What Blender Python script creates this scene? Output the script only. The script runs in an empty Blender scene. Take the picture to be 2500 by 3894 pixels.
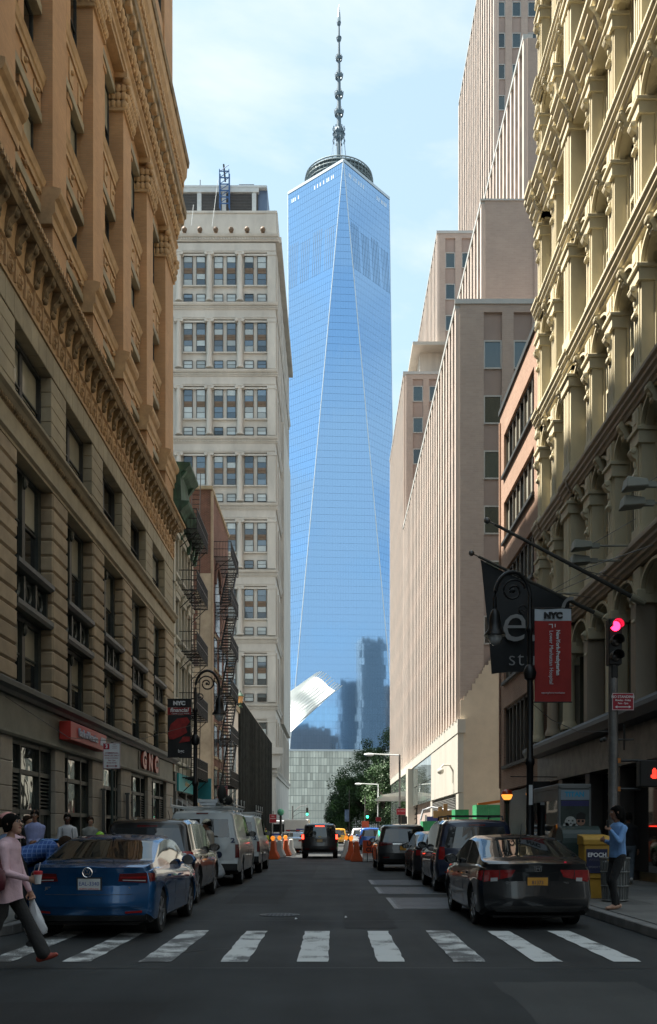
import bpy, bmesh, math, random
import numpy as np
from mathutils import Vector, Matrix
R = math.radians
PI = math.pi
rnd = random.Random(11)
sc = bpy.context.scene
COL = sc.collection
# ---------------------------------------------------------------- camera
cam_d = bpy.data.cameras.new('camera')
cam = bpy.data.objects.new('camera', cam_d)
COL.objects.link(cam)
cam.location = (0, 0, 1.5)
cam.rotation_euler = (R(90), 0, 0)
cam_d.sensor_fit = 'HORIZONTAL'
cam_d.sensor_width = 36
cam_d.lens = 52.06
cam_d.shift_x = -0.0052
cam_d.shift_y = 0.4854
cam_d.clip_start = 0.1
cam_d.clip_end = 6000
sc.camera = cam
# ---------------------------------------------------------------- sky and sun
SUN_TO = Vector((-0.46, 0.05, 0.886)).normalized()
SUN_EL = math.asin(SUN_TO.z)
SUN_AZ = math.atan2(SUN_TO.x, SUN_TO.y)
world = bpy.data.worlds.new('World')
sc.world = world
world.use_nodes = True
wn, wl = world.node_tree.nodes, world.node_tree.links
wn.clear()
w_out = wn.new('ShaderNodeOutputWorld')
w_bg = wn.new('ShaderNodeBackground')
w_bg.inputs['Strength'].default_value = 0.095
w_sky = wn.new('ShaderNodeTexSky')
w_sky.sky_type = 'NISHITA'
w_sky.sun_disc = False
w_sky.sun_elevation = SUN_EL
w_sky.sun_rotation = SUN_AZ
w_sky.air_density = 1.0
w_sky.dust_density = 0.6
w_sky.ozone_density = 1.2
w_tc = wn.new('ShaderNodeTexCoord')
w_map = wn.new('ShaderNodeMapping')
w_map.inputs['Scale'].default_value = (1.0, 1.0, 2.9)
w_map.inputs['Location'].default_value = (15.0, 1.0, 3.0)
w_n = wn.new('ShaderNodeTexNoise')
w_n.inputs['Scale'].default_value = 3.4
w_n.inputs['Detail'].default_value = 7
w_n.inputs['Roughness'].default_value = 0.56
w_n.inputs['Distortion'].default_value = 0.25
w_rmp = wn.new('ShaderNodeValToRGB')
w_rmp.color_ramp.elements[0].position = 0.42
w_rmp.color_ramp.elements[0].color = (0.50, 0.50, 0.50, 1)
w_rmp.color_ramp.elements[1].position = 0.62
w_rmp.color_ramp.elements[1].color = (0.95, 0.95, 0.95, 1)
w_mix = wn.new('ShaderNodeMix')
w_mix.data_type = 'RGBA'
w_mix.inputs['B'].default_value = (2.6, 2.95, 3.1, 1)
wl.new(w_tc.outputs['Generated'], w_map.inputs['Vector'])
wl.new(w_map.outputs[0], w_n.inputs['Vector'])
# clouds close up towards the horizon, as a cloud layer does in perspective
w_sep = wn.new('ShaderNodeSeparateXYZ')
wl.new(w_tc.outputs['Generated'], w_sep.inputs[0])
w_low = wn.new('ShaderNodeMapRange')
w_low.inputs['From Min'].default_value = 0.48
w_low.inputs['From Max'].default_value = 0.0
w_low.inputs['To Max'].default_value = 0.30
wl.new(w_sep.outputs[2], w_low.inputs['Value'])
w_add = wn.new('ShaderNodeMath')
wl.new(w_n.outputs[0], w_add.inputs[0])
wl.new(w_low.outputs[0], w_add.inputs[1])
wl.new(w_add.outputs[0], w_rmp.inputs[0])
wl.new(w_rmp.outputs[0], w_mix.inputs['Factor'])
w_tint = wn.new('ShaderNodeMix')
w_tint.data_type = 'RGBA'
w_tint.blend_type = 'MULTIPLY'
w_tint.inputs['Factor'].default_value = 1.0
w_tint.inputs['B'].default_value = (0.70, 0.92, 0.80, 1)
wl.new(w_sky.outputs[0], w_tint.inputs['A'])
wl.new(w_tint.outputs['Result'], w_mix.inputs['A'])
wl.new(w_mix.outputs['Result'], w_bg.inputs['Color'])
wl.new(w_bg.outputs[0], w_out.inputs['Surface'])
sun_d = bpy.data.lights.new('sun', 'SUN')
sun_d.energy = 4.5
sun_d.angle = R(0.53)
sun_d.color = (1.0, 0.94, 0.84)
sun = bpy.data.objects.new('sun', sun_d)
COL.objects.link(sun)
sun.rotation_euler = SUN_TO.to_track_quat('Z', 'Y').to_euler()
sun.location = (-40, 5, 90)
sc.view_settings.view_transform = 'Standard'
sc.view_settings.look = 'None'
sc.view_settings.gamma = 1
sc.view_settings.use_curve_mapping = False
sc.view_settings.exposure = 1.9
sc.render.engine = 'CYCLES'
sc.cycles.use_denoising = True
sc.cycles.max_bounces = 7
sc.cycles.diffuse_bounces = 4
sc.cycles.glossy_bounces = 4
sc.cycles.transparent_max_bounces = 8
sc.cycles.sample_clamp_indirect = 6
sc.cycles.caustics_reflective = False
sc.cycles.caustics_refractive = False
# ---------------------------------------------------------------- materials
MATS = {}
def _principled(name):
 m = bpy.data.materials.new(name)
 m.use_nodes = True
 n, l = m.node_tree.nodes, m.node_tree.links
 return m, n, l, n['Principled BSDF']
def c3(c):
 return (c[0], c[1], c[2], 1)
def M(name, col, rough=0.8, metal=0.0, var=0.14, scale=1.5, bump=0.0, bscale=30.0, orand=0.0, spec=0.5, coat=0.0,
   col2=None, streak=0.0, emit=None, estr=0.0, trans=0.0):
 """plain procedural surface: base colour broken up by two noises in world space, optional random tone per object"""
 if name in MATS:
  return MATS[name]
 m, n, l, b = _principled(name)
 b.inputs['Roughness'].default_value = rough
 b.inputs['Metallic'].default_value = metal
 b.inputs['Specular IOR Level'].default_value = spec
 b.inputs['Coat Weight'].default_value = coat
 b.inputs['Coat Roughness'].default_value = 0.03
 if trans:
  b.inputs['Transmission Weight'].default_value = trans
 if emit:
  b.inputs['Emission Color'].default_value = c3(emit)
  b.inputs['Emission Strength'].default_value = estr
 geo = n.new('ShaderNodeNewGeometry')
 src = geo.outputs['Position']
 if streak:
  mp = n.new('ShaderNodeMapping')
  mp.inputs['Scale'].default_value = (1, 1, 1 - streak)
  l.new(src, mp.inputs['Vector'])
  src = mp.outputs[0]
 n1 = n.new('ShaderNodeTexNoise')
 n1.inputs['Scale'].default_value = scale
 n1.inputs['Detail'].default_value = 6
 n1.inputs['Roughness'].default_value = 0.65
 l.new(src, n1.inputs['Vector'])
 rp = n.new('ShaderNodeMapRange')
 rp.inputs['From Min'].default_value = 0.3
 rp.inputs['From Max'].default_value = 0.7
 l.new(n1.outputs[0], rp.inputs['Value'])
 mx = n.new('ShaderNodeMix')
 mx.data_type = 'RGBA'
 lo = [max(0, x * (1 - var)) for x in col]
 hi = col2 if col2 else [min(1, x * (1 + var)) for x in col]
 mx.inputs['A'].default_value = c3(lo)
 mx.inputs['B'].default_value = c3(hi)
 l.new(rp.outputs[0], mx.inputs['Factor'])
 out = mx.outputs['Result']
 if orand:
  oi = n.new('ShaderNodeObjectInfo')
  mr = n.new('ShaderNodeMapRange')
  mr.inputs['To Min'].default_value = 1 - orand
  mr.inputs['To Max'].default_value = 1 + orand
  l.new(oi.outputs['Random'], mr.inputs['Value'])
  vm = n.new('ShaderNodeVectorMath')
  vm.operation = 'SCALE'
  l.new(out, vm.inputs[0])
  l.new(mr.outputs[0], vm.inputs['Scale'])
  out = vm.outputs[0]
 l.new(out, b.inputs['Base Color'])
 if bump:
  n2 = n.new('ShaderNodeTexNoise')
  n2.inputs['Scale'].default_value = bscale
  n2.inputs['Detail'].default_value = 3
  l.new(geo.outputs['Position'], n2.inputs['Vector'])
  bp = n.new('ShaderNodeBump')
  bp.inputs['Strength'].default_value = bump
  bp.inputs['Distance'].default_value = 0.02
  l.new(n2.outputs[0], bp.inputs['Height'])
  l.new(bp.outputs[0], b.inputs['Normal'])
 MATS[name] = m
 return m
def BRICK(name, c1, c2, mortar, w=0.22, h=0.075, gap=0.010, rough=0.9, var=0.25):
 """brickwork mapped on any upright wall (u = x + y, v = z)"""
 if name in MATS:
  return MATS[name]
 m, n, l, b = _principled(name)
 b.inputs['Roughness'].default_value = rough
 geo = n.new('ShaderNodeNewGeometry')
 sx = n.new('ShaderNodeSeparateXYZ')
 l.new(geo.outputs['Position'], sx.inputs[0])
 ad = n.new('ShaderNodeMath')
 l.new(sx.outputs[0], ad.inputs[0])
 l.new(sx.outputs[1], ad.inputs[1])
 cb = n.new('ShaderNodeCombineXYZ')
 l.new(ad.outputs[0], cb.inputs[0])
 l.new(sx.outputs[2], cb.inputs[1])
 br = n.new('ShaderNodeTexBrick')
 br.inputs['Scale'].default_value = 1.0
 br.inputs['Brick Width'].default_value = w
 br.inputs['Row Height'].default_value = h
 br.inputs['Mortar Size'].default_value = gap
 br.inputs['Mortar Smooth'].default_value = 0.3
 br.inputs['Bias'].default_value = 0.0
 br.inputs['Color1'].default_value = c3(c1)
 br.inputs['Color2'].default_value = c3(c2)
 br.inputs['Mortar'].default_value = c3(mortar)
 l.new(cb.outputs[0], br.inputs['Vector'])
 n1 = n.new('ShaderNodeTexNoise')
 n1.inputs['Scale'].default_value = 0.7
 n1.inputs['Detail'].default_value = 6
 n1.inputs['Roughness'].default_value = 0.7
 l.new(geo.outputs['Position'], n1.inputs['Vector'])
 mr = n.new('ShaderNodeMapRange')
 mr.inputs['From Min'].default_value = 0.3
 mr.inputs['From Max'].default_value = 0.7
 mr.inputs['To Min'].default_value = 1 - var
 mr.inputs['To Max'].default_value = 1 + var
 l.new(n1.outputs[0], mr.inputs['Value'])
 vm = n.new('ShaderNodeVectorMath')
 vm.operation = 'SCALE'
 l.new(br.outputs['Color'], vm.inputs[0])
 l.new(mr.outputs[0], vm.inputs['Scale'])
 l.new(vm.outputs[0], b.inputs['Base Color'])
 bp = n.new('ShaderNodeBump')
 bp.inputs['Strength'].default_value = 0.5
 bp.inputs['Distance'].default_value = 0.008
 bp.invert = True
 l.new(br.outputs['Fac'], bp.inputs['Height'])
 l.new(bp.outputs[0], b.inputs['Normal'])
 MATS[name] = m
 return m
def GLASS(name, col=(0.02, 0.025, 0.03), rough=0.03, spec=1.0, metal=0.0, wob=0.0, orand=0.5, wscale=0.6):
 """window glass seen from outside: dark room behind, clear reflection, slightly uneven sheet"""
 if name in MATS:
  return MATS[name]
 m, n, l, b = _principled(name)
 b.inputs['Roughness'].default_value = rough
 b.inputs['Specular IOR Level'].default_value = spec
 b.inputs['Metallic'].default_value = metal
 b.inputs['IOR'].default_value = 1.6
 oi = n.new('ShaderNodeObjectInfo')
 mr = n.new('ShaderNodeMapRange')
 mr.inputs['To Min'].default_value = 1 - orand
 mr.inputs['To Max'].default_value = 1 + orand
 l.new(oi.outputs['Random'], mr.inputs['Value'])
 vm = n.new('ShaderNodeVectorMath')
 vm.operation = 'SCALE'
 vm.inputs[0].default_value = col
 l.new(mr.outputs[0], vm.inputs['Scale'])
 l.new(vm.outputs[0], b.inputs['Base Color'])
 if wob:
  geo = n.new('ShaderNodeNewGeometry')
  n2 = n.new('ShaderNodeTexNoise')
  n2.inputs['Scale'].default_value = wscale
  n2.inputs['Detail'].default_value = 1
  l.new(geo.outputs['Position'], n2.inputs['Vector'])
  bp = n.new('ShaderNodeBump')
  bp.inputs['Strength'].default_value = wob
  bp.inputs['Distance'].default_value = 0.1
  l.new(n2.outputs[0], bp.inputs['Height'])
  l.new(bp.outputs[0], b.inputs['Normal'])
 MATS[name] = m
 return m
def EMIT(name, col, s):
 if name in MATS:
  return MATS[name]
 m, n, l, b = _principled(name)
 b.inputs['Base Color'].default_value = c3(col)
 b.inputs['Emission Color'].default_value = c3(col)
 b.inputs['Emission Strength'].default_value = s
 MATS[name] = m
 return m
# ---------------------------------------------------------------- mesh building
class MB:
 """collects shapes; T maps local coordinates (a, b, c) to the place they stand"""
 def __init__(self, T=None):
  self.v, self.f, self.m, self.mi, self.T = [], [], [], 0, T
 def add(self, vs, fs):
  o = len(self.v)
  T = self.T
  self.v += [T(*p) for p in vs] if T else [tuple(p) for p in vs]
  for f in fs:
   self.f.append([i + o for i in f])
   self.m.append(self.mi)
  return self
 def box(self, a0, a1, b0, b1, c0, c1):
  return self.add([(a0, b0, c0), (a1, b0, c0), (a1, b1, c0), (a0, b1, c0), (a0, b0, c1), (a1, b0, c1), (a1, b1, c1), (a0, b1, c1)],
      [(3, 2, 1, 0), (4, 5, 6, 7), (0, 1, 5, 4), (1, 2, 6, 5), (2, 3, 7, 6), (3, 0, 4, 7)])
 def hexa(self, p):
  return self.add(p, [(3, 2, 1, 0), (4, 5, 6, 7), (0, 1, 5, 4), (1, 2, 6, 5), (2, 3, 7, 6), (3, 0, 4, 7)])
 def quad(self, *p):
  return self.add(p, [tuple(range(len(p)))])
 def prism(self, pts, a0, a1, order='abc'):
  """closed 2D outline pts swept from a0 to a1; order says which local axes (first = sweep axis)"""
  n = len(pts)
  ix = {'a': 0, 'b': 1, 'c': 2}
  s, p, q = (ix[k] for k in order)
  def mk(a, pt):
   r = [0, 0, 0]
   r[s], r[p], r[q] = a, pt[0], pt[1]
   return tuple(r)
  vs = [mk(a0, t) for t in pts] + [mk(a1, t) for t in pts]
  fs = [tuple(range(n))[::-1], tuple(range(n, 2 * n))] + [(i, (i + 1) % n, n + (i + 1) % n, n + i) for i in range(n)]
  return self.add(vs, fs)
 def loft(self, rings, close=True, caps=True):
  n = len(rings[0])
  vs = [p for r in rings for p in r]
  fs = []
  for k in range(len(rings) - 1):
   for i in range(n if close else n - 1):
    j = (i + 1) % n
    fs.append((k * n + i, k * n + j, (k + 1) * n + j, (k + 1) * n + i))
  if caps:
   fs.append(tuple(range(n))[::-1])
   fs.append(tuple(range((len(rings) - 1) * n, len(rings) * n)))
  return self.add(vs, fs)
 def lathe(self, prof, c=(0, 0, 0), n=12, axis='z', caps=True):
  rings = []
  for r, h in prof:
   ring = []
   for i in range(n):
    a = 2 * PI * i / n
    x, y = r * math.cos(a), r * math.sin(a)
    p = {'z': (x, y, h), 'y': (x, h, y), 'x': (h, x, y)}[axis]
    ring.append((c[0] + p[0], c[1] + p[1], c[2] + p[2]))
   rings.append(ring)
  return self.loft(rings, True, caps)
 def tube(self, pts, r, n=8, caps=True):
  pts = [Vector(p) for p in pts]
  rs = r if isinstance(r, (list, tuple)) else [r] * len(pts)
  rings = []
  up = Vector((0.0123, 0.0371, 1)).normalized()
  for i, p in enumerate(pts):
   d = (pts[min(i + 1, len(pts) - 1)] - pts[max(i - 1, 0)]).normalized()
   s = d.cross(up)
   if s.length < 0.05:
    s = d.cross(Vector((1, 0.1, 0)))
   s.normalize()
   t = s.cross(d)
   rings.append([tuple(p + s * (rs[i] * math.cos(2 * PI * k / n)) + t * (rs[i] * math.sin(2 * PI * k / n))) for k in range(n)])
  return self.loft(rings, True, caps)
 def bar(self, p0, p1, w, h):
  p0, p1 = Vector(p0), Vector(p1)
  d = (p1 - p0).normalized()
  up = Vector((0, 0, 1)) if abs(d.z) < 0.95 else Vector((0, 1, 0))
  s = d.cross(up).normalized() * (w / 2)
  t = s.cross(d).normalized() * (h / 2)
  return self.loft([[tuple(p - s - t), tuple(p + s - t), tuple(p + s + t), tuple(p - s + t)] for p in (p0, p1)])
 def ball(self, c, r, n=10, k=6, sx=1, sy=1, sz=1):
  rings = []
  for j in range(k + 1):
   a = -PI / 2 + PI * j / k
   rr = max(r * math.cos(a), 1e-4)
   rings.append([(c[0] + sx * rr * math.cos(2 * PI * i / n), c[1] + sy * rr * math.sin(2 * PI * i / n), c[2] + sz * r * math.sin(a)) for i in range(n)])
  return self.loft(rings)
 def grid(self, P, closed=False):
  nr, nc = len(P), len(P[0])
  fs = [(r * nc + c, r * nc + c + 1, (r + 1) * nc + c + 1, (r + 1) * nc + c) for r in range(nr - 1) for c in range(nc - 1)]
  return self.add([p for row in P for p in row], fs)
 def mesh(self, name, mats, smooth=False, bev=0.0, seg=1, recalc=True, sharp=40):
  me = bpy.data.meshes.new(name)
  me.from_pydata(self.v, [], self.f)
  mats = mats if isinstance(mats, (list, tuple)) else [mats]
  for m in mats:
   me.materials.append(m)
  if len(mats) > 1:
   me.polygons.foreach_set('material_index', self.m)
  if recalc or bev:
   bm = bmesh.new()
   bm.from_mesh(me)
   if bev:
    bmesh.ops.bevel(bm, geom=[e for e in bm.edges if len(e.link_faces) == 2 and e.calc_face_angle(0) > 0.5], offset=bev,
        segments=seg, affect='EDGES', clamp_overlap=True)
   if recalc:
    bmesh.ops.recalc_face_normals(bm, faces=bm.faces)
   bm.to_mesh(me)
   bm.free()
  if smooth:
   me.shade_smooth()
   if sharp:
    me.set_sharp_from_angle(angle=R(sharp))
  me.update()
  return me
WL = {}          # where each object's origin stands (things that are never turned)
def put(name, me, parent=None, at=(0, 0, 0)):
 """link a mesh as one object; `at` is in world space unless the parent is a turned thing (then local)"""
 o = bpy.data.objects.new(name, me)
 COL.objects.link(o)
 at = Vector(at)
 if parent is not None:
  o.parent = parent
  o.location = at - WL[parent]
 else:
  o.location = at
 WL[o] = at
 return o
def part(name, mb, mat, parent, at=(0, 0, 0), label=None, kind=None, **kw):
 o = put(name, mb.mesh(name, mat, **kw), parent, at)
 if label:
  o['label'] = label
 if kind:
  o['kind'] = kind
 return o
def tag(o, label, cat, group=None, kind=None):
 o['label'] = label
 o['category'] = cat
 if group:
  o['group'] = group
 if kind:
  o['kind'] = kind
 return o
def thing(name, label, cat, at=(0, 0, 0), rz=None, group=None):
 o = bpy.data.objects.new(name, None)
 o.empty_display_size = 0.3
 COL.objects.link(o)
 o.location = at
 if rz is not None:
  o.rotation_euler = (0, 0, rz)
  WL[o] = Vector((0, 0, 0))
 else:
  WL[o] = Vector(at)
 return tag(o, label, cat, group)
def struct(name, mb, mat, **kw):
 o = put(name, mb.mesh(name, mat, **kw))
 o['kind'] = 'structure'
 o['label'] = kw.get('label', name.replace('_', ' '))
 return o
def copy_tree(o, parent=None, at=None, rz=None):
 c = o.copy()
 COL.objects.link(c)
 c.parent = parent
 if at is not None:
  c.location = at
 if rz is not None:
  c.rotation_euler = (0, 0, rz)
 WL[c] = WL.get(o, Vector((0, 0, 0)))
 for ch in list(o.children):
  copy_tree(ch, c)
 return c
FONT_CACHE = {}
def text_mesh(s, size, mat, depth=0.004, bold=0.0, align='CENTER', sx=1.0, shear=0.0, space=1.0):
 key = (s, size, mat.name, depth, bold, align, sx, shear, space)
 if key in FONT_CACHE:
  return FONT_CACHE[key]
 cu = bpy.data.curves.new('lettering', 'FONT')
 cu.body = s
 cu.size = size
 cu.align_x = align
 cu.align_y = 'CENTER'
 cu.extrude = depth
 cu.offset = bold
 cu.shear = shear
 cu.space_character = space
 cu.resolution_u = 3
 ob = bpy.data.objects.new('lettering', cu)
 COL.objects.link(ob)
 dg = bpy.context.evaluated_depsgraph_get()
 me = bpy.data.meshes.new_from_object(ob.evaluated_get(dg))
 bpy.data.objects.remove(ob)
 me.materials.clear()
 me.materials.append(mat)
 if sx != 1.0:
  me.transform(Matrix.Diagonal((sx, 1, 1, 1)))
 FONT_CACHE[key] = me
 return me
def lettering(s, size, mat, parent, at, rot=(R(90), 0, 0), name='lettering', **kw):
 """flat words standing on a face; rot (90,0,0) reads from -y"""
 o = put(name, text_mesh(s, size, mat, **kw), parent, at)
 o.rotation_euler = rot
 return o
FX = 2227.0
def PX(x, Y):
 """metres to the right of the street axis of picture column x (1540 wide) at distance Y"""
 return (x - 778) * Y / FX
def PZ(y, Y):
 return 1.5 + (1947 - y) * Y / FX
# ---------------------------------------------------------------- ground, road, pavements
def asphalt_mat(name, lo, hi):
 """worn asphalt: stone speckle, blotches and streaks along the lanes"""
 m, n, l, b = _principled(name)
 b.inputs['Specular IOR Level'].default_value = 0.3
 geo = n.new('ShaderNodeNewGeometry')
 acc = None
 for sc_, mp_, w in ((150, (1, 1, 1), 0.30), (0.55, (1, 1, 1), 0.40), (1.6, (1, 0.06, 1), 0.30)):
  mp = n.new('ShaderNodeMapping')
  mp.inputs['Scale'].default_value = mp_
  l.new(geo.outputs['Position'], mp.inputs['Vector'])
  t = n.new('ShaderNodeTexNoise')
  t.inputs['Scale'].default_value = sc_
  t.inputs['Detail'].default_value = 4
  l.new(mp.outputs[0], t.inputs['Vector'])
  a = n.new('ShaderNodeMath')
  a.operation = 'MULTIPLY_ADD'
  a.inputs[1].default_value = w
  l.new(t.outputs[0], a.inputs[0])
  if acc:
   l.new(acc, a.inputs[2])
  else:
   a.inputs[2].default_value = 0
   fine = t
  acc = a.outputs[0]
 mr = n.new('ShaderNodeMapRange')
 mr.inputs['From Min'].default_value = 0.36
 mr.inputs['From Max'].default_value = 0.64
 l.new(acc, mr.inputs['Value'])
 mx = n.new('ShaderNodeMix')
 mx.data_type = 'RGBA'
 mx.inputs['A'].default_value = c3(lo)
 mx.inputs['B'].default_value = c3(hi)
 l.new(mr.outputs[0], mx.inputs['Factor'])
 l.new(mx.outputs['Result'], b.inputs['Base Color'])
 r2 = n.new('ShaderNodeMapRange')
 r2.inputs['To Min'].default_value = 0.85
 r2.inputs['To Max'].default_value = 0.6
 l.new(acc, r2.inputs['Value'])
 l.new(r2.outputs[0], b.inputs['Roughness'])
 bp = n.new('ShaderNodeBump')
 bp.inputs['Strength'].default_value = 0.5
 bp.inputs['Distance'].default_value = 0.01
 l.new(fine.outputs[0], bp.inputs['Height'])
 l.new(bp.outputs[0], b.inputs['Normal'])
 return m
asphalt = asphalt_mat('asphalt', (0.016, 0.017, 0.018), (0.050, 0.053, 0.054))
asphalt2 = asphalt_mat('asphalt_new', (0.015, 0.017, 0.018), (0.038, 0.042, 0.044))
concrete = M('pavement_concrete', (0.13, 0.128, 0.122), 0.85, var=0.25, scale=1.1, bump=0.2, bscale=60, orand=0.08)
kerbstone = M('kerb_granite', (0.17, 0.165, 0.16), 0.8, var=0.3, scale=2.5, bump=0.2, bscale=40)
iron = M('cast_iron', (0.085, 0.085, 0.083), 0.55, metal=0.4, var=0.35, scale=6)
gb = MB()
for y0, y1 in ((-400, -60), (-60, 0), (0, 60), (60, 160), (160, 400), (400, 2500)):
 gb.quad((-900, y0, 0), (900, y0, 0), (900, y1, 0), (-900, y1, 0))
road = struct('road', gb, asphalt, recalc=False)
road['label'] = 'dark asphalt street running between the buildings'
mb = MB()
mb.quad((-60, -45, 0.004), (60, -45, 0.004), (60, 10.35, 0.004), (-60, 10.35, 0.004))
part('asphalt_overlay', mb, asphalt2, road, recalc=False)
def worn_paint(name, thr):
 m, n, l, b = _principled(name)
 b.inputs['Roughness'].default_value = 0.7
 geo = n.new('ShaderNodeNewGeometry')
 a = n.new('ShaderNodeTexNoise')
 a.inputs['Scale'].default_value = 2.2
 a.inputs['Detail'].default_value = 5
 f = n.new('ShaderNodeTexNoise')
 f.inputs['Scale'].default_value = 70
 f.inputs['Detail'].default_value = 4
 l.new(geo.outputs['Position'], a.inputs['Vector'])
 l.new(geo.outputs['Position'], f.inputs['Vector'])
 s = n.new('ShaderNodeMath')
 s.operation = 'MULTIPLY_ADD'
 l.new(f.outputs[0], s.inputs[0])
 s.inputs[1].default_value = 0.55
 l.new(a.outputs[0], s.inputs[2])
 mr = n.new('ShaderNodeMapRange')
 mr.inputs['From Min'].default_value = thr
 mr.inputs['From Max'].default_value = thr + 0.13
 l.new(s.outputs[0], mr.inputs['Value'])
 mx = n.new('ShaderNodeMix')
 mx.data_type = 'RGBA'
 mx.inputs['A'].default_value = (0.62, 0.63, 0.62, 1)
 mx.inputs['B'].default_value = (0.10, 0.10, 0.10, 1)
 l.new(mr.outputs[0], mx.inputs['Factor'])
 l.new(mx.outputs['Result'], b.inputs['Base Color'])
 return m
paint_a, paint_b = worn_paint('stripe_paint', 0.82), worn_paint('stripe_paint_worn', 0.70)
for i, k in enumerate(range(-4, 5)):
 xc = -0.22 + 0.90 * k
 r_ = random.Random(k)
 mb = MB()
 w = 0.165 + r_.uniform(-0.012, 0.02)
 N = 14
 P = []
 for q in range(N + 1):
  y = 10.85 + (3.35 + r_.uniform(-0.06, 0.06) * (q == N)) * q / N
  e0, e1 = r_.uniform(-0.012, 0.012), r_.uniform(-0.012, 0.012)
  P.append([(xc - w + e0, y, 0.008), (xc + w + e1, y, 0.008)])
 mb.grid(P)
 part('crosswalk_stripe', mb, paint_a if i in (3, 4, 5, 7, 8) else paint_b, road, recalc=False)
# far crosswalk and lane line beyond the barriers
for k in range(-4, 5):
 mb = MB()
 mb.quad((0.9 * k - 0.16, 119, 0.008), (0.9 * k + 0.16, 119, 0.008), (0.9 * k + 0.16, 123, 0.008), (0.9 * k - 0.16, 123, 0.008))
 part('crosswalk_stripe', mb, paint_a, road, recalc=False)
# manhole
mb = MB()
mb.lathe([(0.36, 0.0), (0.36, 0.012), (0.33, 0.012), (0.32, 0.006), (0.30, 0.006), (0.3, 0.012), (0.02, 0.012)], (-0.93, 16.9, 0), n=28)
for i in range(-4, 5):
 for j in range(-4, 5):
  if i * i + j * j < 15:
   mb.box(-0.93 + i * 0.068 - 0.022, -0.93 + i * 0.068 + 0.022, 16.9 + j * 0.068 - 0.022, 16.9 + j * 0.068 + 0.022, 0.0122, 0.018)
part('manhole_cover', mb, iron, road)
# steel vault covers let into the right lane
plate = M('steel_vault_cover', (0.10, 0.10, 0.105), 0.5, metal=0.3, var=0.3, scale=4, bump=0.3, bscale=120)
frame_m = M('vault_frame', (0.24, 0.24, 0.24), 0.6, metal=0.2, var=0.3, scale=5)
for x0, x1, y0, y1 in ((1.10, 2.9, 26.4, 28.9), (1.12, 2.75, 22.6, 25.2), (1.20, 2.6, 18.2, 21.2)):
 mb = MB()
 ym = (y0 + y1) / 2
 for a, b_ in ((x0, x1),):
  mb.box(a + 0.09, b_, y0 + 0.06, y1 - 0.06, 0, 0.007)
 for k in range(9):
  yy = y0 + 0.15 + k * (y1 - y0 - 0.3) / 8
  mb.box(x0 + 0.15, x1 - 0.05, yy - 0.02, yy + 0.02, 0.007, 0.0105)
 f = part('vault_cover', mb, plate, road)
 mb = MB()
 mb.box(x0, x0 + 0.085, y0, y1, 0, 0.012)
 mb.box(x0 + 0.09, x1, y1 - 0.055, y1, 0, 0.010)
 mb.box(x0 + 0.09, x1, y0, y0 + 0.055, 0, 0.010)
 part('vault_frame', mb, frame_m, f)
patch_m = asphalt_mat('asphalt_patch', (0.012, 0.0125, 0.013), (0.028, 0.029, 0.03))
patch_p = asphalt_mat('asphalt_patch_pale', (0.034, 0.035, 0.035), (0.07, 0.072, 0.072))
for x0, x1, y0, y1, pm_ in ((-2.2, -1.1, 19.5, 26.0, patch_m), (-0.6, 0.7, 30, 41, patch_p), (1.6, 3.0, 6.6, 9.4, patch_p), (-3.2, -1.4, 7.2, 8.3, patch_m), (0.2, 1.0, 14.6, 17.8, patch_m)):
 mb = MB()
 r_ = random.Random(int(y0 * 10))
 n_ = 10
 pts = [(x0 + (x1 - x0) * k / n_, y0 + r_.uniform(-0.03, 0.03)) for k in range(n_)] + [(x1 + r_.uniform(-0.03, 0.03), y0 + (y1 - y0) * k / n_) for k in range(n_)]
 pts += [(x1 - (x1 - x0) * k / n_, y1 + r_.uniform(-0.03, 0.03)) for k in range(n_)] + [(x0 + r_.uniform(-0.03, 0.03), y1 - (y1 - y0) * k / n_) for k in range(n_)]
 mb.quad(*[(x, y, 0.0055) for x, y in pts])
 part('road_patch', mb, pm_, road, recalc=False)
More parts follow.
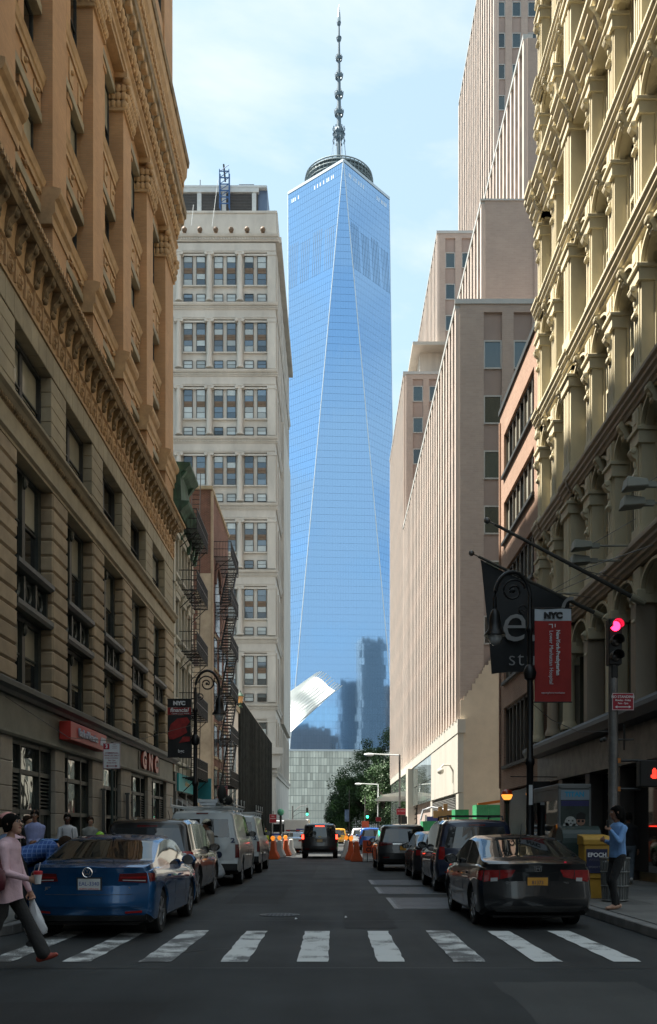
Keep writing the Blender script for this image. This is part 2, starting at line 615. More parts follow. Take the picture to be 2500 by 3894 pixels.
# small litter scraps and tar seams
tar = M('tar_seam', (0.018, 0.018, 0.019), 0.55, var=0.2)
for pts in (((-3.4, 15.6), (-1.8, 15.9), (0.2, 15.75), (2.4, 15.95)), ((-3.9, 17.5), (-3.0, 18.1), (-2.2, 18.0)), ((-2.0, 11.5), (-1.6, 12.0), (-1.0, 12.1)), ((-9, 10.36), (-4, 10.33), (0, 10.37), (5, 10.34), (9, 10.36))):
 mb = MB()
 for (xa, ya), (xb, yb) in zip(pts[:-1], pts[1:]):
  d = Vector((xb - xa, yb - ya, 0)).normalized()
  s = Vector((-d.y, d.x, 0)) * 0.014
  mb.quad((xa - s.x, ya - s.y, 0.0065), (xb - s.x, yb - s.y, 0.0065), (xb + s.x, yb + s.y, 0.0065), (xa + s.x, ya + s.y, 0.0065))
 part('tar_seam', mb, tar, road, recalc=False)
def pavement(name, side, y0, y1, kerb=4.6, back=8.6, rad=1.6, label=''):
 """raised concrete strip with granite kerb; side -1 left, +1 right; rounded corner at the near end"""
 out = []
 for k in range(9):
  a = k / 8 * PI / 2
  out.append((kerb + rad - rad * math.cos(a), y0 + rad - rad * math.sin(a)))
 outline = [(kerb, y1)] + out + [(30, y0), (30, y1)]
 mb = MB()
 mb.prism([(side * x, y) for x, y in outline], 0.0, 0.135, 'cab')
 o = struct(name, mb, concrete)
 o['label'] = label
 # kerb stones
 kp = [(kerb, y) for y in np.arange(y1, y0 + rad, -1.8)] + out + [(kerb + rad + 1.8 * q, y0) for q in range(1, 8)]
 for (xa, ya), (xb, yb) in zip(kp[:-1], kp[1:]):
  d = Vector((xb - xa, yb - ya, 0))
  L = d.length
  if L < 0.05:
   continue
  d.normalize()
  nrm = Vector((-d.y, d.x, 0))
  if nrm.x < 0 and nrm.y <= 0.01:
   pass
  mb = MB()
  a, b = Vector((xa, ya, 0)) + d * 0.006, Vector((xb, yb, 0)) - d * 0.006
  o1 = Vector((-nrm.x, -nrm.y, 0)) * -1
  # outward = away from the pavement
  inw = Vector((1, 0, 0)) if abs(d.y) > abs(d.x) else Vector((0, 1, 0))
  if nrm.dot(inw) < 0:
   nrm = -nrm
  p = [a - nrm * 0.012, b - nrm * 0.012, b + nrm * 0.15, a + nrm * 0.15]
  mb.hexa([(side * t.x, t.y, 0) for t in p] + [(side * t.x, t.y, 0.15) for t in p])
  part('kerb_stone', mb, kerbstone, o, bev=0.012)
 return o
pv_r = pavement('pavement_right', 1, 11.6, 128, kerb=4.5, rad=1.4, label='concrete pavement on the right of the street')
pv_l = pavement('pavement_left', -1, 12.6, 128, kerb=4.6, rad=1.4, label='concrete pavement on the left of the street')
# paving slabs laid on the pavements near the camera
sm = MB()
sm.box(0.006, 1.194, 0.006, 1.394, 0, 0.014)
slab_me = sm.mesh('paving_slab', concrete, bev=0.006)
for side, base, pv, n in ((1, 4.72, pv_r, 20), (-1, -8.4, pv_l, 20)):
 for j in range(n):
  for i in range(3):
   put('paving_slab', slab_me, pv, (base + i * 1.2 - (0 if side > 0 else 0.0), 13.2 + j * 1.4, 0.135))
# pavement of the street corners behind the camera
for side, nm in ((1, 'pavement_near_right'), (-1, 'pavement_near_left')):
 mb = MB()
 mb.prism([(side * 4.6, -60), (side * 4.6, -2.0), (side * 30, -2.0), (side * 30, -60)], 0, 0.14, 'cab')
 o = struct(nm, mb, concrete)
# vault disc and scraps on the right pavement
mb = MB()
mb.lathe([(0.30, 0), (0.30, 0.01), (0.02, 0.014)], (6.2, 13.3, 0.149), n=20)
part('pavement_hatch', mb, iron, pv_r)
mb = MB()
mb.lathe([(0.26, 0), (0.26, 0.01), (0.02, 0.014)], (6.0, 16.6, 0.149), n=20)
part('pavement_hatch', mb, iron, pv_r)
paper = M('litter_paper', (0.75, 0.76, 0.76), 0.8)
for i, (x, y) in enumerate(((5.35, 15.2), (5.62, 15.35), (6.35, 17.0), (-0.6, 16.1), (0.25, 16.4))):
 mb = MB()
 z = 0.152 if x > 4.6 else 0.006
 s = 0.03 if i != 2 else 0.09
 mb.add([(x - s, y - s, z), (x + s, y - s * 0.6, z + 0.01), (x + s * 0.7, y + s, z + 0.004), (x - s * 0.8, y + s * 0.8, z + 0.02)], [(0, 1, 2, 3)])
 mb.add([(x - s, y - s, z + 0.002), (x, y, z + 0.03), (x - s * 0.8, y + s * 0.8, z + 0.02)], [(0, 1, 2)])
 tag(part('litter', mb, paper, None, recalc=False), ['tiny white scrap on the pavement by the woman in the blue shirt', 'second tiny white scrap on the pavement beside the first',
  'crumpled white paper on the right pavement behind the litter bin', 'tiny white scrap on the asphalt near the manhole', 'tiny white scrap on the asphalt right of the manhole'][i], 'litter', 'scraps of litter')
# ---------------------------------------------------------------- left: tall stone and brick building
def TL(X=-8.0):
 return lambda u, v, w: (X + w, u, v)
def TR(X=8.0):
 return lambda u, v, w: (X - w, u, v)
def TF(Y):
 return lambda u, v, w: (u, Y - w, v)
stone_a = M('brownstone', (0.36, 0.275, 0.18), 0.85, var=0.22, scale=1.3, bump=0.15, bscale=35, orand=0.12)
stone_b = M('grey_stone', (0.35, 0.295, 0.205), 0.85, var=0.2, scale=1.0, bump=0.15, bscale=30, orand=0.08)
stone_c = M('granite_front', (0.33, 0.29, 0.235), 0.7, var=0.15, scale=2.0, orand=0.08)
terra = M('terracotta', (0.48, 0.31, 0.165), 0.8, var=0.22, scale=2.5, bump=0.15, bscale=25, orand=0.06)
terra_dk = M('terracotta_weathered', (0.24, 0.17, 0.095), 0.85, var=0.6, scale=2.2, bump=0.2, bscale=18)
brick_a = BRICK('orange_brick', (0.54, 0.305, 0.155), (0.48, 0.27, 0.135), (0.43, 0.29, 0.17), w=0.30, h=0.062, gap=0.007, var=0.14)
metal_gr = M('green_black_metal', (0.045, 0.052, 0.046), 0.5, metal=0.2, var=0.3, scale=4)
frame_dk = M('dark_window_frame', (0.03, 0.032, 0.03), 0.55, var=0.2)
glass_a = GLASS('window_glass', (0.012, 0.013, 0.013), wob=0.06)
blind_a = M('drawn_blind', (0.46, 0.43, 0.34), 0.12, var=0.1, scale=2, orand=0.2, spec=0.8)
shop_gl = GLASS('shop_glass', (0.10, 0.115, 0.105), spec=1.0, wob=0.25, wscale=1.3, metal=0.5)
sign_band = M('shop_fascia_stone', (0.17, 0.17, 0.135), 0.6, var=0.25, scale=1.2)
A = thing('office_building', 'tall brown stone and orange brick building with heavy cornices on the left', 'building', (-8, 17.9, 0))
T = TL()
UA0, UA1 = 17.9, 47.8
bays = [19.4 + 4.6 * k for k in range(6)]
piers = [(17.9, 19.4)] + [(b + 3.1, b + 4.6) for b in bays[:-1]] + [(bays[-1] + 3.1, UA1)]
def apart(name, mb, mat, parent=A, **kw):
 return part(name, mb, mat, parent, (0, 0, 0), **kw)
mb = MB(T)
mb.box(UA0, UA1, 0, 16.6, -16, -0.47)
mb.box(UA0, UA1, 16.6, 35.2, -16, -0.62)
mb.box(UA0, UA1, 35.2, 45.5, -16, -0.5)
apart('wall_core', mb, stone_b)
def shared(name, mb, mat, **kw):
 return mb.mesh(name, mat, **kw)
# rusticated piers, each stone its own block
def blk(w, h, w0, w1, bev):
 m = MB(T)
 m.box(0.004, w - 0.004, 0.004, h - 0.004, w0, w1)
 return m
bl15 = shared('stone_block', blk(1.5, 0.452, -0.47, 0.06, 0.05), stone_a, bev=0.055)
bl23 = shared('stone_block', blk(2.3, 0.452, -0.47, 0.06, 0.05), stone_a, bev=0.055)
for (a, b) in piers:
 for k in range(13):
  put('stone_block', bl15 if b - a < 2 else bl23, A, (0, a, 5.28 + k * 0.452))
as15 = shared('ashlar_block', blk(1.5, 0.42, -0.47, 0.0, 0.015), stone_b, bev=0.018)
as23 = shared('ashlar_block', blk(2.3, 0.42, -0.47, 0.0, 0.015), stone_b, bev=0.018)
for (a, b) in piers:
 for k in range(5):
  put('ashlar_block', as15 if b - a < 2 else as23, A, (0, a, 12.33 + k * 0.42))
ls = shared('lintel_stone', blk(0.665, 0.66, -0.47, 0.02, 0.01), stone_b, bev=0.015)
for k in range(45):
 put('lintel_stone', ls, A, (0, 17.9 + k * 0.6645, 14.44))
def mould(name, prof, u0, u1, mat, TT=None, parent=None, **kw):
 m = MB(TT or T)
 m.prism([(v, w) for w, v in prof], u0, u1, 'abc')
 return part(name, m, mat, parent if parent is not None else A, (0, 0, 0), **kw)
mould('string_course', [(-0.5, 11.16), (0.04, 11.16), (0.04, 11.24), (0.12, 11.3), (0.12, 11.38), (0.05, 11.42), (0.05, 11.9), (-0.5, 11.9)], UA0, UA1 + 0.06, stone_b)
mould('sill_course', [(-0.5, 12.07), (0.10, 12.07), (0.16, 12.16), (0.25, 12.22), (0.25, 12.30), (0.0, 12.33), (-0.5, 12.33)], UA0, UA1 + 0.15, stone_b)
mb = MB(T)
mb.box(UA0, UA1, 11.9, 12.07, -0.5, 0.06)
u = UA0 + 0.06
while u < UA1:
 mb.ball((u, 11.985, 0.075), 0.075, 7, 4)
 u += 0.17
apart('bead_course', mb, terra_dk, kind='stuff')
# tall metal-framed windows of the rusticated storeys
for b in bays:
 for (v0, v1, two) in ((5.3, 7.22, 1), (8.52, 11.16, 1), (12.33, 14.44, 0)):
  w = MB(T)
  m = metal_gr if two else frame_dk
  fw = 0.24 if two else 0.1
  w.box(b, b + fw, v0, v1, -0.47, -0.30)
  w.box(b + 3.1 - fw, b + 3.1, v0, v1, -0.47, -0.30)
  w.box(b + fw, b + 3.1 - fw, v1 - 0.12, v1, -0.47, -0.31)
  w.box(b + fw, b + 3.1 - fw, v0, v0 + 0.1, -0.47, -0.31)
  w.box(b + 1.43, b + 1.67, v0 + 0.1, v1 - 0.12, -0.47, -0.29 if two else -0.36)
  if two:
   w.ball((b + 1.55, v1 - 0.3, -0.27), 0.12, 8, 5, 1.0, 1.6, 0.7)
  vm = v0 + 0.47 * (v1 - v0)
  w.box(b + fw, b + 1.43, vm, vm + 0.05, -0.47, -0.36)
  w.box(b + 1.67, b + 3.1 - fw, vm, vm + 0.05, -0.47, -0.36)
  wo = apart('window', w, m)
  for (x0, x1) in ((b + fw, b + 1.43), (b + 1.67, b + 3.1 - fw)):
   bf = rnd.choice((0.5, 0.5, 0.42, 0.0 if not two else 0.53))
   g = MB(T)
   sp = v1 - 0.12 - bf * (v1 - v0)
   g.box(x0, x1, v0 + 0.1, sp, -0.47, -0.41)
   part('pane', g, glass_a, wo)
   if bf:
    g = MB(T)
    g.box(x0, x1, sp + 0.001, v1 - 0.12, -0.47, -0.412)
    part('blind', g, blind_a, wo)
 # cast metal spandrel with ring ornament
 s = MB(T)
 s.box(b, b + 3.1, 7.22, 8.52, -0.47, -0.22)
 s.prism([(7.22, -0.2), (7.22, 0.02), (7.30, 0.08), (7.42, 0.08), (7.47, -0.02), (7.5, -0.2)], b - 0.0, b + 3.1, 'abc')
 s.prism([(8.22, -0.2), (8.27, 0.0), (8.34, 0.10), (8.46, 0.10), (8.52, 0.0), (8.52, -0.2)], b, b + 3.1, 'abc')
 for k in range(4):
  s.box(b + 0.02 + k * 0.98, b + 0.14 + k * 0.98, 7.5, 8.22, -0.22, -0.1)
 so = apart('metal_spandrel', s, metal_gr)
 for k in range(3):
  r_ = MB(T)
  cx = b + 0.57 + k * 0.98
  ring = []
  for q in range(14):
   a = 2 * PI * q / 14
   ring.append([(cx + (0.25 + 0.05 * math.cos(t)) * math.cos(a), 7.86 + (0.25 + 0.05 * math.cos(t)) * math.sin(a), -0.19 + 0.05 * math.sin(t)) for t in (0, PI / 2, PI, 3 * PI / 2)])
  r_.loft(ring + [ring[0]], caps=False)
  part('ring_ornament', r_, metal_gr, so)
# frieze of rosettes under the main cornice
mould('frieze', [(-0.5, 15.11), (0.06, 15.11), (0.06, 15.2), (0.02, 15.22), (0.02, 15.88), (0.08, 15.92), (-0.5, 15.92)], UA0, UA1, terra)
rm = MB(T)
ring = []
for q in range(14):
 a = 2 * PI * q / 14
 ring.append([((0.2 + 0.045 * math.cos(t)) * math.cos(a), (0.2 + 0.045 * math.cos(t)) * math.sin(a), 0.035 + 0.05 * math.sin(t)) for t in (0, PI / 2, PI, 3 * PI / 2)])
rm.loft(ring + [ring[0]], caps=False)
rm.ball((0, 0, 0.05), 0.09, 8, 4)
for q in range(6):
 rm.ball((0.12 * math.cos(q * PI / 3), 0.12 * math.sin(q * PI / 3), 0.04), 0.05, 6, 4)
rm.box(0.30, 0.36, -0.3, 0.3, 0.0, 0.09)
rosette_me = rm.mesh('rosette', terra, smooth=True)
bk = MB(T)
bk.prism([(16.62, 0.0), (15.95, 0.02), (16.0, 0.12), (16.12, 0.16), (16.3, 0.2), (16.42, 0.32), (16.62, 0.40)], -0.13, 0.13, 'abc')
bk.ball((0, 16.02, 0.12), 0.1, 8, 5)
bk.ball((0, 16.48, 0.33), 0.1, 8, 5)
for q in (-0.08, 0, 0.08):
 bk.ball((q, 16.2, 0.17), 0.05, 6, 4, 0.6, 2.0, 1)
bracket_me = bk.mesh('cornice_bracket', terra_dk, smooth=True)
for k in range(40):
 u = UA0 + 0.37 + k * 0.747
 put('rosette', rosette_me, A, (0, u, 15.55))
 put('cornice_bracket', bracket_me, A, (0, u + 0.33 if k < 39 else u, 0))
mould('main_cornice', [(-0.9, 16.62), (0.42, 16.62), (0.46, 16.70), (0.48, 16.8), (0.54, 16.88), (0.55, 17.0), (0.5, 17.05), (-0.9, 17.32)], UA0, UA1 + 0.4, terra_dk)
mould('cornice_soffit', [(-0.9, 15.92), (0.08, 15.92), (0.1, 16.3), (0.16, 16.62), (-0.9, 16.62)], UA0, UA1 + 0.02, terra)
mb = MB(T)
u = UA0
while u < UA1 + 0.5:
 mb.box(u, u + 0.11, 16.82, 16.93, 0.48, 0.585)
 u += 0.2
apart('cornice_teeth', mb, terra, kind='stuff')
# brick pilasters and recessed bays
for (a, b) in piers:
 m = MB(T)
 m.box(a + 0.05, b - 0.05, 17.2, 29.0, -0.62, 0.02)
 po = apart('pilaster', m, brick_a)
 m = MB(T)
 m.prism([(18.75, -0.6), (18.75, 0.06), (19.0, 0.06), (19.08, 0.14), (19.42, 0.14), (19.5, 0.24), (19.62, 0.3), (19.74, 0.3), (19.8, 0.1), (19.8, -0.6)], a - 0.12, b + 0.12, 'abc')
 part('pedestal_cap', m, terra, po)
 m = MB(T)
 m.box(a - 0.05, b + 0.05, 29.0, 29.14, -0.8, 0.1)
 m.box(a + 0.1, b - 0.1, 29.14, 30.2, -0.8, 0.05)
 m.box(a - 0.12, b + 0.12, 30.2, 30.42, -0.8, 0.2)
 q_ = random.Random(int(a * 7))
 for k in range(7):
  for j in range(3):
   if q_.random() < 0.92:
    m.ball((a + 0.12 + k * (b - a - 0.24) / 6, 29.25 + j * 0.3, 0.09 + 0.06 * j), 0.15 - 0.01 * j, 7, 5, 1, 1.3, 0.9)
 for k in range(4):
  for j in range(3):
   m.ball((a - 0.02, 29.25 + j * 0.3, -0.55 + k * 0.2), 0.13, 6, 5, 0.8, 1.3, 1)
 for sgn in (a - 0.02, b + 0.02):
  m.ball((sgn, 30.08, 0.16), 0.17, 8, 5)
  m.ball((sgn, 29.85, 0.22), 0.1, 8, 5)
 part('leaf_capital', m, terra, po, smooth=True)
mw = {}
def bay_window(v0, v1, key):
 if key in mw:
  return mw[key]
 f = MB(T)
 f.box(0, 0.08, v0, v1, -0.62, -0.50)
 f.box(1.17, 1.25, v0, v1, -0.62, -0.50)
 f.box(0.08, 1.17, v1 - 0.1, v1, -0.62, -0.50)
 f.box(0.08, 1.17, v0, v0 + 0.08, -0.62, -0.50)
 f.box(0.08, 1.17, (v0 + v1) / 2 - 0.03, (v0 + v1) / 2 + 0.03, -0.62, -0.52)
 g = MB(T)
 g.box(0.08, 1.17, v0 + 0.08, (v0 + v1) / 2 - 0.03, -0.62, -0.56)
 h = MB(T)
 h.box(0.08, 1.17, (v0 + v1) / 2 + 0.03, v1 - 0.1, -0.62, -0.55)
 mw[key] = (f.mesh('window', frame_dk), g.mesh('pane', glass_a), h.mesh('blind', blind_a), h.mesh('pane', glass_a))
 return mw[key]
levels = [(17.32, 19.05), (20.0, 21.65), (22.95, 24.75), (26.45, 29.6)]
for b in bays:
 a, e = b + 0.05 - 0.05, b + 3.1
 # wall bands between the storeys
 for i, (v0, v1) in enumerate(levels):
  nxt = levels[i + 1][0] if i < 3 else 30.4
  m = MB(T)
  if nxt - v1 > 0.4:
   m.box(a, e, v1 + 0.27, nxt, -0.62, -0.30)
   so = apart('brick_spandrel', m, brick_a)
   m = MB(T)
   m.box(a + 0.02, e - 0.02, v1, v1 + 0.268, -0.62, -0.26)
   part('stone_lintel', m, stone_b, so, bev=0.01)
   if i < 3:
    m = MB(T)
    m.prism([(nxt - 0.42, -0.35), (nxt - 0.42, -0.24), (nxt - 0.25, -0.24), (nxt - 0.2, -0.2), (nxt - 0.08, -0.17), (nxt + 0.0, -0.14), (nxt + 0.04, -0.18), (nxt + 0.06, -0.45)], a + 0.003, e - 0.003, 'abc')
    part('sill_moulding', m, terra, so)
    for q in (0.5, 1.55, 2.6):
     m = MB(T)
     m.box(a + q - 0.22, a + q + 0.22, v1 + 0.42, nxt - 0.55, -0.3, -0.26)
     m.ball((a + q, (v1 + nxt) / 2 - 0.06, -0.24), 0.08, 8, 4)
     part('panel_ornament', m, terra, so)
  # brick mullion between the two windows of the bay
  m = MB(T)
  m.box(b + 1.32, b + 1.78, v0, v1, -0.62, -0.36)
  m.box(b + 1.27, b + 1.83, v1 - 0.2, v1, -0.62, -0.31)
  apart('mullion_pier', m, brick_a)
  fm, gm, hm, gm2 = bay_window(v0, v1, i)
  for x in (b + 0.04, b + 1.8):
   wo = put('window', fm, A, (0, x, 0))
   put('pane', gm, wo, (0, x, 0))
   put('blind', hm if rnd.random() < 0.75 else gm2, wo, (0, x, 0))
# crowning entablature
mould('architrave', [(-0.9, 30.42), (0.08, 30.42), (0.08, 30.62), (0.14, 30.64), (0.14, 30.86), (0.24, 30.94), (0.24, 31.02), (-0.9, 31.02)], UA0, UA1 + 0.2, terra)
mould('upper_frieze', [(-0.9, 31.02), (0.12, 31.02), (0.15, 31.4), (0.24, 31.95), (0.24, 32.0), (-0.9, 32.0)], UA0, UA1 + 0.18, terra)
mb = MB(T)
q_ = random.Random(4)
u = UA0 + 0.2
k = 0
while u < UA1:
 mb.ball((u, 31.5 + 0.04 * (k % 2), 0.26), 0.2, 8, 5, 0.75, 1.5, 0.7)
 mb.ball((u + 0.22, 31.3, 0.18), 0.12, 6, 4)
 mb.ball((u + 0.2, 31.75, 0.2), 0.1, 6, 4)
 u += 0.42
 k += 1
apart('egg_frieze', mb, terra, kind='stuff', smooth=True)
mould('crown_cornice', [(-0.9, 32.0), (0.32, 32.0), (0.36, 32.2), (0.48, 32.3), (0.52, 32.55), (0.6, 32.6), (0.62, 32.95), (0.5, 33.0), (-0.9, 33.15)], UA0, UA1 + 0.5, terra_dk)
mb = MB(T)
u = UA0
while u < UA1 + 0.3:
 mb.box(u, u + 0.34, 32.02, 32.34, 0.3, 0.56)
 u += 0.72
apart('modillion_row', mb, terra, kind='stuff', bev=0.03)
mould('upper_cornice', [(-0.9, 33.15), (0.3, 33.15), (0.34, 33.8), (0.44, 33.86), (0.5, 34.5), (0.62, 34.7), (0.66, 35.2), (0.5, 35.25), (-0.9, 35.4)], UA0, UA1 + 0.5, terra)
mb = MB(T)
u = UA0
while u < UA1 + 0.3:
 mb.ball((u, 33.5, 0.34), 0.12, 7, 4, 0.9, 1.8, 1)
 mb.box(u - 0.08, u + 0.08, 34.0, 34.3, 0.4, 0.54)
 u += 0.3
apart('tooth_row', mb, terra, kind='stuff')
mould('gutter', [(0.45, 35.2), (0.72, 35.2), (0.76, 35.5), (0.5, 35.55)], UA0, UA1 + 0.55, terra_dk)
# attic storeys above the cornice
for (a, b) in piers:
 m = MB(T)
 m.box(a, b, 35.4, 45.5, -0.6, -0.02)
 apart('attic_pier', m, brick_a)
for b in bays:
 for (v0, v1) in ((36.2, 39.0), (40.2, 42.6), (43.6, 45.0)):
  m = MB(T)
  m.box(b, b + 3.1, v1, v1 + 1.2 if v1 < 44 else 45.5, -0.6, -0.1)
  apart('attic_spandrel', m, brick_a)
  w = MB(T)
  for x0 in (b, b + 1.02, b + 2.06, b + 3.02):
   w.box(x0, x0 + 0.08, v0, v1, -0.6, -0.18)
  w.box(b, b + 3.1, v1 - 0.1, v1 - 0.003, -0.6, -0.2)
  wo = apart('window', w, metal_gr)
  g = MB(T)
  g.box(b + 0.081, b + 3.02, v0, v1 - 0.1, -0.6, -0.26)
  part('pane', g, GLASS('attic_glass', (0.05, 0.06, 0.07), metal=0.5), wo)
 m = MB(T)
 m.box(b, b + 3.1, 35.4, 36.2, -0.6, -0.1)
 apart('attic_spandrel', m, brick_a)
# ------------------------------------------------ ground floor shops
mould('shop_ledge', [(-0.5, 4.86), (0.12, 4.86), (0.18, 4.95), (0.3, 5.02), (0.32, 5.14), (0.1, 5.18), (0.06, 5.28), (-0.5, 5.28)], UA0, UA1 + 0.25, metal_gr)
mb = MB(T)
mb.box(UA0, UA1, 3.98, 4.858, -0.47, 0.0)
mb.prism([(3.86, -0.4), (3.86, 0.1), (3.92, 0.14), (3.98, 0.14), (3.99, 0.0), (3.99, -0.4)], UA0, UA1, 'abc')
apart('shop_fascia', mb, sign_band)
spiers = [(17.9, 18.9), (22.9, 23.75), (27.45, 28.4), (31.7, 33.2), (36.0, 37.8), (41.25, 42.1), (45.85, 47.8)]
for (a, b) in spiers:
 m = MB(T)
 for k in range(6):
  m = MB(T)
  m.box(a, b, 0.13 + k * 0.622 + 0.004, 0.13 + (k + 1) * 0.622 - 0.004, -0.47, 0.02)
  apart('granite_block', m, stone_c, bev=0.02)
shopw = [(18.9, 22.9, 'w'), (23.75, 27.45, 'l'), (28.4, 31.7, 'd'), (33.2, 36.0, 'e'), (37.8, 41.25, 'l'), (42.1, 45.85, 'l')]
for (a, b, kd) in shopw:
 w = MB(T)
 cuts = {'w': (0, 0.33, 0.66, 1), 'l': (0, 0.28, 0.72, 1), 'd': (0, 0.25, 0.7, 1), 'e': (0, 0.12, 0.88, 1)}[kd]
 xs = [a + c * (b - a) for c in cuts]
 for x in xs:
  w.box(max(a, x - 0.05), min(b, x + 0.05), 0.13, 3.86, -0.4, -0.12)
 for v in (0.13, 1.95, 3.0, 3.74):
  if v == 0.13 and kd in 'de':
   continue
  w.box(a, b, v, v + 0.12, -0.4, -0.13)
 wo = apart('shop_window', w, metal_gr)
 for i in range(3):
  for j, (v0, v1) in enumerate(((0.25, 1.95), (2.07, 3.0), (3.12, 3.74))):
   g = MB(T)
   if kd == 'l' and j == 1 and i in (0, 2):
    for q in range(9):
     vv = v0 + q * (v1 - v0) / 9
     g.hexa([(xs[i] + 0.051, vv, -0.3), (xs[i + 1] - 0.051, vv, -0.3), (xs[i + 1] - 0.051, vv, -0.16), (xs[i] + 0.051, vv, -0.16),
       (xs[i] + 0.051, vv + 0.1, -0.3), (xs[i + 1] - 0.051, vv + 0.1, -0.3), (xs[i + 1] - 0.051, vv + 0.03, -0.16), (xs[i] + 0.051, vv + 0.03, -0.16)])
    part('louvre', g, metal_gr, wo)
   elif kd == 'e' and j < 2 or kd == 'd' and i == 1 and j == 0:
    g.box(xs[i] + 0.051, xs[i + 1] - 0.051, 0.14 if j == 0 else v0, v1, -1.2, -0.46)
    part('doorway', g, M('dark_doorway', (0.012, 0.012, 0.012), 0.5), wo)
   else:
    g.box(xs[i] + 0.051, xs[i + 1] - 0.051, v0, v1, -0.3, -0.22)
    part('pane', g, shop_gl, wo)
for u in (32.75, 36.6):
 m = MB(T)
 m.box(u, u + 0.14, 1.5, 2.9, 0.06, 0.18)
 m.box(u + 0.02, u + 0.12, 1.42, 1.5, 0.02, 0.2)
 m.box(u + 0.02, u + 0.12, 2.9, 2.97, 0.02, 0.2)
 apart('wall_lamp', m, M('lamp_casing', (0.10, 0.10, 0.095), 0.4, metal=0.5), bev=0.01)
# ---------------------------------------------------------------- left: cream house with green cornice and fire escape
cream = M('cream_stone', (0.55, 0.51, 0.42), 0.8, var=0.12, scale=1.0, streak=0.5)
green_cu = M('green_copper', (0.025, 0.05, 0.035), 0.7, var=0.5, scale=1.6, col2=(0.07, 0.16, 0.10), streak=0.5)
black_iron = M('black_ironwork', (0.012, 0.012, 0.013), 0.45, metal=0.2, var=0.3)
brick_r = BRICK('red_brick', (0.16, 0.068, 0.048), (0.12, 0.05, 0.038), (0.18, 0.14, 0.12), var=0.3)
stucco_p = M('patched_render', (0.42, 0.35, 0.27), 0.9, var=0.28, scale=1.1, bump=0.3, bscale=10)
glass_d = GLASS('dark_glass', (0.02, 0.023, 0.025), rough=0.25, spec=0.25)
H1 = thing('cream_house', 'narrow cream stone house with green copper cornice between the orange brick building and brick gap', 'building', (-8, 47.8, 0))
mb = MB(T)
mb.box(47.85, 54.4, 0, 17.6, -12, -0.25)
part('wall', mb, cream, H1)
fl = [4.6, 7.8, 11.0, 14.2]
for v in fl:
 for i in range(3):
  u = 48.3 + i * 2.05
  w = MB(T)
  w.box(u, u + 0.13, v + 0.5, v + 2.45, -0.25, 0.02)
  w.box(u + 1.12, u + 1.25, v + 0.5, v + 2.45, -0.25, 0.02)
  w.box(u - 0.06, u + 1.31, v + 2.45, v + 2.72, -0.25, 0.1)
  w.prism([(v + 2.72, -0.2), (v + 2.72, 0.14), (v + 2.84, 0.24), (v + 2.92, 0.24), (v + 2.92, -0.2)], u - 0.16, u + 1.41, 'abc')
  w.box(u - 0.08, u + 1.33, v + 0.36, v + 0.5, -0.25, 0.12)
  wo = part('window', w, cream, H1)
  g = MB(T)
  g.box(u + 0.131, u + 1.119, v + 0.5, v + 2.45, -0.25, -0.2)
  part('pane', g, glass_d, wo)
  g = MB(T)
  g.box(u + 0.131, u + 1.119, v + 1.45, v + 1.52, -0.2, -0.14)
  part('sash_bar', g, frame_dk, wo)
 mould('string_course', [(-0.25, v + 3.0), (0.12, v + 3.0), (0.16, v + 3.1), (-0.25, v + 3.14)], 47.86, 54.4, cream, parent=H1)
for u in (47.86, 54.0):
 m = MB(T)
 m.box(u, u + 0.4, 4.5, 17.4, -0.25, 0.06)
 part('corner_pilaster', m, cream, H1)
mb = MB(T)
mb.box(47.86, 54.4, 16.9, 17.7, -0.3, 0.15)
mb.prism([(17.6, -0.3), (17.6, 0.35), (17.8, 0.5), (18.0, 0.75), (18.16, 0.8), (18.2, -0.3)], 47.9, 54.6, 'abc')
mb.prism([(18.2, -0.3), (18.2, 0.4), (19.6, 0.36), (19.7, 0.55), (19.95, 0.85), (20.1, 0.85), (20.15, -0.3)], 47.9, 50.9, 'abc')
co = part('green_cornice', mb, green_cu, H1)
for u in (48.0, 50.5, 51.8, 53.0, 54.1):
 m = MB(T)
 hh = 19.7 if u < 51 else 17.7
 m.prism([(hh - 1.1, 0.1), (hh - 1.05, 0.25), (hh - 0.4, 0.36), (hh, 0.66), (hh + 0.02, 0.1)], u, u + 0.3, 'abc')
 part('cornice_console', m, green_cu, co)
# shop front with turquoise sign
mb = MB(T)
mb.box(47.9, 54.4, 3.5, 4.5, -0.3, 0.1)
mb.box(47.9, 48.3, 0.13, 3.5, -0.3, 0.15)
mb.box(51.2, 51.6, 0.13, 3.5, -0.3, 0.12)
mb.box(54.0, 54.4, 0.13, 3.5, -0.3, 0.12)
part('shop_surround', mb, M('shop_grey', (0.12, 0.115, 0.10), 0.7), H1)
for a, b in ((48.3, 51.2), (51.6, 54.0)):
 g = MB(T)
 g.box(a, b, 0.4, 2.7, -0.28, -0.2)
 part('shop_pane', g, shop_gl, H1)
 g = MB(T)
 g.hexa([(a, 2.7, -0.25), (b, 2.7, -0.25), (b, 2.6, 0.75), (a, 2.6, 0.75), (a, 3.4, -0.25), (b, 3.4, -0.25), (b, 2.66, 0.75), (a, 2.66, 0.75)])
 part('awning', g, M('grey_awning', (0.10, 0.10, 0.095), 0.8), H1)
